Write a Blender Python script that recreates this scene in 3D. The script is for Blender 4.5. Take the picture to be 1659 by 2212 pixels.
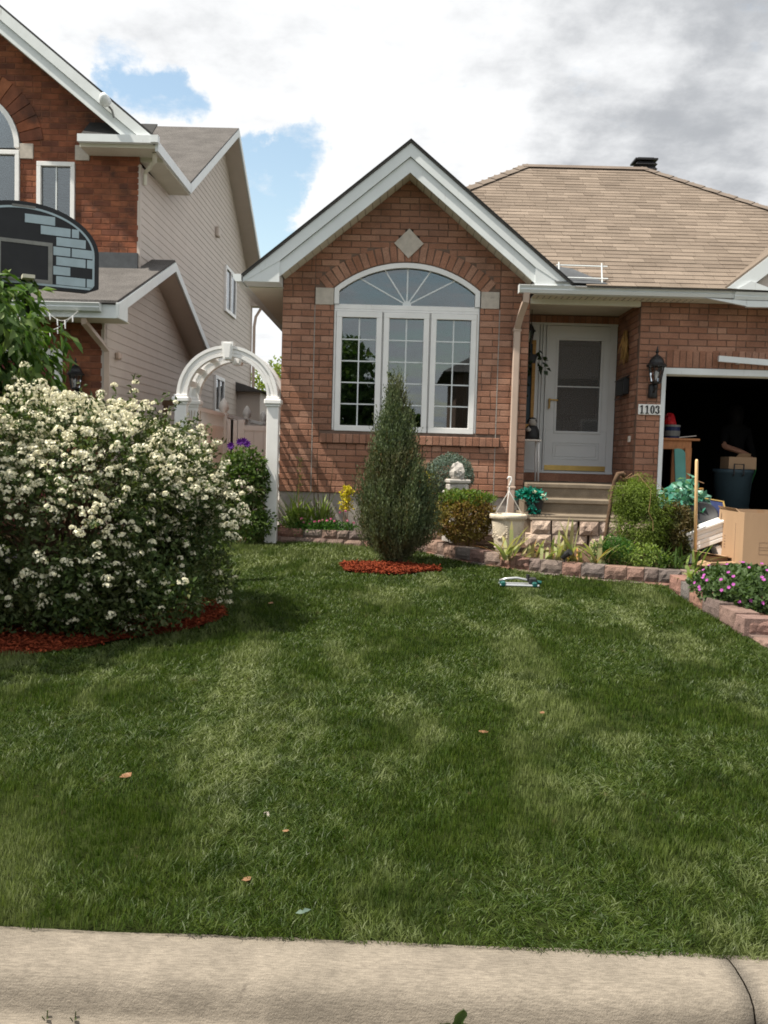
import bpy, math, random
import numpy as np
from mathutils import Vector, Matrix, Quaternion
random.seed(7); rng = np.random.default_rng(11)
for o in list(bpy.data.objects): bpy.data.objects.remove(o)
S = bpy.context.scene; COL = S.collection
PI = math.pi

# ------------------------------------------------------------------ camera
EYE = Vector((0, 0, 1.5)); PITCH = math.radians(3.55); ROLL = .028; YAW = .0107
cam = bpy.data.cameras.new('camera'); camo = bpy.data.objects.new('camera', cam); COL.objects.link(camo)
cam.sensor_fit = 'HORIZONTAL'; cam.sensor_width = 36; cam.lens = 36*2007/1659
cam.clip_start = .05; cam.clip_end = 900
F = Vector((0, math.cos(PITCH), -math.sin(PITCH))); U = Vector((0, math.sin(PITCH), math.cos(PITCH))); R_ = Vector((1, 0, 0))
cr, sr = math.cos(ROLL), math.sin(ROLL)
rx = cr*R_ + sr*U; ry = cr*U - sr*R_
m3 = Matrix((rx, ry, -F)).transposed()
camo.matrix_world = Matrix.Translation(EYE) @ (Matrix.Rotation(YAW, 3, 'Z') @ m3).to_4x4()
S.camera = camo

# ------------------------------------------------------------------ light
SUN = Vector((1, .30, -1.78)).normalized()                # direction the sunlight travels
sl = bpy.data.lights.new('sun', 'SUN'); sl.energy = 5.0; sl.angle = math.radians(.6); sl.color = (1, .93, .82)
so = bpy.data.objects.new('sun', sl); COL.objects.link(so); so.location = (-20, -5, 40)
so.rotation_euler = SUN.to_track_quat('-Z', 'Y').to_euler()

W = bpy.data.worlds.new('World'); S.world = W; W.use_nodes = True
nt = W.node_tree; nt.nodes.clear()
def NN(t, **k):
    n = nt.nodes.new(t)
    for a, b in k.items(): setattr(n, a, b)
    return n
def LK(a, b): nt.links.new(a, b)
def MATH(op, a, b=None, clamp=False):
    n = NN('ShaderNodeMath', operation=op, use_clamp=clamp)
    for i, x in enumerate((a, b)):
        if x is None: continue
        if isinstance(x, (int, float)): n.inputs[i].default_value = x
        else: LK(x, n.inputs[i])
    return n.outputs[0]
def SMOOTH(x, a, b, lo=0., hi=1.):
    n = NN('ShaderNodeMapRange', interpolation_type='SMOOTHSTEP')
    LK(x, n.inputs[0])
    for i, q in enumerate((a, b, lo, hi)): n.inputs[1+i].default_value = q
    return n.outputs[0]
tc = NN('ShaderNodeTexCoord'); DIR = tc.outputs['Generated']
sky = NN('ShaderNodeTexSky', sky_type='NISHITA'); sky.sun_disc = False
sky.sun_elevation = math.radians(60); sky.sun_rotation = math.atan2(-1, -.30) % (2*PI)
sky.air_density = 1.3; sky.dust_density = .8; sky.ozone_density = 1.2
sep = NN('ShaderNodeSeparateXYZ'); LK(DIR, sep.inputs[0])
zz = MATH('ADD', MATH('MAXIMUM', sep.outputs[2], 0.0), .22)
cmb = NN('ShaderNodeCombineXYZ')
LK(MATH('DIVIDE', sep.outputs[0], zz), cmb.inputs[0]); LK(MATH('DIVIDE', sep.outputs[1], zz), cmb.inputs[1])
def NOISE(scale, detail, rough, off=(0, 0, 0)):
    mp = NN('ShaderNodeMapping'); mp.inputs['Location'].default_value = off; LK(cmb.outputs[0], mp.inputs[0])
    n = NN('ShaderNodeTexNoise'); n.inputs['Scale'].default_value = scale
    n.inputs['Detail'].default_value = detail; n.inputs['Roughness'].default_value = rough
    LK(mp.outputs[0], n.inputs[0]); return n.outputs[0]
def BLOB(d, r):
    n = NN('ShaderNodeVectorMath', operation='DOT_PRODUCT'); LK(DIR, n.inputs[0]); n.inputs[1].default_value = Vector(d).normalized()
    return SMOOTH(n.outputs['Value'], math.cos(r), 1.0)
# warp the lookup so that cloud edges are ragged
wn = NN('ShaderNodeTexNoise'); wn.inputs['Scale'].default_value = 7.; wn.inputs['Detail'].default_value = 8; wn.inputs['Roughness'].default_value = .62; LK(DIR, wn.inputs[0])
w1 = NN('ShaderNodeVectorMath', operation='SUBTRACT'); LK(wn.outputs['Color'], w1.inputs[0]); w1.inputs[1].default_value = (.5, .5, .5)
w2 = NN('ShaderNodeVectorMath', operation='SCALE'); LK(w1.outputs[0], w2.inputs[0]); w2.inputs['Scale'].default_value = .21
w3 = NN('ShaderNodeVectorMath', operation='ADD'); LK(DIR, w3.inputs[0]); LK(w2.outputs[0], w3.inputs[1])
w4 = NN('ShaderNodeVectorMath', operation='NORMALIZE'); LK(w3.outputs[0], w4.inputs[0]); WD = w4.outputs[0]
def BLOB(d, r):
    n = NN('ShaderNodeVectorMath', operation='DOT_PRODUCT'); LK(WD, n.inputs[0]); n.inputs[1].default_value = Vector(d).normalized()
    return SMOOTH(n.outputs['Value'], math.cos(r), 1.0)
# openings of clear blue between the clouds
cov = MATH('ADD', MATH('ADD', MATH('MULTIPLY', NOISE(1.1, 3, .5, (3.1, .4, 0)), .25), MATH('MULTIPLY', NOISE(4.2, 10, .64, (.7, 5.2, 0)), .70)), MATH('MULTIPLY', NOISE(11, 9, .62, (4.7, 2.2, 0)), .30))
hole = None
for d, r, w in (((-.255, .895, .363), .045, .16), ((-.240, .914, .326), .055, .24), ((-.115, .946, .300), .045, .22), ((-.148, .958, .25), .068, .29),
                ((-.160, .968, .205), .068, .32), ((-.6, .7, .45), .25, .3), ((.75, .55, .35), .25, .3), ((.1, -.95, .22), .5, .17), ((-.5, -.7, .5), .3, .3)):
    b = MATH('MULTIPLY', BLOB(d, r), w); hole = b if hole is None else MATH('ADD', hole, b)
mask = SMOOTH(MATH('SUBTRACT', cov, hole), .34, .56)
# grey undersides
g = MATH('ADD', MATH('MULTIPLY', NOISE(1.7, 5, .55, (2.6, 7.1, 0)), .40), MATH('MULTIPLY', MATH('SUBTRACT', NOISE(5.2, 11, .60, (6.4, 3.2, 0)), .18), .92))
for d, r, w in (((.15, .919, .37), .26, .13), ((.34, .90, .31), .26, .20), ((-.2, .891, .41), .14, .05)):
    g = MATH('ADD', g, MATH('MULTIPLY', BLOB(d, r), w))
for d, r, w in (((.205, .902, .385), .07, .12), ((.0, .93, .35), .16, .12), ((.12, .94, .30), .08, .08)):
    g = MATH('SUBTRACT', g, MATH('MULTIPLY', BLOB(d, r), w))
grey = SMOOTH(g, .45, .98)
cc = NN('ShaderNodeMix', data_type='RGBA'); LK(grey, cc.inputs[0])
cc.inputs[6].default_value = (10.6, 10.7, 10.8, 1); cc.inputs[7].default_value = (4.9, 5.1, 5.4, 1)
mx = NN('ShaderNodeMix', data_type='RGBA'); LK(mask, mx.inputs[0])
sat = NN('ShaderNodeMix', data_type='RGBA', blend_type='MULTIPLY'); sat.inputs[0].default_value = 1
LK(sky.outputs[0], sat.inputs[6]); sat.inputs[7].default_value = (2.3, 2.15, 1.9, 1)
LK(sat.outputs[2], mx.inputs[6]); LK(cc.outputs[2], mx.inputs[7])
bg = NN('ShaderNodeBackground'); bg.inputs[1].default_value = .058; LK(mx.outputs[2], bg.inputs[0])
wo = NN('ShaderNodeOutputWorld'); LK(bg.outputs[0], wo.inputs[0])
S.view_settings.view_transform = 'Standard'; S.view_settings.look = 'None'
S.view_settings.exposure = .76; S.view_settings.gamma = 1; S.view_settings.use_curve_mapping = False
S.render.engine = 'CYCLES'; S.cycles.use_denoising = True; S.cycles.denoising_prefilter = 'NONE'; S.cycles.denoising_input_passes = 'RGB_ALBEDO_NORMAL'; S.cycles.filter_width = 1.8; S.cycles.max_bounces = 6
S.cycles.transparent_max_bounces = 12; S.cycles.caustics_reflective = False; S.cycles.caustics_refractive = False

# ------------------------------------------------------------------ materials
def mat_base(name):
    m = bpy.data.materials.new(name); m.use_nodes = True; t = m.node_tree; t.nodes.clear()
    out = t.nodes.new('ShaderNodeOutputMaterial'); return m, t, out
def c4(c): return (c[0], c[1], c[2], 1)
def ramp(t, fac, cols, mode='LINEAR'):
    r = t.nodes.new('ShaderNodeValToRGB'); r.color_ramp.interpolation = mode; e = r.color_ramp.elements
    n = len(cols)
    while len(e) < n: e.new(.5)
    for i, c in enumerate(cols):
        e[i].position = i/(n-1) if n > 1 else 0; e[i].color = c4(c)
    t.links.new(fac, r.inputs[0]); return r.outputs[0]
def rnd_node(t):
    oi = t.nodes.new('ShaderNodeObjectInfo'); ge = t.nodes.new('ShaderNodeNewGeometry')
    a = t.nodes.new('ShaderNodeMath'); a.operation = 'ADD'; t.links.new(oi.outputs['Random'], a.inputs[0]); t.links.new(ge.outputs['Random Per Island'], a.inputs[1])
    b = t.nodes.new('ShaderNodeMath'); b.operation = 'FRACT'; t.links.new(a.outputs[0], b.inputs[0]); return b.outputs[0]
def noise(t, scale, detail=5, rough=.6, stretch=None, pos=None):
    ge = t.nodes.new('ShaderNodeNewGeometry'); src = ge.outputs['Position']
    if stretch:
        mp = t.nodes.new('ShaderNodeMapping'); mp.inputs['Scale'].default_value = stretch; t.links.new(src, mp.inputs[0]); src = mp.outputs[0]
    n = t.nodes.new('ShaderNodeTexNoise'); n.inputs['Scale'].default_value = scale; n.inputs['Detail'].default_value = detail
    n.inputs['Roughness'].default_value = rough; t.links.new(src, n.inputs[0]); return n.outputs[0]
def contrast(t, x, a, b):
    n = t.nodes.new('ShaderNodeMapRange'); n.interpolation_type = 'SMOOTHSTEP'; t.links.new(x, n.inputs[0])
    n.inputs[1].default_value = a; n.inputs[2].default_value = b; return n.outputs[0]
def mixc(t, f, a, b, mode='MIX'):
    n = t.nodes.new('ShaderNodeMix'); n.data_type = 'RGBA'; n.blend_type = mode
    for i, x in ((0, f), (6, a), (7, b)):
        if isinstance(x, (int, float)): n.inputs[i].default_value = x
        elif isinstance(x, tuple): n.inputs[i].default_value = c4(x)
        else: t.links.new(x, n.inputs[i])
    return n.outputs[2]
def M(name, pal, rough=.8, ns=6, nv=.25, bump=0, bs=60, spec=.3, metal=0, stain=None, stretch=None, fine=None):
    """pal: colours picked per piece; nv: cloudy value change; stain: (colour, scale, lo, hi) patches with a shape of their own"""
    m, t, out = mat_base(name)
    p = t.nodes.new('ShaderNodeBsdfPrincipled'); t.links.new(p.outputs[0], out.inputs[0])
    col = ramp(t, rnd_node(t), pal) if len(pal) > 1 else None
    if col is None:
        rgb = t.nodes.new('ShaderNodeRGB'); rgb.outputs[0].default_value = c4(pal[0]); col = rgb.outputs[0]
    if nv:
        f = noise(t, ns, 6, .65, stretch); lo, hi = 1-nv, 1+nv
        col = mixc(t, 1.0, col, ramp(t, contrast(t, f, .25, .75), [(lo,)*3, (hi,)*3]), 'MULTIPLY')
    if fine:
        f = noise(t, fine[0], 3, .7, fine[2] if len(fine) > 2 else None); lo, hi = 1-fine[1], 1+fine[1]
        col = mixc(t, 1.0, col, ramp(t, contrast(t, f, .3, .7), [(lo,)*3, (hi,)*3]), 'MULTIPLY')
    if stain:
        f = contrast(t, noise(t, stain[1], 6, .65, stain[4] if len(stain) > 4 else None), stain[2], stain[3])
        col = mixc(t, f, col, stain[0])
    t.links.new(col, p.inputs['Base Color']); p.inputs['Roughness'].default_value = rough
    p.inputs['Specular IOR Level'].default_value = spec; p.inputs['Metallic'].default_value = metal
    if bump:
        b = t.nodes.new('ShaderNodeBump'); b.inputs['Strength'].default_value = bump; b.inputs['Distance'].default_value = .01
        t.links.new(noise(t, bs, 6, .7, stretch), b.inputs['Height']); t.links.new(b.outputs[0], p.inputs['Normal'])
    return m
def LEAF(name, pal, trans=.3, patch=None, spec=.25, rough=.55, ns=3, tt=(1.1, 1.25, .55)):
    m, t, out = mat_base(name)
    col = ramp(t, rnd_node(t), pal)
    if patch:
        f = contrast(t, noise(t, ns, 4, .6), .42, .62); col = mixc(t, f, col, patch)
    p = t.nodes.new('ShaderNodeBsdfPrincipled'); p.inputs['Roughness'].default_value = rough; p.inputs['Specular IOR Level'].default_value = spec
    t.links.new(col, p.inputs['Base Color'])
    tr = t.nodes.new('ShaderNodeBsdfTranslucent'); t.links.new(mixc(t, 1., col, tt, 'MULTIPLY'), tr.inputs[0])
    ms = t.nodes.new('ShaderNodeMixShader'); ms.inputs[0].default_value = trans
    t.links.new(p.outputs[0], ms.inputs[1]); t.links.new(tr.outputs[0], ms.inputs[2]); t.links.new(ms.outputs[0], out.inputs[0])
    return m
def GLASS(name, tint=(.75, .8, .8), ior=1.8):
    m, t, out = mat_base(name)
    fr = t.nodes.new('ShaderNodeFresnel'); fr.inputs[0].default_value = ior
    tr = t.nodes.new('ShaderNodeBsdfTransparent'); tr.inputs[0].default_value = c4(tint)
    gl = t.nodes.new('ShaderNodeBsdfGlossy'); gl.inputs['Roughness'].default_value = .01
    gl.inputs[0].default_value = (.93, .97, 1, 1)
    ms = t.nodes.new('ShaderNodeMixShader'); t.links.new(fr.outputs[0], ms.inputs[0]); t.links.new(tr.outputs[0], ms.inputs[1]); t.links.new(gl.outputs[0], ms.inputs[2])
    t.links.new(ms.outputs[0], out.inputs[0]); return m

def SCREEN():
    m, t, out = mat_base('door_screen')
    tr = t.nodes.new('ShaderNodeBsdfTransparent'); tr.inputs[0].default_value = (.8, .8, .8, 1)
    df = t.nodes.new('ShaderNodeBsdfDiffuse'); df.inputs[0].default_value = (.16, .155, .15, 1)
    gl = t.nodes.new('ShaderNodeBsdfGlossy'); gl.inputs['Roughness'].default_value = .02
    a = t.nodes.new('ShaderNodeMixShader'); a.inputs[0].default_value = .55; t.links.new(tr.outputs[0], a.inputs[1]); t.links.new(df.outputs[0], a.inputs[2])
    b = t.nodes.new('ShaderNodeMixShader'); b.inputs[0].default_value = .04; t.links.new(a.outputs[0], b.inputs[1]); t.links.new(gl.outputs[0], b.inputs[2]); t.links.new(b.outputs[0], out.inputs[0]); return m
MT = {}
MT['brick'] = M('brick', [(.255, .124, .08), (.34, .175, .116), (.295, .147, .096), (.385, .217, .15), (.275, .144, .098), (.315, .152, .095)], .9, 2.4, .24, .5, 90, .15, fine=(110, .24), stain=((.20, .13, .10), 9, .66, .8))
MT['mortar'] = M('mortar', [(.175, .118, .09)], .95, 10, .2, .3, 120, .1)
MT['brick2'] = M('brick_orange', [(.18, .066, .038), (.25, .090, .048), (.135, .055, .037), (.28, .108, .056), (.205, .076, .043)], .9, 5, .3, .4, 90, .15, stain=((.075, .042, .033), 2.2, .50, .72))
MT['mortar2'] = M('mortar_brown', [(.22, .10, .06)], .95, 8, .2)
MT['stone'] = M('cut_limestone', [(.47, .42, .36), (.50, .45, .39)], .85, 12, .14, .3, 40, .2, stain=((.36, .32, .28), 16, .6, .7))
MT['white'] = M('white_aluminium', [(.67, .70, .70)], .42, 3, .05, .02, 30, .4, stain=((.44, .44, .42), 5, .60, .80, (4, 4, .6)))
MT['fence'] = M('sunlit_fence_vinyl', [(.88, .86, .82)], .4, 4, .04)  # whiter than the arbor vinyl: missing sunlight put into the colour
MT['cream'] = M('cream_vinyl', [(.72, .66, .60)], .4, 4, .04, 0, 30, .4)
MT['vinyl'] = M('white_vinyl', [(.80, .79, .77)], .35, 4, .05, 0, 30, .4, stain=((.60, .57, .52), 4, .60, .82, (4, 4, .5)))
MT['soffit'] = M('soffit', [(.60, .57, .47)], .6, 3, .06)
MT['beigepipe'] = M('beige_pipe', [(.47, .36, .29)], .4, 3, .08, 0, 30, .4)
MT['siding'] = M('siding', [(.51, .445, .392), (.53, .46, .405), (.52, .45, .397)], .55, 2.5, .05, .05, 80, .25)
MT['shingle'] = M('shingle', [(.160, .128, .101), (.188, .151, .120), (.22, .178, .142), (.170, .136, .108), (.182, .147, .117), (.152, .121, .096)], .95, 2.5, .12, .5, 260, .1, fine=(330, .25))
MT['shinglecap'] = M('shingle_cap', [(.145, .117, .097), (.17, .14, .115)], .95, 4, .15, .4, 200, .1)
MT['shingle2'] = M('shingle_grey', [(.082, .077, .073), (.105, .098, .093), (.094, .088, .083)], .95, 2.5, .2, .5, 120, .1, fine=(70, .35))
MT['tar'] = M('dark_edge', [(.03, .03, .03)], .9)
MT['flash'] = M('dark_flashing', [(.07, .075, .08)], .5)
MT['conc'] = M('concrete', [(.212, .184, .148)], .92, 4, .2, .55, 170, .15, stain=((.10, .085, .07), 8, .60, .78), fine=(90, .22, (.35, 2.2, 2.2)))
MT['stepc'] = M('step_concrete', [(.18, .146, .108)], .92, 4, .2, .35, 120, .15, stain=((.25, .20, .15), 3.5, .55, .8), fine=(180, .12))
MT['parge'] = M('parging', [(.34, .31, .28)], .95, 5, .2, .6, 50, .1)
MT['block'] = M('paver_block', [(.27, .145, .112), (.20, .15, .125), (.30, .165, .122), (.12, .11, .104), (.25, .14, .112), (.145, .132, .124), (.27, .18, .14), (.17, .145, .13)], .95, 16, .25, 1.0, 70, .1, fine=(150, .22))
MT['rough'] = M('split_stone', [(.42, .31, .25), (.50, .40, .32), (.36, .28, .24)], .95, 14, .25, 1.0, 60, .1, fine=(120, .2))
MT['soil'] = M('soil', [(.085, .055, .038)], 1, 20, .5, 1, 80, .05, stain=((.20, .13, .085), 30, .58, .7))
MT['mulch'] = M('red_mulch', [(.165, .032, .014), (.24, .052, .021), (.12, .025, .012), (.20, .040, .017)], .95, 8, .2, 0, 30, .1)
MT['mulchbed'] = M('mulch_floor', [(.14, .03, .015)], 1, 30, .4, 1, 90, .05)
MT['turf'] = M('turf_floor', [(.020, .028, .007)], 1, 14, .5, .8, 60, .05, stain=((.05, .045, .02), 16, .6, .75))
MT['earth'] = M('earth', [(.07, .085, .035)], 1, .6, .3, .3, 20, .05)
MT['asphalt'] = M('asphalt', [(.06, .058, .056)], .95, 3, .2, .6, 300, .15)
MT['drive'] = M('driveway', [(.17, .155, .14)], .95, 2, .25, .5, 200, .15)
MT['black'] = M('black_metal', [(.014, .014, .015)], .45, 5, .1, 0, 30, .4)
MT['blackm'] = M('black_plastic', [(.026, .026, .028)], .6, 5, .15)
MT['door'] = M('door_paint', [(.66, .665, .66)], .45, 3, .03, 0, 30, .35)
MT['brass'] = M('brass', [(.62, .42, .14)], .35, 8, .15, 0, 30, .5, metal=.7)
MT['oak'] = M('golden_oak', [(.46, .25, .075)], .6, 12, .2, .2, 40, .3, stretch=(1, 1, 5))
MT['pine'] = M('pine_wood', [(.42, .18, .075)], .6, 10, .2, .2, 40, .3, stretch=(6, 6, 1))
MT['pole'] = M('pale_wood', [(.66, .44, .22)], .55, 8, .1, .1, 40, .3, stretch=(6, 6, 1))
MT['darkwood'] = M('dark_bark', [(.11, .07, .045)], .95, 12, .35, .9, 50, .1)
MT['twig'] = M('twig', [(.25, .15, .085), (.34, .22, .11)], .95, 8, .2)
MT['card'] = M('cardboard', [(.37, .245, .15)], .9, 3, .08, .1, 60, .12, stretch=(1, 1, .3))
MT['card2'] = M('cardboard_inside', [(.36, .24, .15)], .9, 3, .1)
MT['tape'] = M('packing_tape', [(.36, .22, .12)], .5, 3, .05)
MT['ink'] = M('box_print', [(.20, .13, .09)], .9)
MT['teal'] = M('teal_paint', [(.10, .30, .26)], .55, 4, .1)
MT['binblue'] = M('bin_plastic', [(.035, .06, .075)], .5, 4, .15)
MT['darkroom'] = M('garage_shaded_wall', [(.018, .017, .016)], .95, 2, .3)  # near black: the gloom inside the garage is put into this colour
MT['innerdoor'] = M('inner_door', [(.30, .28, .26)], .6, 4, .1)
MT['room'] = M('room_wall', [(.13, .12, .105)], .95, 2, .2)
MT['curtain'] = M('curtain', [(.42, .41, .37)], .9, 4, .1)
MT['maroon'] = M('maroon_door', [(.16, .03, .032)], .6, 4, .12)
MT['plaque'] = M('plaque_white', [(.78, .77, .74)], .4, 5, .05)
MT['glass'] = GLASS('window_glass', (.62, .68, .70), 2.05)
MT['glass2'] = SCREEN()
MT['lampglass'] = GLASS('lamp_glass', (.9, .9, .9), 1.5)
MT['bulb'] = M('bulb_glass', [(.8, .8, .8)], .2)
MT['skin'] = M('skin', [(.50, .25, .165)], .55, 12, .1)
MT['shirt'] = M('dark_shirt', [(.004, .004, .005)], .9, 6, .2)
MT['hair'] = M('dark_hair', [(.004, .003, .003)], .8)
MT['hose'] = M('green_hose', [(.03, .15, .05)], .45)
MT['red'] = M('red_plastic', [(.45, .015, .02)], .45)
MT['navy'] = M('navy_plastic', [(.02, .03, .09)], .45)
MT['greylab'] = M('grey_tin', [(.20, .20, .19)], .5)
MT['potc'] = M('pot_stone', [(.56, .49, .385)], .85, 10, .2, .6, 60, .2, stain=((.33, .28, .21), 14, .58, .72))
MT['statue'] = M('statue_stone', [(.40, .375, .345)], .9, 12, .2, .6, 50, .2, stain=((.38, .36, .34), 15, .58, .72))
MT['board'] = M('backboard_print', [(.36, .45, .50)], .5, 8, .08)
MT['boardblk'] = M('backboard_black', [(.016, .017, .020)], .5, 6, .2)
MT['sprayg'] = M('sprinkler_green', [(.01, .075, .065)], .4)
MT['silver'] = M('bare_metal', [(.62, .63, .64)], .3, 5, .1, 0, 30, .5, metal=.75)
MT['straw'] = M('straw', [(.40, .23, .075), (.52, .32, .12)], .9, 10, .2)
# foliage
MT['lf_bush'] = LEAF('spirea_leaf', [(.042, .070, .018), (.060, .098, .025), (.085, .125, .036), (.036, .062, .024), (.12, .125, .038)], .28, (.05, .062, .02))
MT['fl_white'] = LEAF('white_petal', [(.78, .75, .56), (.82, .79, .64), (.68, .65, .46), (.80, .77, .60)], .25, None, .1, tt=(1, 1, .95))
MT['lf_jun'] = LEAF('juniper_needle', [(.080, .112, .056), (.10, .135, .066), (.14, .172, .076), (.062, .092, .052), (.125, .145, .062)], .18, (.10, .105, .05), ns=2.4)
MT['lf_jund'] = LEAF('brown_needle', [(.15, .085, .035), (.20, .12, .05), (.12, .075, .035)], .15)
MT['lf_tree'] = LEAF('tree_leaf', [(.055, .115, .022), (.075, .145, .028), (.042, .085, .018), (.13, .20, .05), (.19, .25, .10)], .35)
MT['lf_clem'] = LEAF('vine_leaf', [(.05, .09, .02), (.07, .12, .025), (.09, .13, .03)], .35)
MT['fl_purple'] = LEAF('purple_petal', [(.10, .012, .22), (.15, .02, .30), (.08, .01, .17)], .3, tt=(1, .8, 1))
MT['lf_yellow'] = LEAF('yellow_leaf', [(.52, .42, .02), (.62, .50, .03), (.40, .36, .03)], .35)
MT['lf_lime'] = LEAF('lime_leaf', [(.10, .16, .03), (.14, .20, .045), (.08, .13, .025)], .4)
MT['lf_grassy'] = LEAF('grassy_leaf', [(.20, .28, .07), (.27, .34, .09), (.15, .23, .06)], .45)
MT['fl_pink'] = LEAF('pink_petal', [(.62, .17, .30), (.70, .25, .33), (.55, .12, .30)], .35, tt=(1, .8, .9))
MT['lf_ball'] = LEAF('spruce_needle', [(.10, .145, .115), (.13, .18, .14), (.085, .125, .10)], .12)
MT['lf_barb'] = LEAF('golden_shrub_leaf', [(.17, .125, .03), (.22, .155, .036), (.13, .105, .03), (.26, .17, .04), (.22, .105, .034), (.12, .075, .028)], .35, (.22, .18, .045), ns=4)
MT['lf_iris'] = LEAF('iris_leaf', [(.25, .29, .11), (.33, .35, .17), (.18, .23, .085)], .35, (.36, .31, .15), ns=9)
MT['lf_irisd'] = LEAF('dry_iris_leaf', [(.45, .29, .11), (.50, .22, .07), (.52, .40, .18)], .3)
MT['lf_pars'] = LEAF('fern_leaf', [(.05, .13, .022), (.07, .165, .03), (.04, .10, .02)], .35)
MT['lf_weep'] = LEAF('feathery_leaf', [(.13, .19, .026), (.175, .235, .036), (.10, .15, .024)], .35)
MT['lf_yew'] = LEAF('cedar_leaf', [(.045, .06, .015), (.065, .075, .018), (.085, .085, .022), (.035, .045, .013)], .2, (.09, .065, .02), ns=6)
MT['lf_teal'] = LEAF('teal_silk_leaf', [(.035, .17, .12), (.06, .24, .18), (.10, .28, .20), (.25, .42, .33), (.03, .12, .085)], .2, None, .4, .35)
MT['lf_tinsel'] = LEAF('teal_tinsel', [(.01, .19, .14), (.02, .26, .19), (.008, .12, .09)], .1, None, .5, .3)
MT['lf_hosta'] = LEAF('hosta_leaf', [(.13, .19, .04), (.17, .23, .06), (.10, .16, .03), (.26, .28, .10)], .35)
MT['lf_lily'] = LEAF('strappy_leaf', [(.04, .075, .018), (.06, .105, .024), (.05, .09, .02)], .3)
MT['lf_ger'] = LEAF('geranium_leaf', [(.055, .095, .032), (.075, .12, .04), (.042, .075, .026), (.09, .14, .05)], .28)
MT['fl_mag'] = LEAF('magenta_petal', [(.40, .075, .36), (.48, .11, .42), (.34, .055, .31)], .3, tt=(1, .8, 1))
MT['lf_ivy'] = LEAF('ivy_leaf', [(.018, .035, .012), (.028, .05, .016)], .2)
MT['lf_bg'] = LEAF('far_tree_leaf', [(.16, .20, .035), (.20, .24, .045), (.12, .16, .03)], .4)
MT['lf_dead'] = LEAF('dead_leaf', [(.22, .11, .055), (.26, .15, .08)], .2)
MT['grass'] = None
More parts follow.
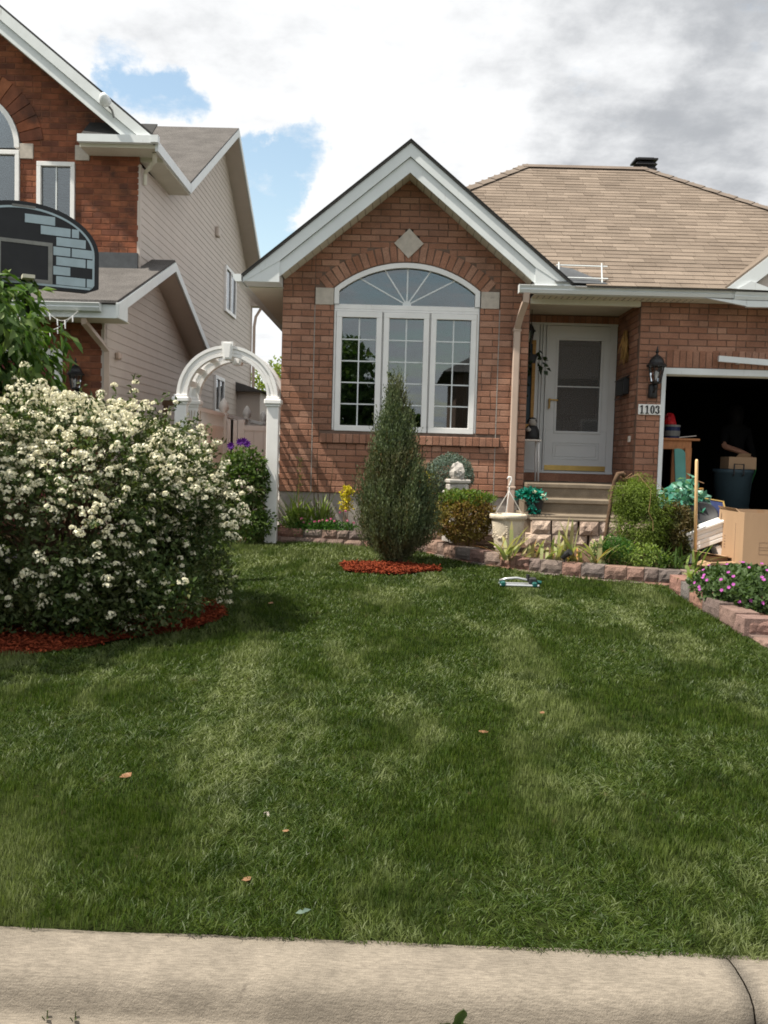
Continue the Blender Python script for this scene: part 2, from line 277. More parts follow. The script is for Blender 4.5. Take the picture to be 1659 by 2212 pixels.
# ------------------------------------------------------------------ mesh helpers
ORG = {}
class MB:
    def __init__(s): s.v = []; s.f = []; s.m = []
    def add(s, vs, fs, mi=0):
        b = len(s.v); s.v += [tuple(v) for v in vs]; s.f += [tuple(b+i for i in f) for f in fs]; s.m += [mi]*len(fs)
    def box(s, c, d, mi=0, rot=None, b=0.):
        """box of size d centred on c, optional rotation Matrix and chamfer b"""
        h = [q/2 for q in d]; c = Vector(c)
        T = (lambda p: c + (rot @ Vector(p) if rot else Vector(p)))
        if b <= 0:
            vs = [T((x*h[0], y*h[1], z*h[2])) for x in (-1, 1) for y in (-1, 1) for z in (-1, 1)]
            s.add(vs, [(0, 1, 3, 2), (4, 6, 7, 5), (0, 4, 5, 1), (2, 3, 7, 6), (0, 2, 6, 4), (1, 5, 7, 3)], mi); return
        vs = []; idx = {}
        for x in (-1, 1):
            for y in (-1, 1):
                for z in (-1, 1):
                    for a in range(3):
                        p = [x*(h[0]-b), y*(h[1]-b), z*(h[2]-b)]; p[a] = (x, y, z)[a]*h[a]
                        idx[x, y, z, a] = len(vs); vs.append(T(p))
        fs = []
        for a in range(3):
            o = [q for q in range(3) if q != a]
            for sgn in (-1, 1):
                cyc = []
                for u, v in ((-1, -1), (1, -1), (1, 1), (-1, 1)):
                    k = [0, 0, 0]; k[a] = sgn; k[o[0]] = u; k[o[1]] = v; cyc.append(idx[(*k, a)])
                fs.append(cyc)
            for u in (-1, 1):
                for v in (-1, 1):
                    k0 = [0, 0, 0]; k1 = [0, 0, 0]
                    k0[a] = -1; k1[a] = 1; k0[o[0]] = k1[o[0]] = u; k0[o[1]] = k1[o[1]] = v
                    fs.append((idx[(*k0, o[0])], idx[(*k1, o[0])], idx[(*k1, o[1])], idx[(*k0, o[1])]))
        for x in (-1, 1):
            for y in (-1, 1):
                for z in (-1, 1): fs.append(tuple(idx[x, y, z, a] for a in range(3)))
        s.add(vs, fs, mi)
    def bx(s, x0, x1, y0, y1, z0, z1, mi=0, b=0.):
        s.box(((x0+x1)/2, (y0+y1)/2, (z0+z1)/2), (abs(x1-x0), abs(y1-y0), abs(z1-z0)), mi, None, b)
    def prism(s, pts, ext, mi=0):
        """polygon (3D points) pushed along vector ext"""
        n = len(pts); e = Vector(ext); P = [Vector(p) for p in pts]
        s.add(P + [p+e for p in P], [tuple(range(n))[::-1], tuple(range(n, 2*n))] + [(i, (i+1) % n, n+(i+1) % n, n+i) for i in range(n)], mi)
    def tube(s, pts, r, n=8, mi=0, cap=True, flat=None):
        P = [Vector(p) for p in pts]; k = len(P); rs = r if isinstance(r, (list, tuple)) else [r]*k
        d0 = (P[1]-P[0]).normalized(); up = Vector((0, 0, 1)) if abs(d0.z) < .9 else Vector((1, 0, 0))
        x = d0.cross(up).normalized(); vs = []
        for i in range(k):
            d = (P[min(i+1, k-1)]-P[max(i-1, 0)]).normalized()
            x = (x - d*x.dot(d)).normalized(); y = d.cross(x)
            for j in range(n):
                a = 2*PI*j/n + (PI/n if n == 4 else 0); vs.append(P[i] + (x*math.cos(a) + y*math.sin(a)*(flat or 1))*rs[i])
        fs = [(i*n+j, i*n+(j+1) % n, (i+1)*n+(j+1) % n, (i+1)*n+j) for i in range(k-1) for j in range(n)]
        if cap: fs += [tuple(range(n))[::-1], tuple((k-1)*n+j for j in range(n))]
        s.add(vs, fs, mi)
    def lathe(s, prof, c, n=20, mi=0, axis=None):
        """profile of (radius, height) turned about the vertical through c"""
        c = Vector(c); vs = []; k = len(prof)
        for r, h in prof:
            for j in range(n):
                a = 2*PI*j/n; p = Vector((r*math.cos(a), r*math.sin(a), h)); vs.append(c + (axis @ p if axis else p))
        fs = [(i*n+j, i*n+(j+1) % n, (i+1)*n+(j+1) % n, (i+1)*n+j) for i in range(k-1) for j in range(n)]
        if prof[0][0] > 1e-4: fs.append(tuple(range(n))[::-1])
        if prof[-1][0] > 1e-4: fs.append(tuple((k-1)*n+j for j in range(n)))
        s.add(vs, fs, mi)
    def quad(s, a, b, c, d, mi=0): s.add([a, b, c, d], [(0, 1, 2, 3)], mi)
def setp(o, label=None, cat=None, group=None, kind=None):
    if label: o['label'] = label
    if cat: o['category'] = cat
    if group: o['group'] = group
    if kind: o['kind'] = kind
    return o
def mlist(m): return [MT[x] if isinstance(x, str) else x for x in (m if isinstance(m, (list, tuple)) else [m])]
def link(name, me, parent=None, org=None):
    o = bpy.data.objects.new(name, me); COL.objects.link(o)
    if parent is not None:
        o.parent = parent; ORG[o.name] = ORG[parent.name]
    else:
        o.location = org or (0, 0, 0); ORG[o.name] = Vector(org or (0, 0, 0))
    return o
def build(mb, name, mats, parent=None, org=None, smooth=False, kind=None):
    og = ORG[parent.name] if parent is not None else Vector(org or (0, 0, 0))
    me = bpy.data.meshes.new(name)
    me.from_pydata([(x-og.x, y-og.y, z-og.z) for x, y, z in mb.v], [], mb.f)
    for m in mlist(mats): me.materials.append(m)
    if any(mb.m): me.polygons.foreach_set('material_index', mb.m)
    if smooth: me.polygons.foreach_set('use_smooth', [True]*len(me.polygons))
    me.update(); me.validate(verbose=False)
    o = link(name, me, parent, og if parent is None else None)
    if kind: o['kind'] = kind
    return o
def build_np(V, T, name, mats, parent=None, org=None, smooth=False, kind=None, nper=3):
    """numpy vertices and equal-sized faces"""
    og = ORG[parent.name] if parent is not None else Vector(org or (0, 0, 0))
    me = bpy.data.meshes.new(name); V = np.asarray(V, dtype=np.float32) - np.array(og, dtype=np.float32); T = np.asarray(T, dtype=np.int32)
    me.vertices.add(len(V)); me.vertices.foreach_set('co', V.ravel())
    nf = len(T); me.loops.add(nf*nper); me.loops.foreach_set('vertex_index', T.ravel())
    me.polygons.add(nf); me.polygons.foreach_set('loop_start', np.arange(nf, dtype=np.int32)*nper)
    for m in mlist(mats): me.materials.append(m)
    me.update(calc_edges=True)
    if smooth: me.polygons.foreach_set('use_smooth', [True]*nf)
    o = link(name, me, parent, og if parent is None else None)
    if kind: o['kind'] = kind
    return o
def thing(name, loc, label, cat, group=None):
    o = bpy.data.objects.new(name, None); COL.objects.link(o); o.location = loc; o.empty_display_size = .1
    ORG[o.name] = Vector(loc); return setp(o, label, cat, group)
def copy_tree(o, loc, parent=None):
    c = o.copy(); COL.objects.link(c)
    if parent: c.parent = parent
    else: c.location = loc
    for ch in [q for q in bpy.data.objects if q.parent == o]: copy_tree(ch, None, c)
    return c
def nrm(a): return a/np.maximum(np.linalg.norm(a, axis=-1, keepdims=True), 1e-9)
def leaf_arrays(P, D, N, L, Wd, fold=.25, droop=.1):
    """folded leaves: base, two sides, tip"""
    P = np.asarray(P, float); n = len(P); D = nrm(np.asarray(D, float)); N = np.asarray(N, float)
    L = np.broadcast_to(np.asarray(L, float), (n,))[:, None]; Wd = np.broadcast_to(np.asarray(Wd, float), (n,))[:, None]
    sd = nrm(np.cross(D, N)); up = np.cross(sd, D)
    mid = P + D*L*.45 + up*Wd*fold; tip = P + D*L - up*L*droop
    V = np.stack([P, mid - sd*Wd/2, tip, mid + sd*Wd/2], 1).reshape(-1, 3)
    b = np.arange(n)[:, None]*4
    T = np.concatenate([b+np.array([[0, 1, 2]]), b+np.array([[0, 2, 3]])], 1).reshape(-1, 3)
    return V, T
def leaves(name, P, D, N, L, Wd, mat, parent=None, org=None, fold=.25, droop=.1, kind='stuff'):
    V, T = leaf_arrays(P, D, N, L, Wd, fold, droop); return build_np(V, T, name, mat, parent, org, kind=kind)
def rdir(n): return nrm(rng.normal(size=(n, 3)))
def vnoise(p, seed=0):
    """smooth value noise on (n,3) points"""
    p = np.asarray(p, float); i = np.floor(p).astype(np.int64); f = p-i; f = f*f*(3-2*f)
    def h(a):
        q = (a[:, 0]*374761393 + a[:, 1]*668265263 + a[:, 2]*2147483647 + seed*1274126177) & 0xffffffff
        q = ((q ^ (q >> 13))*1274126177) & 0xffffffff; q = q ^ (q >> 16); return (q & 0xffff)/65535.
    r = 0
    for dx in (0, 1):
        for dy in (0, 1):
            for dz in (0, 1):
                w = (f[:, 0] if dx else 1-f[:, 0])*(f[:, 1] if dy else 1-f[:, 1])*(f[:, 2] if dz else 1-f[:, 2])
                r = r + w*h(i+np.array([dx, dy, dz]))
    return r
def fbm(p, o=4, seed=0):
    a = .5; r = 0; p = np.asarray(p, float)
    for k in range(o): r = r + a*vnoise(p*2**k, seed+k); a *= .5
    return r/(1-.5**o)
def crown(name, c, rad, n, L, Wd, mat, parent, seed=1, shell=.55, lump=.35, up=.2, droop=.15, flat=0, gap=.0, hang=0):
    """leaves gathered on an uneven crown with gaps"""
    c = np.array(c, float); rad = np.array(rad, float)
    d = rdir(int(n*1.6)); rr = shell + (1-shell)*rng.random(len(d))**.6
    k = fbm(d*2.2+seed*7.3, 3, seed); q = 1-lump+2*lump*k
    P = c + d*rad*(rr*q)[:, None]
    keep = fbm(P*4/np.max(rad)+seed, 3, seed+5) > gap
    P = P[keep][:n]; d = d[keep][:n]; m = len(P)
    D = nrm(d*.7 + rdir(m)*.8 + np.array([0, 0, up-hang])); N = nrm(d + rdir(m)*.7 + np.array([0, 0, .4]))
    return leaves(name, P, D, N, L*(.7+.6*rng.random(m)), Wd*(.7+.6*rng.random(m)), mat, parent, droop=droop)

LA, LB = -.042*2.7, .042
def lz(y): return LA + LB*min(max(y, 2.7), 12.2)
def lzn(y): return LA + LB*np.clip(y, 2.7, 12.2)
EYEV = np.array((0, 0, 1.5))
def rough_block(mb, c, L, Hh, D, ang, rough=.012, r=random):
    """block with split front face; c = centre of the front at the base, front looks towards -y before turning"""
    ca, sa = math.cos(ang), math.sin(ang); T = lambda x, y, z: (c[0]+x*ca-y*sa, c[1]+x*sa+y*ca, c[2]+z)
    nx_, nz_ = 6, 4; fr = []
    for j in range(nz_):
        for i in range(nx_):
            x = -L/2+L*i/(nx_-1); z = Hh*j/(nz_-1); edge = i in (0, nx_-1) or j in (0, nz_-1)
            fr.append(T(x+(0 if i in (0, nx_-1) else r.uniform(-.01, .01)), (.008+r.uniform(0, .004)) if edge else -r.uniform(0, rough), z))
    bk = [T(-L/2, D, 0), T(L/2, D, 0), T(L/2, D, Hh), T(-L/2, D, Hh)]
    fs = [(j*nx_+i, j*nx_+i+1, (j+1)*nx_+i+1, (j+1)*nx_+i) for j in range(nz_-1) for i in range(nx_-1)]
    n = nx_*nz_; top = [(nz_-1)*nx_+i for i in range(nx_)]
    fs += [tuple(top)+(n+2, n+3), (0, nx_, 2*nx_, 3*nx_, n+3, n), (nx_-1, n+1, n+2, 4*nx_-1, 3*nx_-1, 2*nx_-1), (n, n+3, n+2, n+1), tuple(range(nx_))[::-1]+(n, n+1)]
    mb.add(fr+bk, fs)
# ------------------------------------------------------------------ the setting
def struct(mb, name, mat, smooth=False): return setp(build(mb, name, mat, smooth=smooth), kind='structure')
mb = MB(); mb.quad((-300, -300, -.6), (300, -300, -.6), (300, 600, -.6), (-300, 600, -.6)); struct(mb, 'ground', 'earth')
mb = MB(); mb.quad((-60, -4.6, -.17), (60, -4.6, -.17), (60, 2.2, -.15), (-60, 2.2, -.15)); struct(mb, 'road', 'asphalt')
mb = MB(); mb.quad((-60, -40, .1), (60, -40, .1), (60, -4.9, -.02), (-60, -4.9, -.02)); mb.bx(-60, 60, -4.9, -4.6, -.3, -.02); struct(mb, 'far_lawn', 'earth')
# lawn sheet with slight unevenness
def lawn_h(x, y):
    p = np.stack([x*1.1, y*1.1, np.zeros_like(x)], 1); q = np.stack([x*5, y*5, np.zeros_like(x)], 1)
    return lzn(y) + (fbm(p, 3, 3)-.5)*.035 + (fbm(q, 2, 9)-.5)*.012
xs = np.concatenate([np.linspace(-30, -8, 12), np.linspace(-7.8, 3.3, 130)]); ys = np.concatenate([np.linspace(2.745, 12, 110), np.linspace(12.5, 60, 20)])
X, Y = np.meshgrid(xs, ys); hz = lawn_h(X.ravel(), Y.ravel()); fr_ = np.clip((3.3-Y.ravel())/.5, 0, 1); hz = hz-.03*np.clip((2.83-Y.ravel())/.08, 0, 1); V = np.stack([X.ravel(), Y.ravel()+(.042-.013*X.ravel())*fr_, hz], 1)
nx = len(xs); ii = (np.arange(len(ys)-1)[:, None]*nx + np.arange(nx-1)).ravel()
lawn = build_np(V, np.stack([ii, ii+1, ii+nx+1, ii+nx], 1), 'lawn', 'turf', nper=4, smooth=True); setp(lawn, kind='structure')
# driveway beside the beds
mb = MB(); dz = lambda y: .0 + .061*(y-2.7)
for y0, y1 in ((2.75, 5), (5, 7), (7, 9), (9, 12.0)):
    mb.quad((3.28, y0, dz(y0)), (9, y0, dz(y0)), (9, y1, dz(y1)), (3.28, y1, dz(y1)))
mb.quad((3.28, 2.75, 0), (3.28, 2.75, -.5), (3.28, 12, -.5), (3.28, 12, dz(12)))
struct(mb, 'driveway', 'drive')
# kerb: three cast lengths with a joint, rolled face and gutter pan
prof = [(2.85, -.4), (2.85, -.03), (2.79, -.010), (2.768, -.002), (2.752, .003), (2.70, .006), (2.63, .002), (2.585, -.006), (2.555, -.024), (2.537, -.055), (2.527, -.10), (2.518, -.128), (2.49, -.136), (2.2, -.145), (2.2, -.4)]
def kerb_piece(x0, x1, name):
    mb = MB(); n = max(2, int((x1-x0)/.06)); vs = []
    for i in range(n+1):
        x = x0+(x1-x0)*i/n
        for j, (y, z) in enumerate(prof):
            q = 0
            if i in (0, n) and 1 < j < 13: q = .006
            k = vnoise(np.array([[x*7, y*9, z*9]]), 4)[0]-.5
            vs.append((x, y - .013*x + k*.003 + (q if j < 10 else 0), z - q*.9 + k*.004))
    m = len(prof)
    fs = [(i*m+j, i*m+j+1, (i+1)*m+j+1, (i+1)*m+j) for i in range(n) for j in range(m-1)] + [tuple(range(m)), tuple(n*m+j for j in range(m))]
    mb.add(vs, fs); return struct(mb, name, 'conc', True)
kerb_piece(-8, -1.93, 'kerb'); kerb_piece(-1.922, 1.053, 'kerb'); kerb_piece(1.058, 6, 'kerb')

# ------------------------------------------------------------------ bricks
CRS = .0803
def courses(x0, x1, z0, z1, holes, mod=.245, seed=0, splits=()):
    """running bond: list of (xa, xb, za, zb); holes(za, zb) -> intervals left out"""
    out = []; strips = []; r = random.Random(seed); n = int(math.ceil((z1-z0)/CRS-.01))
    for i in range(n):
        za = z0+i*CRS; zb = min(za+CRS, z1)
        free = [(x0, x1)]
        for ha, hb in holes(za, zb): free = [q for a, b in free for q in ((a, min(b, ha)), (max(a, hb), b)) if q[1]-q[0] > .012]
        for sx in splits: free = [q for a, b in free for q in (((a, sx), (sx, b)) if a < sx < b else ((a, b),))]
        for a, b in free:
            strips.append((a, b, za, zb))
            x = math.floor((a-x0)/mod)*mod + x0 - (mod/2 if i % 2 else 0) + r.uniform(-.008, .008)
            cuts = []
            while x < b:
                if r.random() < .12: cuts += [x, x+mod/2]; x += mod
                else: cuts.append(x); x += mod
            cuts = [c for c in cuts if a+.045 < c < b-.045]; ed = [a]+cuts+[b]
            for p, q in zip(ed, ed[1:]): out.append((p, q, za, zb))
    return out, strips
def brick_mesh(name, L, H, D, mat, b=.004, seed=0):
    """front face at y=0 facing -y, centred; slightly uneven arrises; 18 triangles"""
    r = random.Random(seed); mbk = MB(); l, h = L/2, H/2; j = lambda: r.uniform(-.0022, .0022)
    fr = [(-l+b+j(), 0, -h+b+j()), (l-b+j(), 0, -h+b+j()), (l-b+j(), 0, h-b+j()), (-l+b+j(), 0, h-b+j())]
    bk = [(-l, b, -h), (l, b, -h), (l, b, h), (-l, b, h)]; bb = [(x, D, z) for x, _, z in bk]
    mbk.add(fr+bk+bb, [(0, 1, 2, 3)]+[(i, 4+i, 4+(i+1) % 4, (i+1) % 4) for i in range(4)]+[(4+i, 8+i, 8+(i+1) % 4, 4+(i+1) % 4) for i in range(4)])
    me = bpy.data.meshes.new(name); me.from_pydata(mbk.v, [], mbk.f); me.materials.append(MT[mat]); return me, mbk
BM = [brick_mesh('brick', .235, .0703, .05, 'brick', seed=k) for k in range(6)]
pend = []            # every brick of the low house: (centre, scale x, scale z, rotation, size)
def lay(c, L, H, rot=None):
    pend.append((Vector(c), L/.235, H/.0703, rot or Matrix.Identity(3)))
G = .010
def flush_bricks(parent, n_parts=300):
    eye = EYE
    pend.sort(key=lambda q: (q[0]-eye).length/ max(.3, min(1.3, q[1])))
    st = MB()
    for k, (c, sx, sz, rot) in enumerate(pend):
        me, mk = BM[k % 6]; sgn = -1 if (k//6) % 2 else 1
        if k < n_parts:
            o = link('brick', me, parent); o.location = c-ORG[parent.name]
            if rot != Matrix.Identity(3): o.rotation_mode = 'QUATERNION'; o.rotation_quaternion = rot.to_quaternion()
            o.scale = (sx, 1, sz)
        else: st.add([c + rot @ Vector((x*sx, y, z*sz)) for x, y, z in mk.v], mk.f)
    build(st, 'brickwork', 'brick', parent, kind='stuff')

# ------------------------------------------------------------------ the low brick house
HY = 12.0
H = thing('brick_house', (0, HY, .4), 'low brown brick bungalow with white gable over a big arched window and open garage', 'house')
AC, AZ, AR = .09, 2.495, 1.445                     # centre and radius of the window arch
def front_holes(za, zb):
    zm = (za+zb)/2; h = []
    if 1.62 < zm < 1.755: h.append((-.992, 1.335))
    if zm > 1.755 and zm < 3.385: h.append((-.838, 1.024))
    elif 3.385 <= zm < 3.605: h.append((-1.085, 1.275))
    elif 3.605 <= zm < 3.74: h.append((AC-1.115, AC+1.115))
    elif 3.74 <= zm < AZ+1.665: h.append((AC-math.sqrt(max(0, 1.665**2-(zm-AZ)**2)), AC+math.sqrt(max(0, 1.665**2-(zm-AZ)**2))))
    hd = .185-abs(zm-4.18)
    if hd > 0: h.append((.093-hd, .093+hd))
    lim = (5.30-.05-zm)/.823
    if lim < 1.6: h += [(-9, .08-lim), (.08+lim, 9)]
    return h
bs, st = courses(-1.50, 1.66, .985, 5.1, front_holes, seed=1, splits=(-1.085, 1.275))
for a, b, za, zb in bs: lay(((a+b)/2, HY+random.uniform(-.002, .002), (za+zb)/2), b-a-G, zb-za-G)
mort = MB()
for a, b, za, zb in st: mort.bx(a, b, HY+.009, HY+.11, za-.0005, zb-.001)
# ring of bricks on end over the window
nv = 25; a0 = math.radians(43.2)
for i in range(nv):
    t = -a0 + 2*a0*(i+.5)/nv; rm = AR+.012+.1; c = (AC+math.sin(t)*rm, HY-.006, AZ+math.cos(t)*rm)
    if abs(c[0]-.093)+abs(c[2]-4.18) < .10: continue
    lay(c, 2*a0*1.46/nv-.008, .198, Matrix.Rotation(t, 3, 'Y'))
ring = MB(); k = 40
for i in range(k):
    t0 = -a0+2*a0*i/k; t1 = -a0+2*a0*(i+1)/k
    ring.prism([(AC+math.sin(t)*r, HY+.004, AZ+math.cos(t)*r) for t, r in ((t0, AR+.004), (t1, AR+.004), (t1, 1.74), (t0, 1.74))], (0, .1, 0))
mort.v, mort.f, mort.m = mort.v, mort.f, mort.m
b0 = len(mort.v); mort.v += ring.v; mort.f += [tuple(b0+i for i in f) for f in ring.f]; mort.m += ring.m
# brick sill
ns = 27
for i in range(ns): lay((-.985+2.31*(i+.5)/ns, HY-.035, 1.690), 2.31/ns-.009, .116)
mort.bx(-.985, 1.325, HY-.028, HY+.05, 1.634, 1.748); mort.bx(-.992, 1.335, HY+.009, HY+.1, 1.60, 1.80)
for x in (-1.083, .93): mort.bx(x, x+.34, HY+.0085, HY+.1, 3.59, 3.80)
# garage front and the side of the porch recess
def gar_holes(za, zb):
    zm = (za+zb)/2
    if zm < 2.705: return [(3.375, 5.95)]
    if zm < 2.945: return [(3.415, 6.2)]
    return []
bs, st = courses(3.07, 7.6, .82, 3.53, gar_holes, seed=5)
for a, b, za, zb in bs:
    if a < 5.6: lay(((a+b)/2, HY+random.uniform(-.002, .002), (za+zb)/2), b-a-G, zb-za-G)
for a, b, za, zb in st: mort.bx(a, b, HY+.009, HY+.11, za-.0005, zb-.001)
for i in range(30):
    x = 3.42+i*.0835+.042
    if x < 5.7: lay((x, HY-.003, 2.825), .0745, .228)
mort.bx(3.416, 6.1, HY+.006, HY+.1, 2.7055, 2.9445)
RX = Matrix.Rotation(-PI/2, 3, 'Z')               # a brick face turned to look towards -x
bs, st = courses(HY+.05, 13.2, .82, 3.53, lambda a, b: [], seed=8)
for a, b, za, zb in bs: lay((3.07+random.uniform(-.002, .002), (a+b)/2, (za+zb)/2), b-a-G, zb-za-G, RX)
mort.bx(3.077, 3.17, HY+.03, 13.3, .82, 3.53)
# back of the recess: band on end over the door, dark step under it
for i in range(18): lay((1.70+i*.079, 13.18, 3.452), .07, .10)
mort.bx(1.66, 3.07, 13.19, 13.3, 3.39, 3.53)
flush_bricks(H)
build(mort, 'wall', 'mortar', H)
mb = MB(); mb.bx(-1.494, 1.654, HY+.02, HY+.12, .2, .985); mb.bx(3.07, 3.37, HY+.02, HY+.12, .2, .82); build(mb, 'foundation', 'parge', H)
mb = MB()
mb.bx(-1.50, -1.39, HY+.11, 20, .3, 3.62); mb.bx(1.55, 1.655, HY+.11, 13.3, .3, 3.9); mb.bx(7.5, 7.6, HY+.11, 20, .3, 3.55); mb.bx(-1.39, 7.5, 19.9, 20, .3, 3.6)
build(mb, 'outer_wall', 'brick', H)
for x in (-1.083, 1.276): mb = MB(); mb.bx(x-.005, x+.005, HY-.001, HY+.01, .985, 3.38); build(mb, 'control_joint', 'parge', H)
# stones
for c in ((-.963, 3.493), (1.150, 3.493)):
    mb = MB(); mb.box((c[0], HY+.03, c[1]), (.232, .085, .212), 0, None, .004); build(mb, 'quoin_stone', 'stone', H)
mb = MB(); d = .186; mb.prism([(.093-d, HY-.02, 4.18), (.093, HY-.02, 4.18-d), (.093+d, HY-.02, 4.18), (.093, HY-.02, 4.18+d)], (0, .06, 0)); build(mb, 'diamond_stone', 'stone', H)

# ---- the big window
WY = HY+.035
def arc_strip(mb, r0, r1, y0, y1, half, zb, n=36):
    """arched frame: arc ring between radii, closed down to zb by short legs"""
    pts = []
    t0 = math.asin(half/r1)
    for i in range(n+1):
        t = -t0+2*t0*i/n; pts.append((AC+math.sin(t)*r1, AZ+math.cos(t)*r1))
    w = r1-r0; inn = []; hi = half-w; ti = math.asin(hi/r0)
    for i in range(n+1):
        t = -ti+2*ti*i/n; inn.append((AC+math.sin(t)*r0, AZ+math.cos(t)*r0))
    pts = [(AC-half, zb)]+pts+[(AC+half, zb)]; inn = [(AC-hi, zb)]+inn+[(AC+hi, zb)]
    m = len(pts); vs = [(x, y0, z) for x, z in pts]+[(x, y0, z) for x, z in inn]+[(x, y1, z) for x, z in pts]+[(x, y1, z) for x, z in inn]
    fs = []
    for i in range(m-1):
        fs += [(i, i+1, m+i+1, m+i), (2*m+i, 3*m+i, 3*m+i+1, 2*m+i+1), (i, 2*m+i, 2*m+i+1, i+1), (m+i, m+i+1, 3*m+i+1, 3*m+i)]
    mb.add(vs, fs); return inn
def rect_frame(mb, x0, x1, z0, z1, w, y0, y1, b=.004):
    mb.bx(x0, x1, y0, y1, z0, z0+w, 0, b); mb.bx(x0, x1, y0, y1, z1-w, z1, 0, b)
    mb.bx(x0, x0+w, y0, y1, z0+w, z1-w, 0, b); mb.bx(x1-w, x1, y0, y1, z0+w, z1-w, 0, b)
mb = MB(); mb.bx(-.836, 1.022, WY-.012, WY+.085, 3.345, 3.405, 0, .004)
aw = build(mb, 'window', 'vinyl', H)
mb = MB(); inn = arc_strip(mb, AR-.062, AR, WY-.03, WY+.08, .93, 3.405); build(mb, 'arch_frame', 'vinyl', aw)
mb = MB(); mb.prism([(x, WY+.03, z) for x, z in inn], (0, .006, 0)); build(mb, 'arch_pane', 'glass', aw)
mb = MB(); hx, hz_ = AC, 3.415
mb.lathe([(.055, -.006), (.055, .006)], (hx, WY+.022, hz_), 16, 0, Matrix.Rotation(PI/2, 3, 'X'))
for ang in (-62, -34, 0, 34, 62):
    t = math.radians(ang); d = (math.sin(t), math.cos(t)); r = .04
    while (hx+d[0]*r-AC)**2+(hz_+d[1]*r-AZ)**2 < (AR-.064)**2 and abs(d[0]*r) < .86: r += .01
    mb.box((hx+d[0]*r/2, WY+.023, hz_+d[1]*r/2), (.017, .008, r), 0, Matrix.Rotation(t, 3, 'Y'))
build(mb, 'sunburst_bars', 'white', aw)
mb = MB(); rect_frame(mb, -.836, 1.022, 1.757, 3.343, .028, WY-.018, WY+.085); build(mb, 'frame', 'vinyl', aw)
xw = (1.858-.056-.024)/3
for k in range(3):
    x0 = -.808 + k*(xw+.012); x1 = x0+xw
    mb = MB(); rect_frame(mb, x0+.004, x1-.004, 1.789, 3.311, .072, WY-.034, WY+.06); sash = build(mb, 'window_sash', 'vinyl', H)
    if k < 2: mb = MB(); mb.bx(x1+.003, x1+.009, WY-.026, WY+.06, 1.789, 3.311); build(mb, 'mullion', 'vinyl', H)
    gx0, gx1, gz0, gz1 = x0+.078, x1-.078, 1.863, 3.237
    mb = MB(); mb.bx(gx0-.004, gx1+.004, WY+.02, WY+.026, gz0-.004, gz1+.004); build(mb, 'pane', 'glass', sash)
    mb = MB(); mb.bx((gx0+gx1)/2-.008, (gx0+gx1)/2+.008, WY+.008, WY+.016, gz0, gz1)
    for q in range(1, 5): z = gz0+(gz1-gz0)*q/5; mb.bx(gx0, gx1, WY+.0075, WY+.0155, z-.008, z+.008)
    build(mb, 'muntin', 'white', sash)
# room behind the window
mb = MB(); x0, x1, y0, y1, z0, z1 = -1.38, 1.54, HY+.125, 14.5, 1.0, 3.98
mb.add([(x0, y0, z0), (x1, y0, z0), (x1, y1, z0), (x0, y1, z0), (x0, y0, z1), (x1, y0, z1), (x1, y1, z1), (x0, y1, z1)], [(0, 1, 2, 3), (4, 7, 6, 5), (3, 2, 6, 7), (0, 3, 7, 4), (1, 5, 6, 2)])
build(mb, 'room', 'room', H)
mb = MB()
for x0, x1 in ((.86, .99),):
    n = 14; vs = []
    for i in range(n+1):
        x = x0+(x1-x0)*i/n; y = HY+.22+.03*math.sin(i*2.1); vs += [(x, y, 1.5), (x, y, 3.4)]
    mb.add(vs, [(2*i, 2*i+2, 2*i+3, 2*i+1) for i in range(n)])
build(mb, 'curtain', 'curtain', H)
mb = MB(); mb.bx(-.2, .42, HY+.18, HY+.19, 2.98, 3.36); build(mb, 'roller_blind', 'curtain', H)

# ---- gable roof, fascia, soffits
FY = 11.62; gz = lambda x: 5.30-.823*abs(x-.08)
XT = 2.03
mb = MB()
for s in (-1, 1):
    e = .08+s*XT
    mb.prism([(.08, FY-.05, 5.335), (e, FY-.05, 5.335-.823*XT), (e, FY-.05, 5.305-.823*XT), (.08, FY-.05, 5.305)], (0, 3.2, 0))
build(mb, 'gable_roof', 'shingle2', H)
mb = MB()
for s in (-1, 1):
    e = .08+s*(XT+.012)
    mb.prism([(.08, FY-.062, 5.345), (e, FY-.062, 5.345-.823*(XT+.012)), (e, FY-.062, 5.330-.823*(XT+.012)), (.08, FY-.062, 5.330)], (0, .02, 0))
build(mb, 'drip_edge', 'tar', H)
for s in (-1, 1):
    e = .08+s*(XT-.005)
    mb = MB(); mb.prism([(.08, FY-.03, 5.30), (e, FY-.03, gz(e)), (e, FY-.03, gz(e)-.06), (.08+s*1.575, FY-.03, gz(.08+1.575)-.16), (.08, FY-.03, 5.30-.16)], (0, .025, 0)); build(mb, 'fascia', 'white', H)
    e2 = .08+s*1.575
    mb = MB(); mb.prism([(.08, FY, 5.135), (e2, FY, gz(e2)-.165), (e2, FY, gz(e2)-.345), (.08, FY, 4.955)], (0, .022, 0)); build(mb, 'frieze_board', 'white', H)
    mb = MB(); mb.prism([(e2, FY-.024, gz(e2)-.16), (e, FY-.024, gz(e)-.04), (e, FY-.024, 3.585), (e2, FY-.024, 3.585)], (0, .37, 0)); build(mb, 'eave_return', 'white', H)
    n = 17
    for k in range(n):
        xa = .08+s*(1.56*k/n); xb = .08+s*(1.56*(k+1)/n)*1.0 - s*.006
        mb = MB(); q = .33
        mb.prism([(xa, FY+.023, gz(xa)-q), (xb, FY+.023, gz(xb)-q), (xb, FY+.023, gz(xb)-q+.012), (xa, FY+.023, gz(xa)-q+.012)], (0, HY+.03-FY-.023, 0)); build(mb, 'soffit_panel', 'soffit', H)
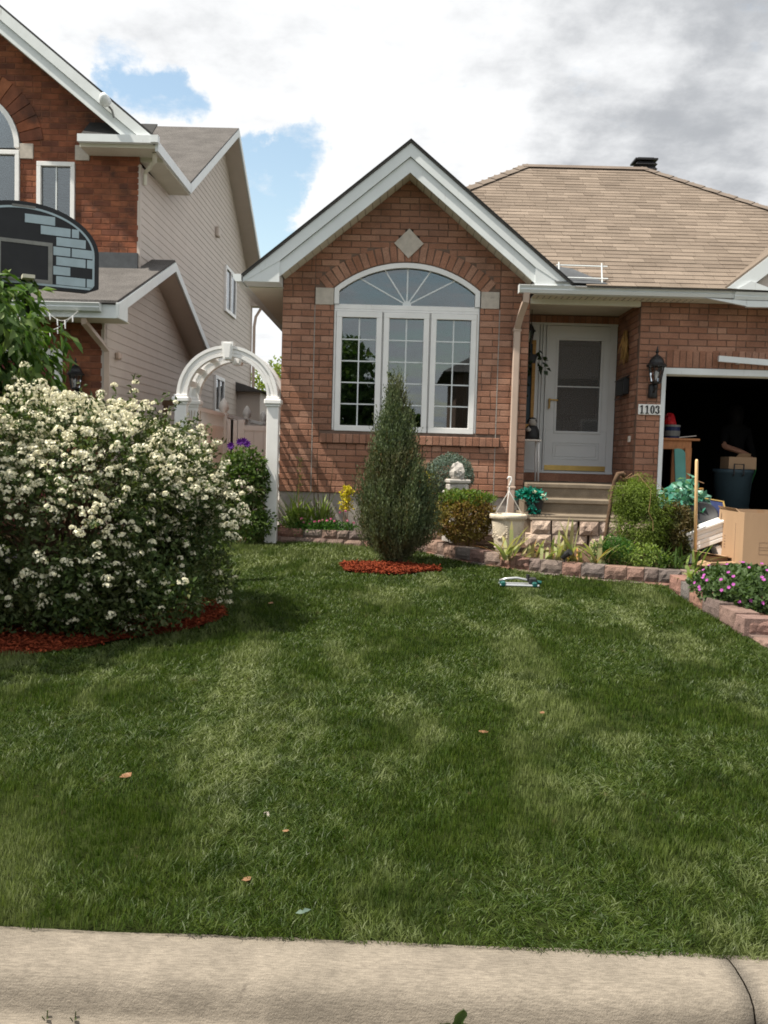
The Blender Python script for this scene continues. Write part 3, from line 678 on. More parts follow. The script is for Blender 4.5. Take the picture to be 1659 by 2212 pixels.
# left eave running back
mb = MB(); mb.bx(-1.96, -1.93, FY+.36, 20, 3.58, 3.68); build(mb, 'eave_board', 'white', H)
mb = MB(); mb.bx(-1.93, -1.49, FY+.36, 20, 3.575, 3.590); build(mb, 'eave_soffit', 'soffit', H)
def gutter(mb, x0, x1, y, z):
    """K-shaped trough along x, front towards -y"""
    pr = [(0, 0), (-.075, 0), (-.098, .04), (-.085, .052), (-.112, .09), (-.104, .094), (0, .094)]
    mb.prism([(x0, y+a, z+b) for a, b in pr], (x1-x0, 0, 0))
mb = MB(); pr = [(0, 0), (-.075, 0), (-.098, .04), (-.112, .09), (0, .09)]; mb.prism([(-1.96+a, FY-.06, 3.575+b) for a, b in pr], (0, 8, 0)); build(mb, 'gutter', 'white', H)
mb = MB(); gutter(mb, 1.46, 4.32, 11.68, 3.535)
gt = build(mb, 'gutter', 'white', H)
mb = MB(); mb.bx(1.458, 1.464, 11.566, 11.682, 3.531, 3.633); build(mb, 'end_cap', 'white', gt)
mb = MB(); gutter(mb, 4.1, 7.7, 11.665, 3.515); build(mb, 'gutter', 'white', H)
mb = MB(); mb.prism([(3.75, 11.60, 3.528), (4.25, 11.585, 3.505), (4.25, 11.585, 3.44), (4.05, 11.59, 3.475)], (0, .05, 0)); mb.bx(4.25, 7.7, 11.58, 11.64, 3.43, 3.505); build(mb, 'loose_trim', 'white', H)
mb = MB(); mb.bx(1.66, 7.7, 11.68, 11.70, 3.53, 3.64); build(mb, 'eave_board', 'white', H)
for k in range(26):
    x0 = 1.66+k*.23; mb = MB(); mb.bx(x0+.002, x0+.226, 11.70, 12.0 if x0 > 2.95 else 12.04, 3.528, 3.540)
    build(mb, 'soffit_panel', 'soffit', H)
mb = MB()
for k in range(26):
    for j in range(3): mb.bx(1.70+k*.077+.02, 1.70+k*.077+.035, 11.78+j*.07, 11.79+j*.07, 3.524, 3.5285)
build(mb, 'soffit_hole', 'tar', H)
mb = MB(); mb.bx(1.66, 3.055, HY-.04, HY+.06, 3.462, 3.528); build(mb, 'porch_beam', 'soffit', H)
mb = MB(); mb.bx(1.66, 3.07, HY+.06, 13.2, 3.52, 3.54); build(mb, 'porch_ceiling', 'soffit', H)

# ---- main hip roof
RY, RZ, EY, EZ = 15.48, 6.26, 11.55, 3.63; RXL, RXR = 1.98, 3.90; RUN = RY-EY; SL = (RZ-EZ)/RUN
LX, RXE = RXL-RUN, RXR+RUN
mb = MB(); q = -.022
VX = .08+(5.335-EZ)/.823; HT = (RZ-5.335+.823*(RXL-.08))/(SL+.823); HP = (RXL-HT, RY-HT, RZ-HT*SL+q)
E_ = [(VX, EY, EZ+q), (RXE, EY, EZ+q), (RXR, RY, RZ+q), (RXL, RY, RZ+q), HP, (RXE, RY+RUN, EZ+q), (LX, RY+RUN, EZ+q), (LX, 14.0, EZ+q)]
mb.add(E_, [(0, 1, 2, 3, 4), (1, 5, 2), (5, 6, 3, 2), (6, 7, 4, 3)]); roof = build(mb, 'roof', 'shingle2', H)
SLEN = math.hypot(RUN, RZ-EZ); EXPO = .127; nrow = int(SLEN/EXPO); cs, sn = RUN/SLEN, (RZ-EZ)/SLEN
tabs = []
for i in range(nrow):
    t0, t1 = i*EXPO, (i+1)*EXPO; u = t0*cs; xa, xb = LX+u, RXE-u
    x = xa-(i % 3)*.105-random.uniform(0, .05)
    while x < xb:
        w = .305 + random.choice((0, 0, 0, .05, -.05)); p, r = max(x, xa), min(x+w-.004, xb)
        x += w
        if r-p < .04 or p > 7.3: continue
        zc, yc = EZ+t0*sn, EY+t0*cs
        if 5.335-.823*abs((p+r)/2-.08) > zc+.02 and p < VX: continue
        tabs.append((p, r, t0, t1))
def tab_geo(p, r, t0, t1):
    th = random.choice((.008, .009, .011)); P = lambda x, t, h: (x, EY+t*cs-h*sn, EZ+t*sn+h*cs)
    return [P(p, t0, th), P(r, t0, th), P(r, t1+.01, .002), P(p, t1+.01, .002), P(p, t0, -.004), P(r, t0, -.004)], [(0, 1, 2, 3), (4, 5, 1, 0), (4, 0, 3), (5, 2, 1)]
st = MB(); cnt = 0
for p, r, t0, t1 in tabs:
    v, f = tab_geo(p, r, t0, t1)
    if cnt < 300 and p < 5.0: mb = MB(); mb.add(v, f); build(mb, 'shingle', 'shingle', roof); cnt += 1
    else: st.add(v, f)
build(st, 'shingle_field', 'shingle', roof, kind='stuff')
def caps(a, b, n, w=.13):
    a, b = Vector(a), Vector(b); d = (b-a).normalized(); sd = d.cross(Vector((0, 0, 1))).normalized(); up = sd.cross(d)
    for k in range(n):
        p = a.lerp(b, k/n); e = a.lerp(b, (k+1.15)/n); mb = MB(); h0, h1 = up*.030, up*.018
        mb.add([p+h0, p+sd*w-Vector((0, 0, w*.42))+h0, e+sd*w-Vector((0, 0, w*.42))+h1, e+h1, p-sd*w-Vector((0, 0, w*.42))+h0, e-sd*w-Vector((0, 0, w*.42))+h1], [(0, 1, 2, 3), (0, 3, 5, 4)])
        build(mb, 'ridge_cap', 'shinglecap', roof)
caps((HP[0], HP[1], HP[2]-q), (RXL, RY, RZ), 8); caps((RXE-.9, EY+.9, EZ+.9*SL), (RXR, RY, RZ), 16)
mb = MB(); mb.prism([(RXL-.05, RY-.15, RZ-.062), (RXL-.05, RY, RZ+.022), (RXL-.05, RY+.15, RZ-.062)], (RXR-RXL+.1, 0, 0)); build(mb, 'ridge_cap', 'shinglecap', roof)
# dark valley strip where the gable roof meets the main roof
mb = MB(); mb.add([(1.9, 11.56, 3.665), (2.55, 11.57, 3.66), (2.16, 11.9, 3.90), (1.78, 11.95, 3.96)], [(0, 1, 2, 3)]); build(mb, 'valley_flashing', 'flash', H)
# small garage gable at the right
gy = 11.56; mb = MB(); g0 = (3.97, 3.63); ap = (5.9, 5.18); g1 = (7.83, 3.63)
mb.prism([(g0[0], gy, g0[1]+.03), (ap[0], gy, ap[1]+.03), (g1[0], gy, g1[1]+.03), (g1[0], gy, g1[1]), (ap[0], gy, ap[1]), (g0[0], gy, g0[1])], (0, 3.0, 0)); build(mb, 'garage_gable_roof', 'shingle', H)
mb = MB(); mb.prism([(g0[0]+.02, gy-.02, g0[1]+.012), (ap[0], gy-.02, ap[1]+.012), (ap[0], gy-.02, ap[1]-.19), (g0[0]+.26, gy-.02, g0[1])], (0, .03, 0)); build(mb, 'garage_fascia', 'white', H)
mb = MB(); mb.prism([(g0[0]+.14, gy-.045, g0[1]+.0), (g0[0]+.3, gy-.045, g0[1]+.1), (g0[0]+.62, gy-.045, g0[1]-.01)], (0, .02, 0)); build(mb, 'loose_trim', 'white', H)
mb = MB(); mb.prism([(g0[0]+.3, gy+.06, g0[1]), (ap[0], gy+.06, ap[1]-.05), (ap[0], gy+.06, 3.6)], (0, .05, 0)); build(mb, 'garage_gable_wall', 'siding', H)
# roof vent
mb = MB(); c = (3.97, 15.75)
mb.bx(c[0]-.13, c[0]+.13, c[1]-.13, c[1]+.13, 6.0, 6.40)
vent = build(mb, 'roof_vent', 'blackm', H)
for k in range(3):
    z = 6.21+k*.075; mb = MB(); a, b = .13, .18
    mb.add([(c[0]+x*b, c[1]+y*b, z) for x, y in ((-1, -1), (1, -1), (1, 1), (-1, 1))]+[(c[0]+x*a, c[1]+y*a, z+.06) for x, y in ((-1, -1), (1, -1), (1, 1), (-1, 1))], [(0, 3, 2, 1), (4, 5, 6, 7)]+[(i, (i+1) % 4, 4+(i+1) % 4, 4+i) for i in range(4)])
    build(mb, 'louvre', 'blackm', vent)
mb = MB(); mb.bx(c[0]-.185, c[0]+.185, c[1]-.185, c[1]+.185, 6.432, 6.458); mb.bx(c[0]-.13, c[0]+.13, c[1]-.13, c[1]+.13, 6.458, 6.482); build(mb, 'vent_cap', 'blackm', vent)

# ---- garage opening
mb = MB(); mb.bx(3.372, 3.425, HY-.012, HY+.13, .55, 2.705); build(mb, 'garage_jamb', 'white', H)
mb = MB(); mb.bx(3.425, 6.0, HY-.012, HY+.02, 2.625, 2.703); build(mb, 'garage_head', 'white', H)
mb = MB(); mb.bx(3.425, 6.0, HY+.02, HY+.14, 2.61, 2.64); build(mb, 'head_liner', 'soffit', H)
mb = MB(); mb.bx(5.9, 6.0, HY-.012, HY+.13, .55, 2.625); build(mb, 'garage_jamb', 'white', H)
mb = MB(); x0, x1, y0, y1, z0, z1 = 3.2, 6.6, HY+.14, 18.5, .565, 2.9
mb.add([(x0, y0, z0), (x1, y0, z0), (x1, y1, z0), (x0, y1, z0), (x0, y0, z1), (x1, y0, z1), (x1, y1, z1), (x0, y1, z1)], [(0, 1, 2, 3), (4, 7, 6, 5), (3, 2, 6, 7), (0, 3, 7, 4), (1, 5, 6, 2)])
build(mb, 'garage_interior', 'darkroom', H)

# ---- front door, its frame and side panel
DY = 13.2
mb = MB(); mb.bx(1.62, 3.07, DY+.06, DY+.1, 1.2, 3.42); build(mb, 'door_backing', 'door', H)
mb = MB(); mb.bx(1.66, 3.065, DY-.02, DY+.06, 3.372, 3.405); mb.bx(2.965, 3.06, DY-.02, DY+.06, 1.335, 3.372)
for x, w, d in ((1.985, .03, .0), (2.02, .022, .02), (2.048, .018, .0), (2.072, .022, .025)): mb.bx(x, x+w, DY-.02-d, DY+.06, 1.335, 3.372)
mb.bx(1.66, 3.06, DY-.05, DY+.06, 1.305, 1.335); build(mb, 'door_frame', 'door', H)
mb = MB(); mb.bx(1.66, 1.98, DY-.0, DY+.06, 1.34, 1.93); mb.bx(1.66, 1.98, DY, DY+.06, 3.16, 3.372); mb.bx(1.93, 1.98, DY, DY+.06, 1.93, 3.16)
sp = build(mb, 'side_light', 'door', H)
mb = MB(); mb.bx(1.885, 1.93, DY-.01, DY+.04, 1.93, 3.16); mb.bx(1.66, 1.885, DY-.01, DY+.04, 1.93, 1.985); mb.bx(1.66, 1.885, DY-.01, DY+.04, 3.11, 3.16); build(mb, 'wood_trim', 'oak', sp)
mb = MB(); mb.bx(1.66, 1.885, DY+.02, DY+.026, 1.985, 3.11); build(mb, 'side_pane', 'binblue', sp)
dr = MB(); x0, x1, z0, z1 = 2.098, 2.962, 1.342, 3.366
gx0, gx1, gz0_, gz1_ = 2.245, 2.838, 1.90, 3.165
dr.bx(x0, x1, DY-.03, DY+.01, z0, gz0_, 0, .003); dr.bx(x0, x1, DY-.03, DY+.01, gz1_, z1, 0, .003)
dr.bx(x0, gx0, DY-.03, DY+.01, gz0_, gz1_); dr.bx(gx1, x1, DY-.03, DY+.01, gz0_, gz1_)
door = build(dr, 'storm_door', 'door', H)
mb = MB(); rect_frame(mb, gx0-.035, gx1+.035, gz0_-.035, gz1_+.035, .035, DY-.04, DY-.03); build(mb, 'glass_moulding', 'door', door)
mb = MB(); rect_frame(mb, 2.21, 2.86, 1.50, 1.74, .012, DY-.036, DY-.03); rect_frame(mb, 2.245, 2.825, 1.535, 1.705, .008, DY-.035, DY-.03); build(mb, 'lower_panel', 'door', door)
mb = MB(); mb.bx(x0+.005, x1-.005, DY-.036, DY-.03, 1.345, 1.415); build(mb, 'kick_plate', 'brass', door)
mb = MB(); mb.bx(gx0, gx1, DY-.012, DY-.006, gz0_, gz1_); build(mb, 'door_pane', 'glass2', door)
mb = MB(); mb.bx(gx0, gx1, DY-.02, DY-.012, 2.515, 2.53); build(mb, 'glass_rail', 'door', door)
mb = MB(); mb.tube([(2.135, DY-.075, 2.205), (2.135, DY-.075, 2.35)], .014, 8); mb.tube([(2.135, DY-.03, 2.32), (2.135, DY-.075, 2.32)], .012, 8); mb.tube([(2.135, DY-.06, 2.335), (2.255, DY-.07, 2.325)], .010, 8); build(mb, 'handle', 'brass', door)
# inner oak door seen through the glass
mb = MB(); mb.bx(2.15, 2.92, DY+.03, DY+.058, 1.35, 3.36); ind = build(mb, 'inner_door', 'innerdoor', H)
mb = MB(); rect_frame(mb, 2.27, 2.82, 2.12, 3.12, .03, DY+.022, DY+.03); mb.bx(2.27, 2.82, DY+.02, DY+.03, 2.05, 2.12); build(mb, 'oak_trim', 'darkwood', ind)
mb = MB()
for k in range(18):
    t0, t1 = PI*k/18, PI*(k+1)/18
    mb.tube([(2.545+.2*math.cos(t0), DY+.02, 2.75+.24*math.sin(t0)), (2.545+.2*math.cos(t1), DY+.02, 2.75+.24*math.sin(t1))], .004, 4)
build(mb, 'leaded_arch', 'greylab', ind)
mb = MB(); mb.bx(1.66, 3.07, DY-.04, DY+.06, 1.19, 1.305); build(mb, 'sill_riser', 'brick', H)
# ------------------------------------------------------------------ the two-storey neighbour
XL, XO = -3.70, -3.35; GYF, UYF = 11.68, 13.23
N2 = thing('two_storey_house', (XL, GYF, .35), 'two-storey house with orange brick front and beige siding on its side', 'house')
def wall_brick(parent, x0, x1, z0, z1, y, holes, seed):
    bs, st = courses(x0, x1, z0, z1, holes, seed=seed); mb = MB(); mo = MB()
    for k, (a, b, za, zb) in enumerate(bs):
        mk = BM[k % 6][1]; sx = (b-a-G)/.235; sz = (zb-za-G)/.0703; dy = random.uniform(-.002, .002)
        mb.add([((a+b)/2+x*sx, y+dy+yy, (za+zb)/2+z*sz) for x, yy, z in mk.v], mk.f)
    for a, b, za, zb in st: mo.bx(a, b, y+.006, y+.12, za-.0005, zb-.001)
    build(mb, 'brickwork', 'brick2', parent, kind='stuff'); build(mo, 'wall', 'mortar2', parent)
def g_holes(za, zb):
    zm = (za+zb)/2; return [(-8.2, -4.21)] if zm < 2.67 else []
wall_brick(N2, -9, XL, .3, 3.2, GYF, g_holes, 21)
rz2 = lambda x: 5.66+.785*(XO-x)
AX2, AZ2, AR2 = -6.15, 5.62, .78
def u_holes(za, zb):
    zm = (za+zb)/2; h = []
    if 4.25 < zm < 5.46: h.append((-5.14, -4.595))
    if zm < 5.64: h.append((-6.93, -5.375))
    elif zm < AZ2+AR2+.02: w = math.sqrt(max(0, (AR2+.02)**2-(zm-AZ2)**2)); h.append((AX2-w, AX2+w))
    if 5.48 < zm < 5.70: h += [(-5.39, -5.185), (-4.60, -4.395)]
    lim = XO-(zm+.12-5.66)/.785
    if lim < XL: h.append((lim, 9))
    return h
wall_brick(N2, -9, XL, 4.22, 8.4, UYF, u_holes, 22)
mb = MB()
for i in range(18):
    t0, t1 = math.radians(-82+i*9.2), math.radians(-82+(i+1)*9.2-.7)
    mb.prism([(AX2+math.sin(t)*r, UYF-.014, AZ2+math.cos(t)*r) for t, r in ((t0, AR2+.01), (t1, AR2+.01), (t1, AR2+.33), (t0, AR2+.33))], (0, .05, 0))
build(mb, 'brick_ring', 'brick2', N2)
for x, z in ((-5.287, 5.59), (-4.497, 5.585)):
    mb = MB(); mb.box((x, UYF+.02, z), (.20, .09, .205), 0, None, .004); build(mb, 'quoin_stone', 'stone', N2)
# upper windows
def simple_window(x0, x1, z0, z1, y, w=.06, cols=2):
    mb = MB(); rect_frame(mb, x0, x1, z0, z1, w, y-.03, y+.07); wn = build(mb, 'window', 'vinyl', N2)
    mb = MB(); mb.bx(x0+w, x1-w, y+.02, y+.026, z0+w, z1-w); build(mb, 'pane', 'glass', wn)
    mb = MB()
    for k in range(1, cols): x = x0+w+(x1-x0-2*w)*k/cols; mb.bx(x-.010, x+.010, y+.006, y+.016, z0+w, z1-w)
    build(mb, 'muntin', 'white', wn)
    mb = MB(); mb.bx(x0-.1, x1+.1, y+.12, y+.14, z0-.1, z1+.1); build(mb, 'window_back', 'room', wn)
    for k in range(12):
        z = z1-w-(k+.5)*(z1-z0-2*w)/24; mb = MB(); mb.box(((x0+x1)/2, y+.075, z), (x1-x0-2*w, .03, .003), 0, Matrix.Rotation(.7, 3, 'X')); build(mb, 'blind_slat', 'curtain', wn)
    return wn
simple_window(-5.135, -4.60, 4.25, 5.455, UYF)
mb = MB(); rect_frame(mb, -6.92, -5.38, 4.3, 5.60, .06, UYF-.03, UYF+.07); bw = build(mb, 'window', 'vinyl', N2)
mb = MB()
t = [math.radians(-90+i*7.5) for i in range(25)]
for a, b in zip(t, t[1:]): mb.prism([(AX2+math.sin(q)*r, UYF-.03, 5.64+math.cos(q)*r) for q, r in ((a, .70), (b, .70), (b, .77), (a, .77))], (0, .1, 0))
build(mb, 'arch_frame', 'vinyl', bw)
mb = MB(); mb.prism([(AX2+math.sin(q)*.71, UYF+.02, 5.64+math.cos(q)*.71) for q in t], (0, .006, 0)); mb.bx(-6.86, -5.44, UYF+.02, UYF+.026, 4.36, 5.54); build(mb, 'pane', 'glass', bw)
mb = MB(); mb.bx(-7, -5.3, UYF+.12, UYF+.14, 4.2, 6.5); build(mb, 'window_back', 'room', bw)
mb = MB(); mb.bx(-9, XL+.0, UYF-.05, UYF+.02, 3.93, 4.22); build(mb, 'base_flashing', 'flash', N2)
# siding: every board a lap of its own
def siding(z0, z1, rng_y, x=XL):
    n = int((z1-z0)/.112)
    for i in range(n):
        a = z0+i*.112; b = a+.112; r = rng_y((a+b)/2)
        if not r: continue
        y0, y1 = r; ra = rng_y(a+.001) or r; rb = rng_y(b-.001) or (r[0], r[1])
        mb = MB()
        mb.add([(x+.009, ra[0], a), (x+.009, ra[1], a), (x+.003, rb[1], b), (x+.003, rb[0], b), (x-.01, ra[0], a), (x-.01, ra[1], a)], [(0, 1, 2, 3), (4, 5, 1, 0)])
        build(mb, 'siding_board', 'siding', N2)
UA, UB, UM = 14.9, 23.42, 19.16
def up_rng(z):
    if z < 5.36: return (UYF+.07, 23.4)
    a = 14.9+(z-5.50)/.545 if z > 5.50 else UYF+.07; b = 23.42-(z-5.36)/.58
    return (max(a, UYF+.07), min(b, 23.4)) if b-a > .1 else None
siding(.4, 7.75, up_rng)
def ga_rng(z):
    if z < 3.12: return (GYF+.07, 16.4)
    a = 11.68+(z-3.12)/.374; b = 16.4-(z-3.12)/.374
    return (max(a, GYF+.07), b) if b-a > .1 else None
siding(.4, 4.1, ga_rng, XL+.02)
for a_ in ((GYF, GYF+.07, .3, 3.15), (UYF, UYF+.07, 3.9, 5.45), (23.38, 23.45, .3, 5.5)): mb = MB(); mb.bx(XL-.02, XL+.02, *a_); build(mb, 'corner_post', 'siding', N2)
mb = MB(); mb.bx(-9, XL-.02, 13.4, 23.4, .3, 5.4); mb.bx(-9, XL-.02, GYF+.12, 16.3, .3, 3.1); mb.prism([(XL-.02, 14.9, 5.4), (XL-.02, 23.4, 5.4), (XL-.02, UM, 7.7)], (-5, 0, 0))
mb.prism([(XL-.02, GYF+.1, 3.1), (XL-.02, 16.3, 3.1), (XL-.02, 13.93, 4.05)], (-5, 0, 0)); build(mb, 'inner_wall', 'siding', N2)
# roofs
mb = MB(); AP = 7.99
mb.prism([(XO, UA-.06, 5.67), (XO, UM, AP), (XO, 23.75, 5.30), (XO, 23.75, 5.26), (XO, UM, AP-.04), (XO, UA-.06, 5.63)], (-7, 0, 0))
ur = build(mb, 'main_roof', 'shingle2', N2)
def board(mb, a, b, h, t, n=(1, 0, 0)):
    a, b = Vector(a), Vector(b); mb.prism([a, b, b-Vector((0, 0, h)), a-Vector((0, 0, h))], Vector(n)*t)
for a, b in (((XO-.02, UA-.02, 5.66), (XO-.02, UM, AP-.02)), ((XO-.02, UM, AP-.02), (XO-.02, 23.75, 5.29))):
    mb = MB(); board(mb, a, b, .15, .03); build(mb, 'rake_board', 'white', N2)
mb = MB(); q = .16
for a, b in (((UA, 5.66-q), (UM, AP-.02-q)), ((UM, AP-.02-q), (23.75, 5.29-q))):
    mb.add([(XO-.02, a[0], a[1]), (XO-.02, b[0], b[1]), (XL-.02, b[0], b[1]), (XL-.02, a[0], a[1])], [(0, 1, 2, 3)])
build(mb, 'rake_soffit', 'siding', N2)
# front cross gable: roof slab, double rake board, side eave
fy = 12.85
mb = MB(); t_ = [(XO-.04, fy, 5.70), (-6.9, fy, 8.49), (-6.9, 20.0, 8.49), (XO-.04, UA-.05, 5.70)]; b_ = [(x, y, z-.05) for x, y, z in t_]; mb.add(t_+b_, [(0, 1, 2, 3), (7, 6, 5, 4)]+[(i, 4+i, 4+(i+1) % 4, (i+1) % 4) for i in range(4)])
mb.prism([(-6.9, fy, 8.49), (-10.4, fy, 5.72), (-10.4, fy, 5.66), (-6.9, fy, 8.44)], (0, 6.2, 0)); build(mb, 'cross_roof', 'shingle2', N2)
mb = MB(); mb.prism([(XO-.03, fy-.02, 5.72), (-6.9, fy-.02, 8.51), (-6.9, fy-.02, 8.475), (XO-.03, fy-.02, 5.685)], (0, .02, 0)); build(mb, 'drip_edge', 'tar', N2)
mb = MB(); mb.prism([(XO-.04, fy-.035, 5.69), (-6.9, fy-.035, 8.475), (-6.9, fy-.035, 8.31), (XO-.24, fy-.035, 5.69)], (0, .03, 0)); build(mb, 'fascia', 'white', N2)
mb = MB(); mb.prism([(XO-.24, fy, 5.685), (-6.9, fy, 8.31), (-6.9, fy, 8.14), (XO-.45, fy, 5.685)], (0, .025, 0)); build(mb, 'frieze_board', 'white', N2)
mb = MB(); mb.prism([(XO-.3, fy+.03, 5.60), (-6.9, fy+.03, 8.14), (-6.9, UYF, 8.14), (XO-.3, UYF, 5.60)], (0, 0, .01)); build(mb, 'rake_soffit', 'soffit', N2)
mb = MB(); mb.bx(-4.415, XO-.06, fy-.09, fy+.0, 5.60, 5.70); build(mb, 'return_gutter', 'white', N2)
mb = MB(); mb.bx(XO-.07, XO+.03, fy-.1, fy-.0, 5.61, 5.705); build(mb, 'gutter_end', 'white', N2)
mb = MB(); mb.prism([(-4.40, fy, 5.70), (XO-.1, fy, 5.70), (XO-.1, UYF, 5.99), (-4.40, UYF, 5.99)], (0, 0, .02)); mb.prism([(-4.40, fy, 5.70), (-4.40, UYF, 5.99), (-4.40, UYF, 5.70)], (.02, 0, 0)); build(mb, 'return_roof', 'tar', N2)
mb = MB(); mb.bx(-4.41, XO-.03, fy, UYF+.05, 5.555, 5.60); mb.bx(XL, XO-.03, UYF+.05, UA+.05, 5.50, 5.56); build(mb, 'eave_soffit', 'soffit', N2)
mb = MB(); mb.bx(XO-.03, XO+.01, fy, UA, 5.52, 5.66); build(mb, 'side_eave_board', 'white', N2)
mb = MB(); mb.tube([(XO-.08, 13.0, 5.55), (XO-.1, 13.1, 5.46), (XL+.06, 13.32, 5.36), (XL+.05, 13.34, 5.2)], .03, 6); build(mb, 'downspout_elbow', 'soffit', N2)
# garage wing roof
mb = MB(); mb.prism([(XO, 11.12, 3.235), (XO, 13.93, 4.285), (XO, 16.76, 3.235), (XO, 16.76, 3.20), (XO, 13.93, 4.25), (XO, 11.12, 3.20)], (-6, 0, 0)); build(mb, 'garage_roof', 'shingle2', N2)
mb = MB(); board(mb, (XO-.01, 11.12, 3.20), (XO-.01, 13.93, 4.25), .13, .03); build(mb, 'rake_board', 'white', N2)
mb = MB(); board(mb, (XO-.01, 13.93, 4.25), (XO-.01, 16.76, 3.20), .13, .03); build(mb, 'rake_board', 'white', N2)
mb = MB()
for a, b in (((11.2, 3.10), (13.93, 4.11)), ((13.93, 4.11), (16.76, 3.06))): mb.add([(XO-.01, a[0], a[1]), (XO-.01, b[0], b[1]), (XL-.0, b[0], b[1]), (XL-.0, a[0], a[1])], [(0, 1, 2, 3)])
build(mb, 'rake_soffit', 'siding', N2)
mb = MB(); mb.prism([(XO-.015, 11.10, 3.20), (XO-.015, 11.5, 3.33), (XO-.015, 11.5, 3.03), (XO-.015, 11.12, 3.03)], (.028, 0, 0)); build(mb, 'eave_return', 'white', N2)
mb = MB(); gutter(mb, -9, XO-.2, 11.16, 3.10); build(mb, 'gutter', 'white', N2)
mb = MB(); mb.bx(-9, XO-.02, 11.16, 11.19, 3.03, 3.19); build(mb, 'fascia', 'white', N2)
mb = MB(); mb.bx(-9, XO-.02, 11.19, GYF+.02, 3.035, 3.05); build(mb, 'eave_soffit', 'soffit', N2)
mb = MB(); mb.tube([(-3.78, 11.2, 3.10), (-3.78, 11.22, 2.98), (-3.69, 11.58, 2.78), (-3.64, 11.66, 2.68), (-3.645, 11.66, .5)], .045, 4); build(mb, 'downspout', 'beigepipe', N2)
# garage door
mb = MB(); mb.bx(-4.30, -4.20, GYF-.02, GYF+.1, .3, 2.70); mb.bx(-8.2, -4.30, GYF-.02, GYF+.1, 2.56, 2.70); build(mb, 'door_surround', 'vinyl', N2)
for k in range(4):
    mb = MB(); z = .35+k*.55; mb.bx(-8.1, -4.30, GYF+.05, GYF+.09, z, z+.545, 0, .006)
    for q in range(5): x = -8.0+q*.74; mb.bx(x, x+.62, GYF+.043, GYF+.05, z+.1, z+.44, 0, .004)
    build(mb, 'door_panel', 'maroon', N2)
# side windows, vents, rear wing
for y0, y1, z0, z1 in ((19.7, 20.95, 4.42, 5.38), (18.75, 19.75, 2.25, 3.0)):
    mb = MB(); w = .07
    mb.bx(XL-.02, XL+.05, y0, y1, z0, z0+w); mb.bx(XL-.02, XL+.05, y0, y1, z1-w, z1); mb.bx(XL-.02, XL+.05, y0, y0+w, z0+w, z1-w); mb.bx(XL-.02, XL+.05, y1-w, y1, z0+w, z1-w); mb.bx(XL-.02, XL+.045, (y0+y1)/2-.03, (y0+y1)/2+.03, z0+w, z1-w)
    wn = build(mb, 'side_window', 'vinyl', N2)
    mb = MB(); mb.bx(XL+.018, XL+.022, y0+w, y1-w, z0+w, z1-w); build(mb, 'pane', 'glass', wn)
    mb = MB(); mb.bx(XL+.0165, XL+.0172, y0+w, y1-w, z0+w, z1-w); build(mb, 'window_back', 'room', wn)
mb = MB(); mb.box((XL+.04, 18.75, 5.82), (.08, .2, .2), 0, None, .02); build(mb, 'wall_vent', 'siding', N2)
mb = MB(); mb.box((XL+.06, 12.15, 2.68), (.06, .14, .09), 0, None, .015); build(mb, 'wall_vent', 'beigepipe', N2)
mb = MB(); mb.bx(XL-1, -3.16, 21.5, 25, .3, 2.85)
rw = build(mb, 'rear_wing', 'siding', N2)
mb = MB(); mb.prism([(-3.0, 21.3, 2.85), (XL-.2, 21.3, 3.12), (XL-.2, 21.3, 2.85)], (0, 3.9, 0)); build(mb, 'wing_roof', 'shingle2', rw)
mb = MB(); mb.bx(XL-.1, XL+.28, 23.3, 23.6, 5.08, 5.30); build(mb, 'eave_return', 'siding', N2)
mb = MB(); mb.tube([(XL+.24, 23.55, 5.1), (XL+.1, 23.5, 4.85), (XL+.07, 23.46, 4.6), (XL+.07, 23.46, .5)], .045, 4); build(mb, 'downspout', 'beigepipe', N2)
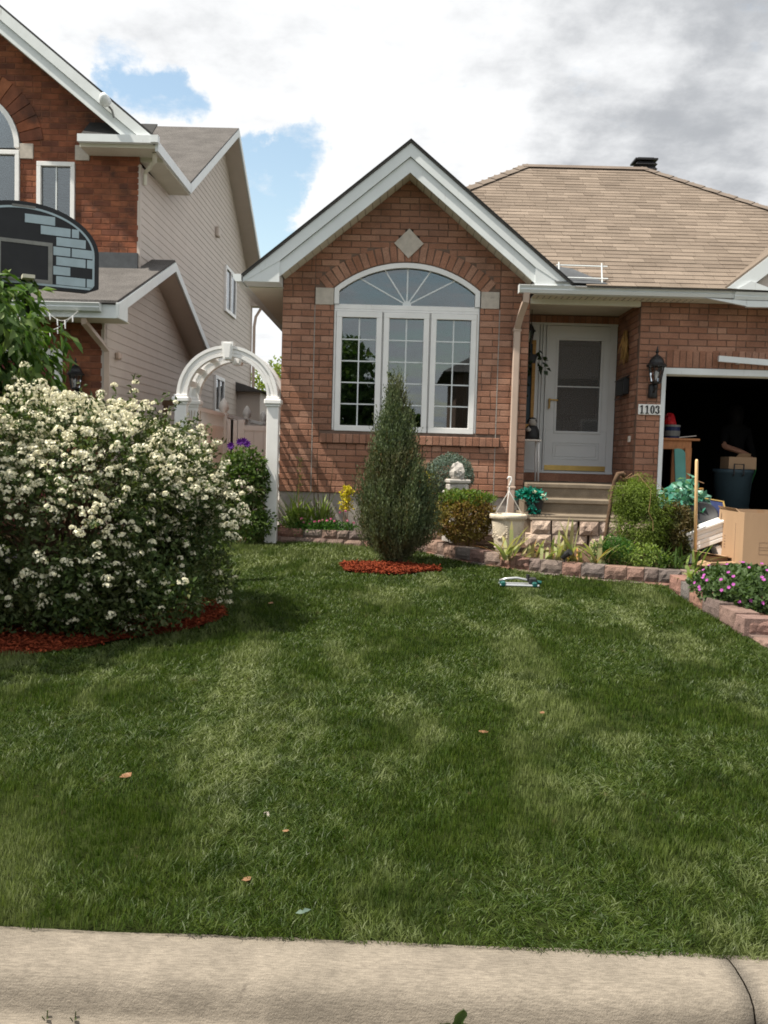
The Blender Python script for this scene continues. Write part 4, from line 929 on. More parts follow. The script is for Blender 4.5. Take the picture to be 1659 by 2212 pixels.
# flood light on the rake, lantern, icicle lights
fl = thing('flood_light', (-3.95, 12.80, 5.95), 'white floodlight on the sloping roof edge of the two-storey house', 'light')
mb = MB(); mb.lathe([(.0, -.03), (.06, -.025), (.08, .0), (.07, .07), (.04, .13), (.0, .14)], (-4.02, 12.72, 6.10), 14, 0, Matrix.Rotation(PI/2-.5, 3, 'X')); build(mb, 'lamp_head', 'white', fl, smooth=True)
mb = MB(); mb.tube([(-3.93, 12.80, 5.93), (-3.95, 12.78, 6.02), (-4.0, 12.76, 6.08)], .015, 6); build(mb, 'arm', 'greylab', fl)
def lantern(name, c, label, s=1., mat='black'):
    """six-sided wall lantern; c: wall point under the body, body stands off towards -y"""
    t = thing(name, c, label, 'wall lantern'); x, y, z = c; yo = y-.13*s
    mb = MB(); mb.lathe([(.0, 0), (.055*s, 0), (.06*s, .03*s), (.06*s, .15*s), (.05*s, .18*s), (0, .19*s)], (x, y-.0, z-.09*s), 12, 0); build(mb, 'back_plate', mat, t, smooth=True)
    mb = MB(); mb.tube([(x, y-.02, z+.0*s), (x, y-.07*s, z-.01*s), (x, yo, z+.03*s), (x, yo, z+.09*s)], .018*s, 8); build(mb, 'arm', mat, t, smooth=True)
    mb = MB(); mb.lathe([(.0, .08*s), (.05*s, .085*s), (.068*s, .10*s), (.07*s, .115*s)], (x, yo, z), 6); build(mb, 'base', mat, t)
    mb = MB()
    for k in range(6):
        a = 2*PI*k/6; mb.tube([(x+.066*s*math.cos(a), yo+.066*s*math.sin(a), z+.11*s), (x+.098*s*math.cos(a), yo+.098*s*math.sin(a), z+.31*s)], .0065*s, 5)
    build(mb, 'cage', mat, t)
    mb = MB(); mb.lathe([(.062*s, .112*s), (.093*s, .308*s)], (x, yo, z), 6); build(mb, 'pane', 'lampglass', t)
    mb = MB(); mb.lathe([(.0, .13*s), (.014*s, .13*s), (.016*s, .16*s), (.032*s, .20*s), (.03*s, .23*s), (.0, .25*s)], (x, yo, z), 10); build(mb, 'bulb', 'bulb', t, smooth=True)
    mb = MB(); mb.lathe([(.0, .30*s), (.125*s, .30*s), (.128*s, .315*s), (.10*s, .345*s), (.085*s, .385*s), (.055*s, .425*s), (.022*s, .445*s), (.012*s, .465*s), (.024*s, .485*s), (.012*s, .505*s), (.006*s, .55*s), (.0, .56*s)], (x, yo, z), 12); build(mb, 'hood', mat, t)
    return t
lantern('wall_lantern', (-4.00, GYF, 2.12), 'black lantern on orange brick beside the maroon garage door', .85)
il = thing('icicle_lights', (-4.2, 11.06, 3.1), 'string of icicle lights sagging under the gutter of the neighbouring garage', 'string lights')
mb = MB(); pts = []
wire = lambda s: (-4.55+.75*s, 11.06, 3.09-.24*math.sin(PI*s)*(1 if s > .0 else 0))
mb.tube([wire(k/20) for k in range(21)], .004, 4); mb.tube([(-4.55+.75*k/20, 11.055, 3.09-.12*abs(math.sin(2*PI*k/20))) for k in range(21)], .004, 4); build(mb, 'wire', 'vinyl', il)
for k in range(16):
    s_ = (k % 8+.7)/8.4; p = wire(s_) if k < 8 else (-4.55+.75*s_, 11.055, 3.09-.12*abs(math.sin(2*PI*s_)))
    mb = MB(); mb.tube([p, (p[0]+.004, p[1], p[2]-.07)], [.009, .006], 5); build(mb, 'light_bulb', 'bulb', il)
# ------------------------------------------------------------------ porch steps, fittings on the low house
ST = thing('porch_steps', (2.35, 11.6, .45), 'worn concrete steps leading up to the white front door', 'steps')
for x0, x1, y0, y1, z0, z1 in ((1.665, 3.065, 11.74, 13.16, 1.03, 1.192), (1.60, 3.0, 11.42, 12.3, .86, 1.012), (1.56, 3.1, 11.08, 12.0, .70, .832)):
    mb = MB(); mb.bx(x0, x1, y0+.02, y1, .40 if z0 < .72 else z0-.03, z1-.055); mb.bx(x0, x1, y0, y1, z1-.055, z1, 0, .008); build(mb, 'step', 'stepc', ST)
SB = thing('stone_block_wall', (2.2, 11.0, .45), 'dry stack of split stone blocks in front of the porch steps', 'stone wall')
r = random.Random(3); x = 1.56
for row in range(2):
    x = 1.56+row*.07
    while x < 3.0:
        w = r.choice((.22, .30, .26, .12)); h = .15; mb = MB(); z = .46+row*.158
        rough_block(mb, (x+w/2, 10.92+r.uniform(-.04, .03), z), w-.006, h+.004, .2, r.uniform(-.1, .1), .020, r); build(mb, 'block', 'rough', SB); x += w+r.choice((.0, .004, .01, .02))
mb = MB(); mb.bx(1.62, 2.45, 10.94, 11.1, .775, .80, 0, .004); build(mb, 'capping', 'stepc', SB); mb = MB(); mb.bx(2.455, 3.05, 10.95, 11.1, .775, .80, 0, .004); build(mb, 'capping', 'stepc', SB)
dp = thing('downspout', (1.50, 11.95, .6), 'beige downspout from the gutter end down the brick pier by the porch', 'downspout')
mb = MB(); mb.tube([(1.555, 11.63, 3.54), (1.555, 11.64, 3.44), (1.52, 11.80, 3.30), (1.50, 11.94, 3.15)], .054, 4); build(mb, 'elbow', 'beigepipe', dp)
mb = MB(); mb.box((1.498, 11.945, 2.13), (.086, .064, 2.06), 0, None, .01); build(mb, 'pipe', 'beigepipe', dp)
mb = MB(); mb.box((1.496, 11.945, .86), (.092, .07, .5), 0, None, .01); build(mb, 'lower_pipe', 'beigepipe', dp)
mb = MB()
for z in (3.12, 1.12): mb.box((1.498, 11.945, z), (.105, .078, .03), 0, None, .006)
build(mb, 'strap', 'beigepipe', dp)
rf = thing('roof_rack', (2.2, 11.6, 3.65), 'thin white tube frame standing on the roof edge behind the gutter', 'metal frame')
mb = MB()
for x in (1.95, 2.478): mb.tube([(x, 11.60, 3.66), (x, 11.68, 3.93)], .009, 6)
build(mb, 'upright', 'white', rf)
for y, z in ((11.68, 3.895), (11.62, 3.735)):
    mb = MB(); mb.tube([(1.92, y, z), (2.55, y, z-.004)], .009, 6); build(mb, 'cross_bar', 'white', rf)
ws = thing('white_strip', (4.35, 11.86, 2.8), 'loose strip of white trim held across the brick over the garage opening', 'trim strip')
mb = MB(); mb.prism([(4.05, 11.88, 2.862), (5.3, 11.88, 2.795), (5.3, 11.88, 2.722), (4.05, 11.88, 2.79)], (0, .05, 0)); build(mb, 'strip', 'white', ws)
mb = MB()
for x in (4.3, 5.0): mb.bx(x, x+.03, 11.92, 12.01, 2.77, 2.79)
build(mb, 'bracket', 'white', ws)
# house number: white plate with slab-serif figures
nb = thing('number_plate', (3.24, 11.985, 2.17), 'white house number plate reading 1103 on the brick by the garage', 'house number')
mb = MB(); mb.bx(3.085, 3.372, 11.965, 11.995, 2.10, 2.232, 0, .003); build(mb, 'plate', 'plaque', nb)
def fig(ch, x, z, w, h, y):
    mb = MB(); B = lambda a, b, c, d: mb.bx(x+a*w, x+b*w, y, y+.006, z+c*h, z+d*h)
    if ch == '1':
        B(.36, .66, .08, .98); B(.12, .90, 0, .09); mb.prism([(x+.36*w, y, z+.98*h), (x+.08*w, y, z+.82*h), (x+.08*w, y, z+.72*h), (x+.37*w, y, z+.80*h)], (0, .006, 0))
    else:
        def ringseg(cx, cz, rx, rz, t0, t1, thick):
            n = 18
            for k in range(n):
                a, b = t0+(t1-t0)*k/n, t0+(t1-t0)*(k+1)/n
                def P(t, o): wd = thick[0]*abs(math.cos(t))+thick[1]*abs(math.sin(t)); return (x+(cx+(rx-(wd if o else 0))*math.cos(t))*w, y, z+(cz+(rz-(wd*.6 if o else 0))*math.sin(t))*h)
                mb.prism([P(a, 0), P(b, 0), P(b, 1), P(a, 1)], (0, .006, 0))
        if ch == '0': ringseg(.5, .5, .47, .5, 0, 2*PI, (.30, .10))
        else:
            ringseg(.45, .74, .42, .26, -PI/2, PI*.92, (.28, .12)); ringseg(.45, .27, .47, .27, -PI*.92, PI/2, (.30, .13))
            mb.lathe([(0, 0), (.16*w, 0), (.16*w, .006), (0, .006)], (x+.14*w, y+.006, z+.76*h), 10, 0, Matrix.Rotation(PI/2, 3, 'X')); mb.lathe([(0, 0), (.16*w, 0), (.16*w, .006), (0, .006)], (x+.12*w, y+.006, z+.20*h), 10, 0, Matrix.Rotation(PI/2, 3, 'X'))
    build(mb, 'numeral', 'black', nb)
for k, ch in enumerate('1103'): fig(ch, 3.098+k*.067, 2.112, .060, .108, 11.957)
lantern('wall_lantern', (3.262, HY-.005, 2.40), 'black coach lantern on the brick above the 1103 house number', 1.0)
lt = lantern('wall_lantern', (1.80, 13.19, 3.02), 'shadowed black lantern hanging in the left corner of the porch', .8)
mbx = thing('mailbox', (3.0, 12.62, 2.4), 'dark metal mailbox on the side wall of the porch', 'mailbox')
mb = MB(); mb.bx(2.985, 3.066, 12.42, 12.84, 2.385, 2.60, 0, .008); build(mb, 'body', 'black', mbx)
mb = MB(); mb.prism([(2.97, 12.41, 2.57), (2.97, 12.85, 2.57), (3.066, 12.85, 2.63), (3.066, 12.41, 2.63)], (0, 0, .012)); build(mb, 'lid', 'black', mbx)
mb = MB(); mb.tube([(2.99, 12.5, 2.38), (2.96, 12.5, 2.33), (2.96, 12.76, 2.33), (2.99, 12.76, 2.38)], .005, 5); build(mb, 'paper_hook', 'black', mbx)
cw = thing('dried_sheaf', (3.03, 12.59, 3.0), 'dried straw sheaf hanging over the mailbox on the porch wall', 'straw hanging')
n = 90; P = np.stack([3.03+rng.normal(0, .012, n), 12.59+rng.normal(0, .03, n), 3.22+rng.random(n)*.04], 1); D = np.stack([rng.normal(0, .04, n), rng.normal(0, .12, n), -np.ones(n)], 1)
leaves('straw', P, D, rdir(n), .30+.2*rng.random(n), .018, 'straw', cw)
mb = MB(); mb.tube([(3.02, 12.55, 3.12), (3.0, 12.59, 3.125), (3.02, 12.63, 3.12)], .02, 6); build(mb, 'tie', 'straw', cw)
db = thing('door_bell', (3.04, 12.25, 1.78), 'small beige bell box low on the porch side wall', 'doorbell')
mb = MB(); mb.bx(3.045, 3.07, 12.22, 12.30, 1.75, 1.83, 0, .006); build(mb, 'box', 'cream', db); mb = MB(); mb.bx(3.038, 3.046, 12.245, 12.275, 1.775, 1.805, 0, .003); build(mb, 'button', 'soffit', db)
# porch table, dark figurine, ivy
tb = thing('porch_table', (1.80, 12.75, 1.192), 'small white side table in the left corner of the porch', 'table')
mb = MB(); mb.bx(1.60, 1.965, 12.58, 12.92, 1.735, 1.758, 0, .004); build(mb, 'table_top', 'cream', tb)
for x, y in ((1.93, 12.62), (1.93, 12.88), (1.64, 12.62), (1.64, 12.88)): mb = MB(); mb.tube([(x, y, 1.735), (x+(.01 if x > 1.8 else -.01), y, 1.192)], .013, 8); build(mb, 'leg', 'vinyl', tb, smooth=True)
fg = thing('figurine', (1.83, 12.75, 1.758), 'dark figurine with a pale face sitting on the white porch table', 'figurine')
mb = MB(); mb.lathe([(0, 0), (.10, .0), (.105, .05), (.095, .13), (.07, .18), (.03, .20), (0, .205)], (1.85, 12.75, 1.758), 14); build(mb, 'body', 'blackm', fg, smooth=True)
mb = MB(); mb.lathe([(0, 0), (.045, .01), (.06, .05), (.05, .09), (0, .11)], (1.85, 12.73, 1.94), 12); build(mb, 'head', 'statue', fg, smooth=True)
mb = MB(); mb.lathe([(0.068, .0), (.066, .03), (.045, .065), (0, .08)], (1.85, 12.745, 1.985), 12); build(mb, 'hat', 'blackm', fg, smooth=True)
mb = MB(); mb.lathe([(0, 0), (.03, .01), (.035, .04), (0, .07)], (1.79, 12.65, 1.86), 10); build(mb, 'paw', 'statue', fg, smooth=True)
iv = thing('hanging_ivy', (1.86, 12.8, 2.9), 'dark trailing ivy hanging beside the front door', 'ivy')
mb = MB(); mb.lathe([(0, 0), (.07, 0), (.10, .11), (.0, .11)], (1.80, 12.80, 2.80), 14); build(mb, 'basket', 'blackm', iv)
mb = MB(); mb.tube([(1.80, 12.8, 2.9), (1.80, 12.8, 3.52)], .005, 5); build(mb, 'cord', 'black', iv)
P = []; D = []
for k in range(16):
    a = rng.random()*2*PI; q = np.array([1.80+.09*math.cos(a), 12.8+.09*math.sin(a), 2.92]); ln = .15+.55*rng.random()
    for j in range(int(ln*34)):
        t_ = j/ (ln*34); P.append(q+np.array([.09*math.cos(a)*min(1, t_*3), .09*math.sin(a)*min(1, t_*3), .06*math.sin(min(1, t_*4)*PI)-ln*t_])+rng.normal(0, .02, 3)); D.append([math.cos(a)*.7+rng.normal(0, .4), math.sin(a)*.7+rng.normal(0, .4), -.5])
leaves('foliage', P, D, rdir(len(P)), .085, .07, 'lf_ivy', iv)
# ------------------------------------------------------------------ garden walls and beds
def block_wall(parent, path, zoff, h, lens, seed, D=.17, mat='block', gap=.006):
    r = random.Random(seed); P = [Vector((x, y)) for x, y in path]; seg = [(P[i+1]-P[i]).length for i in range(len(P)-1)]; tot = sum(seg)
    def at(s):
        for i, l in enumerate(seg):
            if s <= l or i == len(seg)-1: return P[i].lerp(P[i+1], min(1.05, s/l))
            s -= l
    s = 0
    while s < tot-.05:
        L = min(r.choice(lens), tot-s); a, b = at(s), at(s+L); d = b-a; m = (a+b)/2
        mb = MB(); rough_block(mb, (m.x, m.y, lz(m.y)+zoff+r.uniform(-.004, .004)), d.length-gap, h, D, math.atan2(d.y, d.x), .010, r); build(mb, 'block', mat, parent); s += L
lw = [(-1.56, 11.93), (-1.555, 11.70), (-1.46, 11.57), (-1.2, 11.51), (-.8, 11.46), (-.4, 11.43), (-.05, 11.36), (.2, 11.22), (.40, 11.02)]
gw = thing('garden_wall', (-.6, 11.5, .37), 'low two-course paver wall round the flower bed between arbor and juniper', 'garden wall')
block_wall(gw, lw, -.04, .105, (.17, .22, .25), 4); block_wall(gw, [(x+.01, y+.02) for x, y in lw], .067, .105, (.19, .24, .15), 5)
fw = [(.40, 11.02), (.58, 10.70), (.79, 10.40), (1.17, 10.05), (1.6, 9.68), (2.13, 9.43), (2.66, 9.29), (3.16, 9.20)]
fw_ = thing('garden_wall', (1.6, 9.6, .29), 'curved single-course wall of pink and grey blocks along the lawn', 'garden wall')
block_wall(fw_, [(x-.02, y-.02) for x, y in fw], -.06, .075, (.2, .26), 6, .2); block_wall(fw_, fw, .018, .128, (.24, .14, .22, .17, .2), 7)
rw_ = thing('garden_wall', (2.8, 8, .22), 'grey block edging of the raised bed with pink flowers beside the lawn', 'garden wall')
block_wall(rw_, [(2.72, 9.12), (2.69, 8.4), (2.69, 7.06)], -.03, .17, (.42, .36, .30), 8, .20); block_wall(rw_, [(2.70, 7.07), (2.98, 7.05), (3.7, 7.0)], -.0, .14, (.27, .24), 9, .20)
block_wall(rw_, [(2.735, 7.04), (2.76, 5.6)], -.06, .085, (.3, .24), 10, .24); block_wall(rw_, [(2.73, 6.98), (3.7, 6.94)], -.06, .085, (.3, .24), 10, .12)
# soil
def bed(name, outer, zf, mat='soil', lift=.0, ns=26):
    P = [Vector((x, y)) for x, y in outer]; c = sum(P, Vector((0, 0)))/len(P); rings = 9; vs = []; fs = []; n = len(P)
    for k in range(rings+1):
        for p in P:
            q = c.lerp(p, k/rings); h = (vnoise(np.array([[q.x*9, q.y*9, .3]]), 2)[0]-.5)*.03; vs.append((q.x, q.y, zf(q.x, q.y)+h+lift*(1-(k/rings)**2)))
    for k in range(rings):
        for i in range(n): fs.append((k*n+i, k*n+(i+1) % n, (k+1)*n+(i+1) % n, (k+1)*n+i))
    mb = MB(); mb.add(vs, fs); return setp(build(mb, name, mat, smooth=True), kind='structure')
bed('flower_bed', [(x+.02, y+.10) for x, y in lw]+[(.5, 12.1), (-.5, 12.1), (-1.5, 12.1)], lambda x, y: lz(y)+.115)
bed('flower_bed', [(x+.04, y+.10) for x, y in fw]+[(3.28, 9.6), (3.28, 10.6), (3.2, 12.1), (2.2, 12.1), (1.2, 12.1), (.5, 12.1)], lambda x, y: lz(y)+.115)
bed('flower_bed', [(2.86, 9.1), (2.83, 8.4), (2.83, 7.2), (3.3, 7.15), (3.8, 7.15), (3.8, 8.2), (3.7, 9.2), (3.2, 9.2)], lambda x, y: lz(y)+.11)
# ---- red mulch, chips on a dark floor
def mulch(name, c, rx_, ry_, n, seed, lab):
    r = np.random.default_rng(seed); a = r.random(n)*2*PI; rr = np.sqrt(r.random(n)); wob = 1+.10*np.sin(3*a+seed)+.07*np.sin(5*a+1.3)
    x = c[0]+rx_*rr*wob*np.cos(a); y = c[1]+ry_*rr*wob*np.sin(a)
    P = np.stack([x, y, lzn(y)+.012+.03*r.random(n)+.02*(1-rr)], 1); D = nrm(np.stack([r.normal(size=n), r.normal(size=n), r.normal(size=n)*.25], 1)); N = nrm(r.normal(size=(n, 3))*.4+np.array([0, 0, 1]))
    V, T = leaf_arrays(P, D, N, .02+.032*r.random(n), .008+.010*r.random(n), .15, .05)
    o = build_np(V, T, name, 'mulch'); setp(o, kind='stuff')
    ts = np.linspace(0, 2*PI, 60, endpoint=False); wb = 1+.10*np.sin(3*ts+seed)+.07*np.sin(5*ts+1.3)
    bed(name+'_bed', [(c[0]+rx_*q*math.cos(t), c[1]+ry_*q*math.sin(t)) for t, q in zip(ts, wb)], lambda x, y: lz(y)+.012, 'mulchbed', .02)
mulch('mulch', (-.065, 9.70), .50, .31, 9000, 1, '')
mulch('mulch', (-2.72, 7.25), 1.22, 1.45, 30000, 2, '')

# ------------------------------------------------------------------ shrubs and trees
# flowering spirea
BC = np.array((-2.56, 7.22, .84)); BR = np.array((1.24, 1.22, 1.00))
bush = thing('flowering_bush', (-2.52, 7.38, lz(7.38)), 'big round bush covered in white blossom clusters over red mulch', 'bush')
mb = MB()
for k in range(70):
    a = random.random()*2*PI; e = random.uniform(.1, 1.4); d = Vector((math.cos(a)*math.cos(e), math.sin(a)*math.cos(e), math.sin(e))); p0 = Vector((BC[0]+random.uniform(-.25, .25), BC[1]+random.uniform(-.25, .25), lz(7.4)-.03))
    p3 = Vector(BC)+Vector((d.x*BR[0], d.y*BR[1], d.z*BR[2]))*random.uniform(.7, .95); p1 = p0+Vector((d.x*.25, d.y*.25, .5)); mb.tube([p0, p1, p0.lerp(p3, .6)+Vector((0, 0, .22)), p3], [.014, .010, .007, .003], 4)
build(mb, 'stem', 'darkwood', bush)
def shell_points(n, C, Rd, seed, lo=.55, lump=.22, zmin=.2):
    d = rdir(int(n*1.9)); rr = lo+(1-lo)*rng.random(len(d))**.5; q = 1-lump+2*lump*fbm(d*2.6+seed, 3, seed); P = C+d*Rd*(rr*q)[:, None]
    k = P[:, 2] > zmin; return P[k][:n], d[k][:n], (rr)[k][:n]
P, d, rr = shell_points(44000, BC, BR, 3, .45, .30, .20)
kp = fbm(P*4.2, 3, 8) > .43; P, d = P[kp], d[kp]; m = len(P)
leaves('foliage', P, d*.5+rdir(m)*.9+np.array([0, 0, .1]), d+rdir(m)*.6+np.array([0, 0, .5]), .034+.026*rng.random(m), .017+.012*rng.random(m), 'lf_bush', bush)
Pq = np.array((-2.35, 6.55, .46))+rdir(9000)*np.array((1.05, .42, .36))*(.5+.5*rng.random((9000, 1))**.6); Pq = Pq[(Pq[:, 2] > .14) & (fbm(Pq*4.2, 3, 8) > .42)]; m = len(Pq)
leaves('foliage', Pq, rdir(m)+np.array([0, -.3, .1]), rdir(m)+np.array([0, -.5, .6]), .034+.026*rng.random(m), .017+.012*rng.random(m), 'lf_bush', bush)
Ps = np.array((-1.62, 6.95, .98))+rdir(6500)*np.array((.50, .46, .50))*(.25+.75*rng.random((6500, 1))**.7); Ps = Ps[fbm(Ps*5.0, 3, 18) > .47]; m = len(Ps)
leaves('foliage', Ps, rdir(m)+np.array([.4, 0, .3]), rdir(m)+np.array([0, -.5, .6]), .032+.024*rng.random(m), .016+.010*rng.random(m), 'lf_bush', bush)
# arching shoots that leave the outline
SP, SD = [], []; tips = []
for k in range(230):
    a = rng.random()*2*PI if k > 80 else rng.normal(-.25, .5); e = .15+1.1*rng.random() if k > 80 else .1+.65*rng.random(); dd = np.array([math.cos(a)*math.cos(e), math.sin(a)*math.cos(e), math.sin(e)])
    p = BC+dd*BR*(.78+.12*rng.random()); v = nrm(dd*.8+np.array([0, 0, .5])+rng.normal(0, .2, 3)); ln = .18+.30*rng.random()
    for j in range(int(ln*60)):
        p = p+v*.0167; v = nrm(v+np.array([0, 0, -.028])); SP.append(p+rng.normal(0, .012, 3)); SD.append(v+rng.normal(0, .8, 3)); 
        if j % 5 == 4 and rng.random() < .55: tips.append(p+rng.normal(0, .02, 3))
SP = np.array(SP); leaves('shoot', SP, np.array(SD), rdir(len(SP))+np.array([0, 0, .6]), .036+.02*rng.random(len(SP)), .016+.01*rng.random(len(SP)), 'lf_bush', bush)
# blossom clusters: more of them on the sunny upper side
P, d, rr = shell_points(6500, BC, BR*1.03, 3, .86, .30, .25)
w = .15+.85*np.clip((d[:, 2]+.30)/.85, 0, 1)**1.4; w *= np.where(fbm(P*3.3+4, 3, 17) > .47, 1.15, .12)
P = P[rng.random(len(P)) < w*.62]; P = np.concatenate([P, np.array(tips), Pq[Pq[:, 1] < 6.45][:46]+np.array([0, -.03, .02]), Ps[(Ps[:, 2] > .8) & (fbm(Ps*6, 2, 5) > .5)][:220]+np.array([.02, -.03, .03])]); 
def clusters(name, C, per, rad, pl, mat, parent, seed=1):
    n = len(C); rad = np.broadcast_to(rad, (n,)); dd = rdir(n*per).reshape(n, per, 3); dd[:, :, 2] = np.abs(dd[:, :, 2])*1.0-.25
    Q = (C[:, None, :]+dd*rad[:, None, None]*np.array([1, 1, .95])).reshape(-1, 3); N = nrm(dd.reshape(-1, 3)+rdir(n*per)*.35); D = nrm(np.cross(N, rdir(n*per)))
    return leaves(name, Q-D*pl*.5, D, N, pl*(.8+.4*rng.random(n*per)), pl*(.8+.3*rng.random(n*per)), mat, parent, fold=.08, droop=.05)
clusters('blossom', P, 18, .020+.034*rng.random(len(P))**2, .023, 'fl_white', bush)

# juniper
JB = np.array((.07, 10.08, lz(10.08))); jz = np.array([.0, .12, .26, .52, .87, 1.18, 1.44, 1.62, 1.80]); jr = np.array([.12, .26, .375, .375, .26, .175, .105, .055, .012])
jun = thing('juniper', tuple(JB), 'tall narrow juniper standing in a ring of red mulch before the window', 'juniper')
mb = MB(); mb.tube([JB-np.array([0, 0, .03]), JB+np.array([0, 0, .5]), JB+np.array([-.02, 0, 1.4])], [.04, .03, .012], 8); build(mb, 'trunk', 'darkwood', jun)
def sprays(n, zr, rin, rout, per, L, Wd, mat, name, lift=.22, seg=.022):
    z = np.array([zr[0]+(zr[1]-zr[0])*rng.random() for _ in range(n*3)]); r0 = np.interp(z, jz, jr); k = rng.random(n*3) < r0/.43+.12; z = z[k][:n]; r0 = r0[k][:n]; m = len(z); a = rng.random(m)*2*PI
    lob = 1+.17*np.sin(3*a+z*3)+.13*np.sin(7*a-z*6)+.10*np.sin(11*z+2*a); out = np.stack([np.cos(a), np.sin(a), np.zeros(m)], 1); sk = np.stack([-.04-.03*z, np.zeros(m), np.zeros(m)], 1)
    q = rin+(rout-rin)*rng.random(m); P0 = JB+np.stack([np.zeros(m), np.zeros(m), z], 1)+out*(r0*lob*q)[:, None]+sk
    v = nrm(out*((.34+.3*rng.random(m))*(.3+.7*r0/.38))[:, None]+np.array([0, 0, 1.])*(.9+lift)+rdir(m)*.28); PP, DD = [], []
    ln = .6+.8*rng.random(m)
    for j in range(per):
        t = j*seg*ln; v = nrm(v+np.array([0, 0, .03])); PP.append(P0+v*t[:, None]+rng.normal(0, .006, (m, 3))); DD.append(nrm(v+rdir(m)*.45))
    PP = np.concatenate(PP); DD = np.concatenate(DD); return leaves(name, PP, DD, rdir(len(PP)), L*(.7+.6*rng.random(len(PP))), Wd*(.7+.6*rng.random(len(PP))), mat, jun, droop=0)
sprays(5200, (.04, 1.74), .30, 1.0, 13, .034, .012, 'lf_jun', 'foliage'); sprays(2600, (.02, 1.6), .05, .75, 8, .05, .022, 'lf_jun', 'inner_foliage')
sprays(260, (.25, 1.35), .95, 1.22, 9, .034, .012, 'lf_jun', 'stray_spray'); sprays(200, (1.2, 1.84), .1, .9, 12, .036, .009, 'lf_jun', 'foliage')
sprays(110, (.4, 1.25), .8, 1.04, 10, .030, .009, 'lf_jund', 'brown_spray')

# leaning garden tree at the left edge
tr = thing('garden_tree', (-4.0, 7.9, lz(7.9)), 'leafy green tree at the left edge in front of the basketball board', 'tree')
mb = MB(); mb.tube([(-4.0, 7.9, lz(7.9)-.05), (-3.98, 7.92, 1.0), (-3.9, 7.9, 1.7), (-3.85, 7.88, 2.4)], [.05, .04, .032, .015], 8); build(mb, 'trunk', 'darkwood', tr)
mb = MB()
for k in range(26):
    a = random.random()*2*PI; e = Vector((-3.9+1.0*math.cos(a)*random.uniform(.5, 1), 7.9+.9*math.sin(a)*random.uniform(.5, 1), random.uniform(1.7, 2.8))); s0 = Vector((-3.9, 7.9, random.uniform(1.3, 2.3))); mb.tube([s0, s0.lerp(e, .55)+Vector((0, 0, .18)), e], [.014, .009, .003], 4)
build(mb, 'branch', 'darkwood', tr)
crown('crown', (-3.93, 7.9, 2.24), (1.08, 1.0, .94), 5600, .135, .060, 'lf_tree', tr, seed=4, shell=.25, lump=.35, up=-.5, hang=.5, gap=.44)
crown('crown', (-4.05, 7.85, 1.72), (.80, .8, .55), 1800, .125, .055, 'lf_tree', tr, seed=6, shell=.2, lump=.4, up=-.5, hang=.5, gap=.46)

nt_ = thing('shade_tree', (-4.35, 5.7, lz(5.7)), 'street tree beyond the left edge whose crown shades the red mulch', 'tree')
mb = MB(); mb.tube([(-4.35, 5.7, lz(5.7)-.05), (-4.3, 5.7, 1.2), (-4.32, 5.72, 2.4)], [.07, .055, .03], 8); build(mb, 'trunk', 'darkwood', nt_)
crown('crown', (-4.35, 5.75, 2.55), (1.25, 1.05, 1.05), 5200, .12, .06, 'lf_tree', nt_, seed=14, shell=.2, lump=.3, up=-.2, gap=.34)

# basketball board
bb = thing('basketball_hoop', (-3.32, 8.9, lz(8.9)), 'fan-shaped basketball board printed with grey bricks above the left tree', 'basketball hoop')
BA = math.radians(27); BK = .87; BO = Vector((-3.29, 8.2, 2.87)); bu = Vector((math.cos(BA), math.sin(BA), 0)); bn = Vector((math.sin(BA), -math.cos(BA), 0)); bz = Vector((0, 0, 1))
def BP(u, v, w=0): return BO+bu*u*BK+bz*v*.92+bn*w
def umax(v, ins=0):
    hw, hs, tp = .72-ins, .36, .80-ins
    if v < .05: return hw*(.82+.18*v/.05) if v >= 0 else 0
    return hw if v <= hs else hw*math.sqrt(max(0, 1-((v-hs)/(tp-hs))**2))
def fan(ins, v0=.0, n=20):
    pts = []; tp = .80-ins; vv = [v0, .05+ins*.6]+[.36+(tp-.36)*math.sin(PI/2*k/n) for k in range(n+1)]
    R1 = [(umax(v, ins), v) for v in vv]; return R1+[(-u, v) for u, v in R1[::-1]]
mb = MB(); mb.prism([BP(u, v, -.03) for u, v in fan(0)], bn*.05); build(mb, 'backboard', 'boardblk', bb)
f0, f1 = fan(.045, .03), fan(.065, .05); mb = MB()
n = len(f0); mb.add([BP(u, v, .024) for u, v in f0]+[BP(u, v, .024) for u, v in f1], [(i, (i+1) % n, n+(i+1) % n, n+i) for i in range(n)]); build(mb, 'border_line', 'board', bb)
rr_ = random.Random(5); rowh = .092; plates = []
for i in range(8):
    v0 = .055+i*rowh; v1 = v0+rowh-.012; U_ = min(umax(v0+.004, .06), umax(v1, .06))
    x = -.9+(i % 2)*.15
    while x < .9:
        L = .30; a, b = max(x, -U_), min(x+L-.014, U_); x += L
        if b-a < .05: continue
        for p, q in ([(a, b)] if v0 > .44 else [(a, min(b, -.272)), (max(a, .272), b)]):
            if q-p < .04: continue
            if (.50 < v0 < .66 and -.9 < (p+q)/2 < .02) or (abs((p+q)/2-.6) < .06 and .1 < v0 < .2): continue
            plates.append((p, q, v0, v1))
for p, q, v0, v1 in plates:
    mb = MB(); mb.prism([BP(p, v0, .021), BP(q, v0, .021), BP(q, v1, .021), BP(p, v1, .021)], bn*.004); build(mb, 'printed_brick', 'board', bb)
mb = MB()
for a, b, c, d in ((-.264, .264, .05, .085), (-.264, .264, .405, .44), (-.264, -.222, .085, .405), (.222, .264, .085, .405)): mb.prism([BP(a, c, .021), BP(b, c, .021), BP(b, d, .021), BP(a, d, .021)], bn*.005)
build(mb, 'target_square', 'greylab', bb)
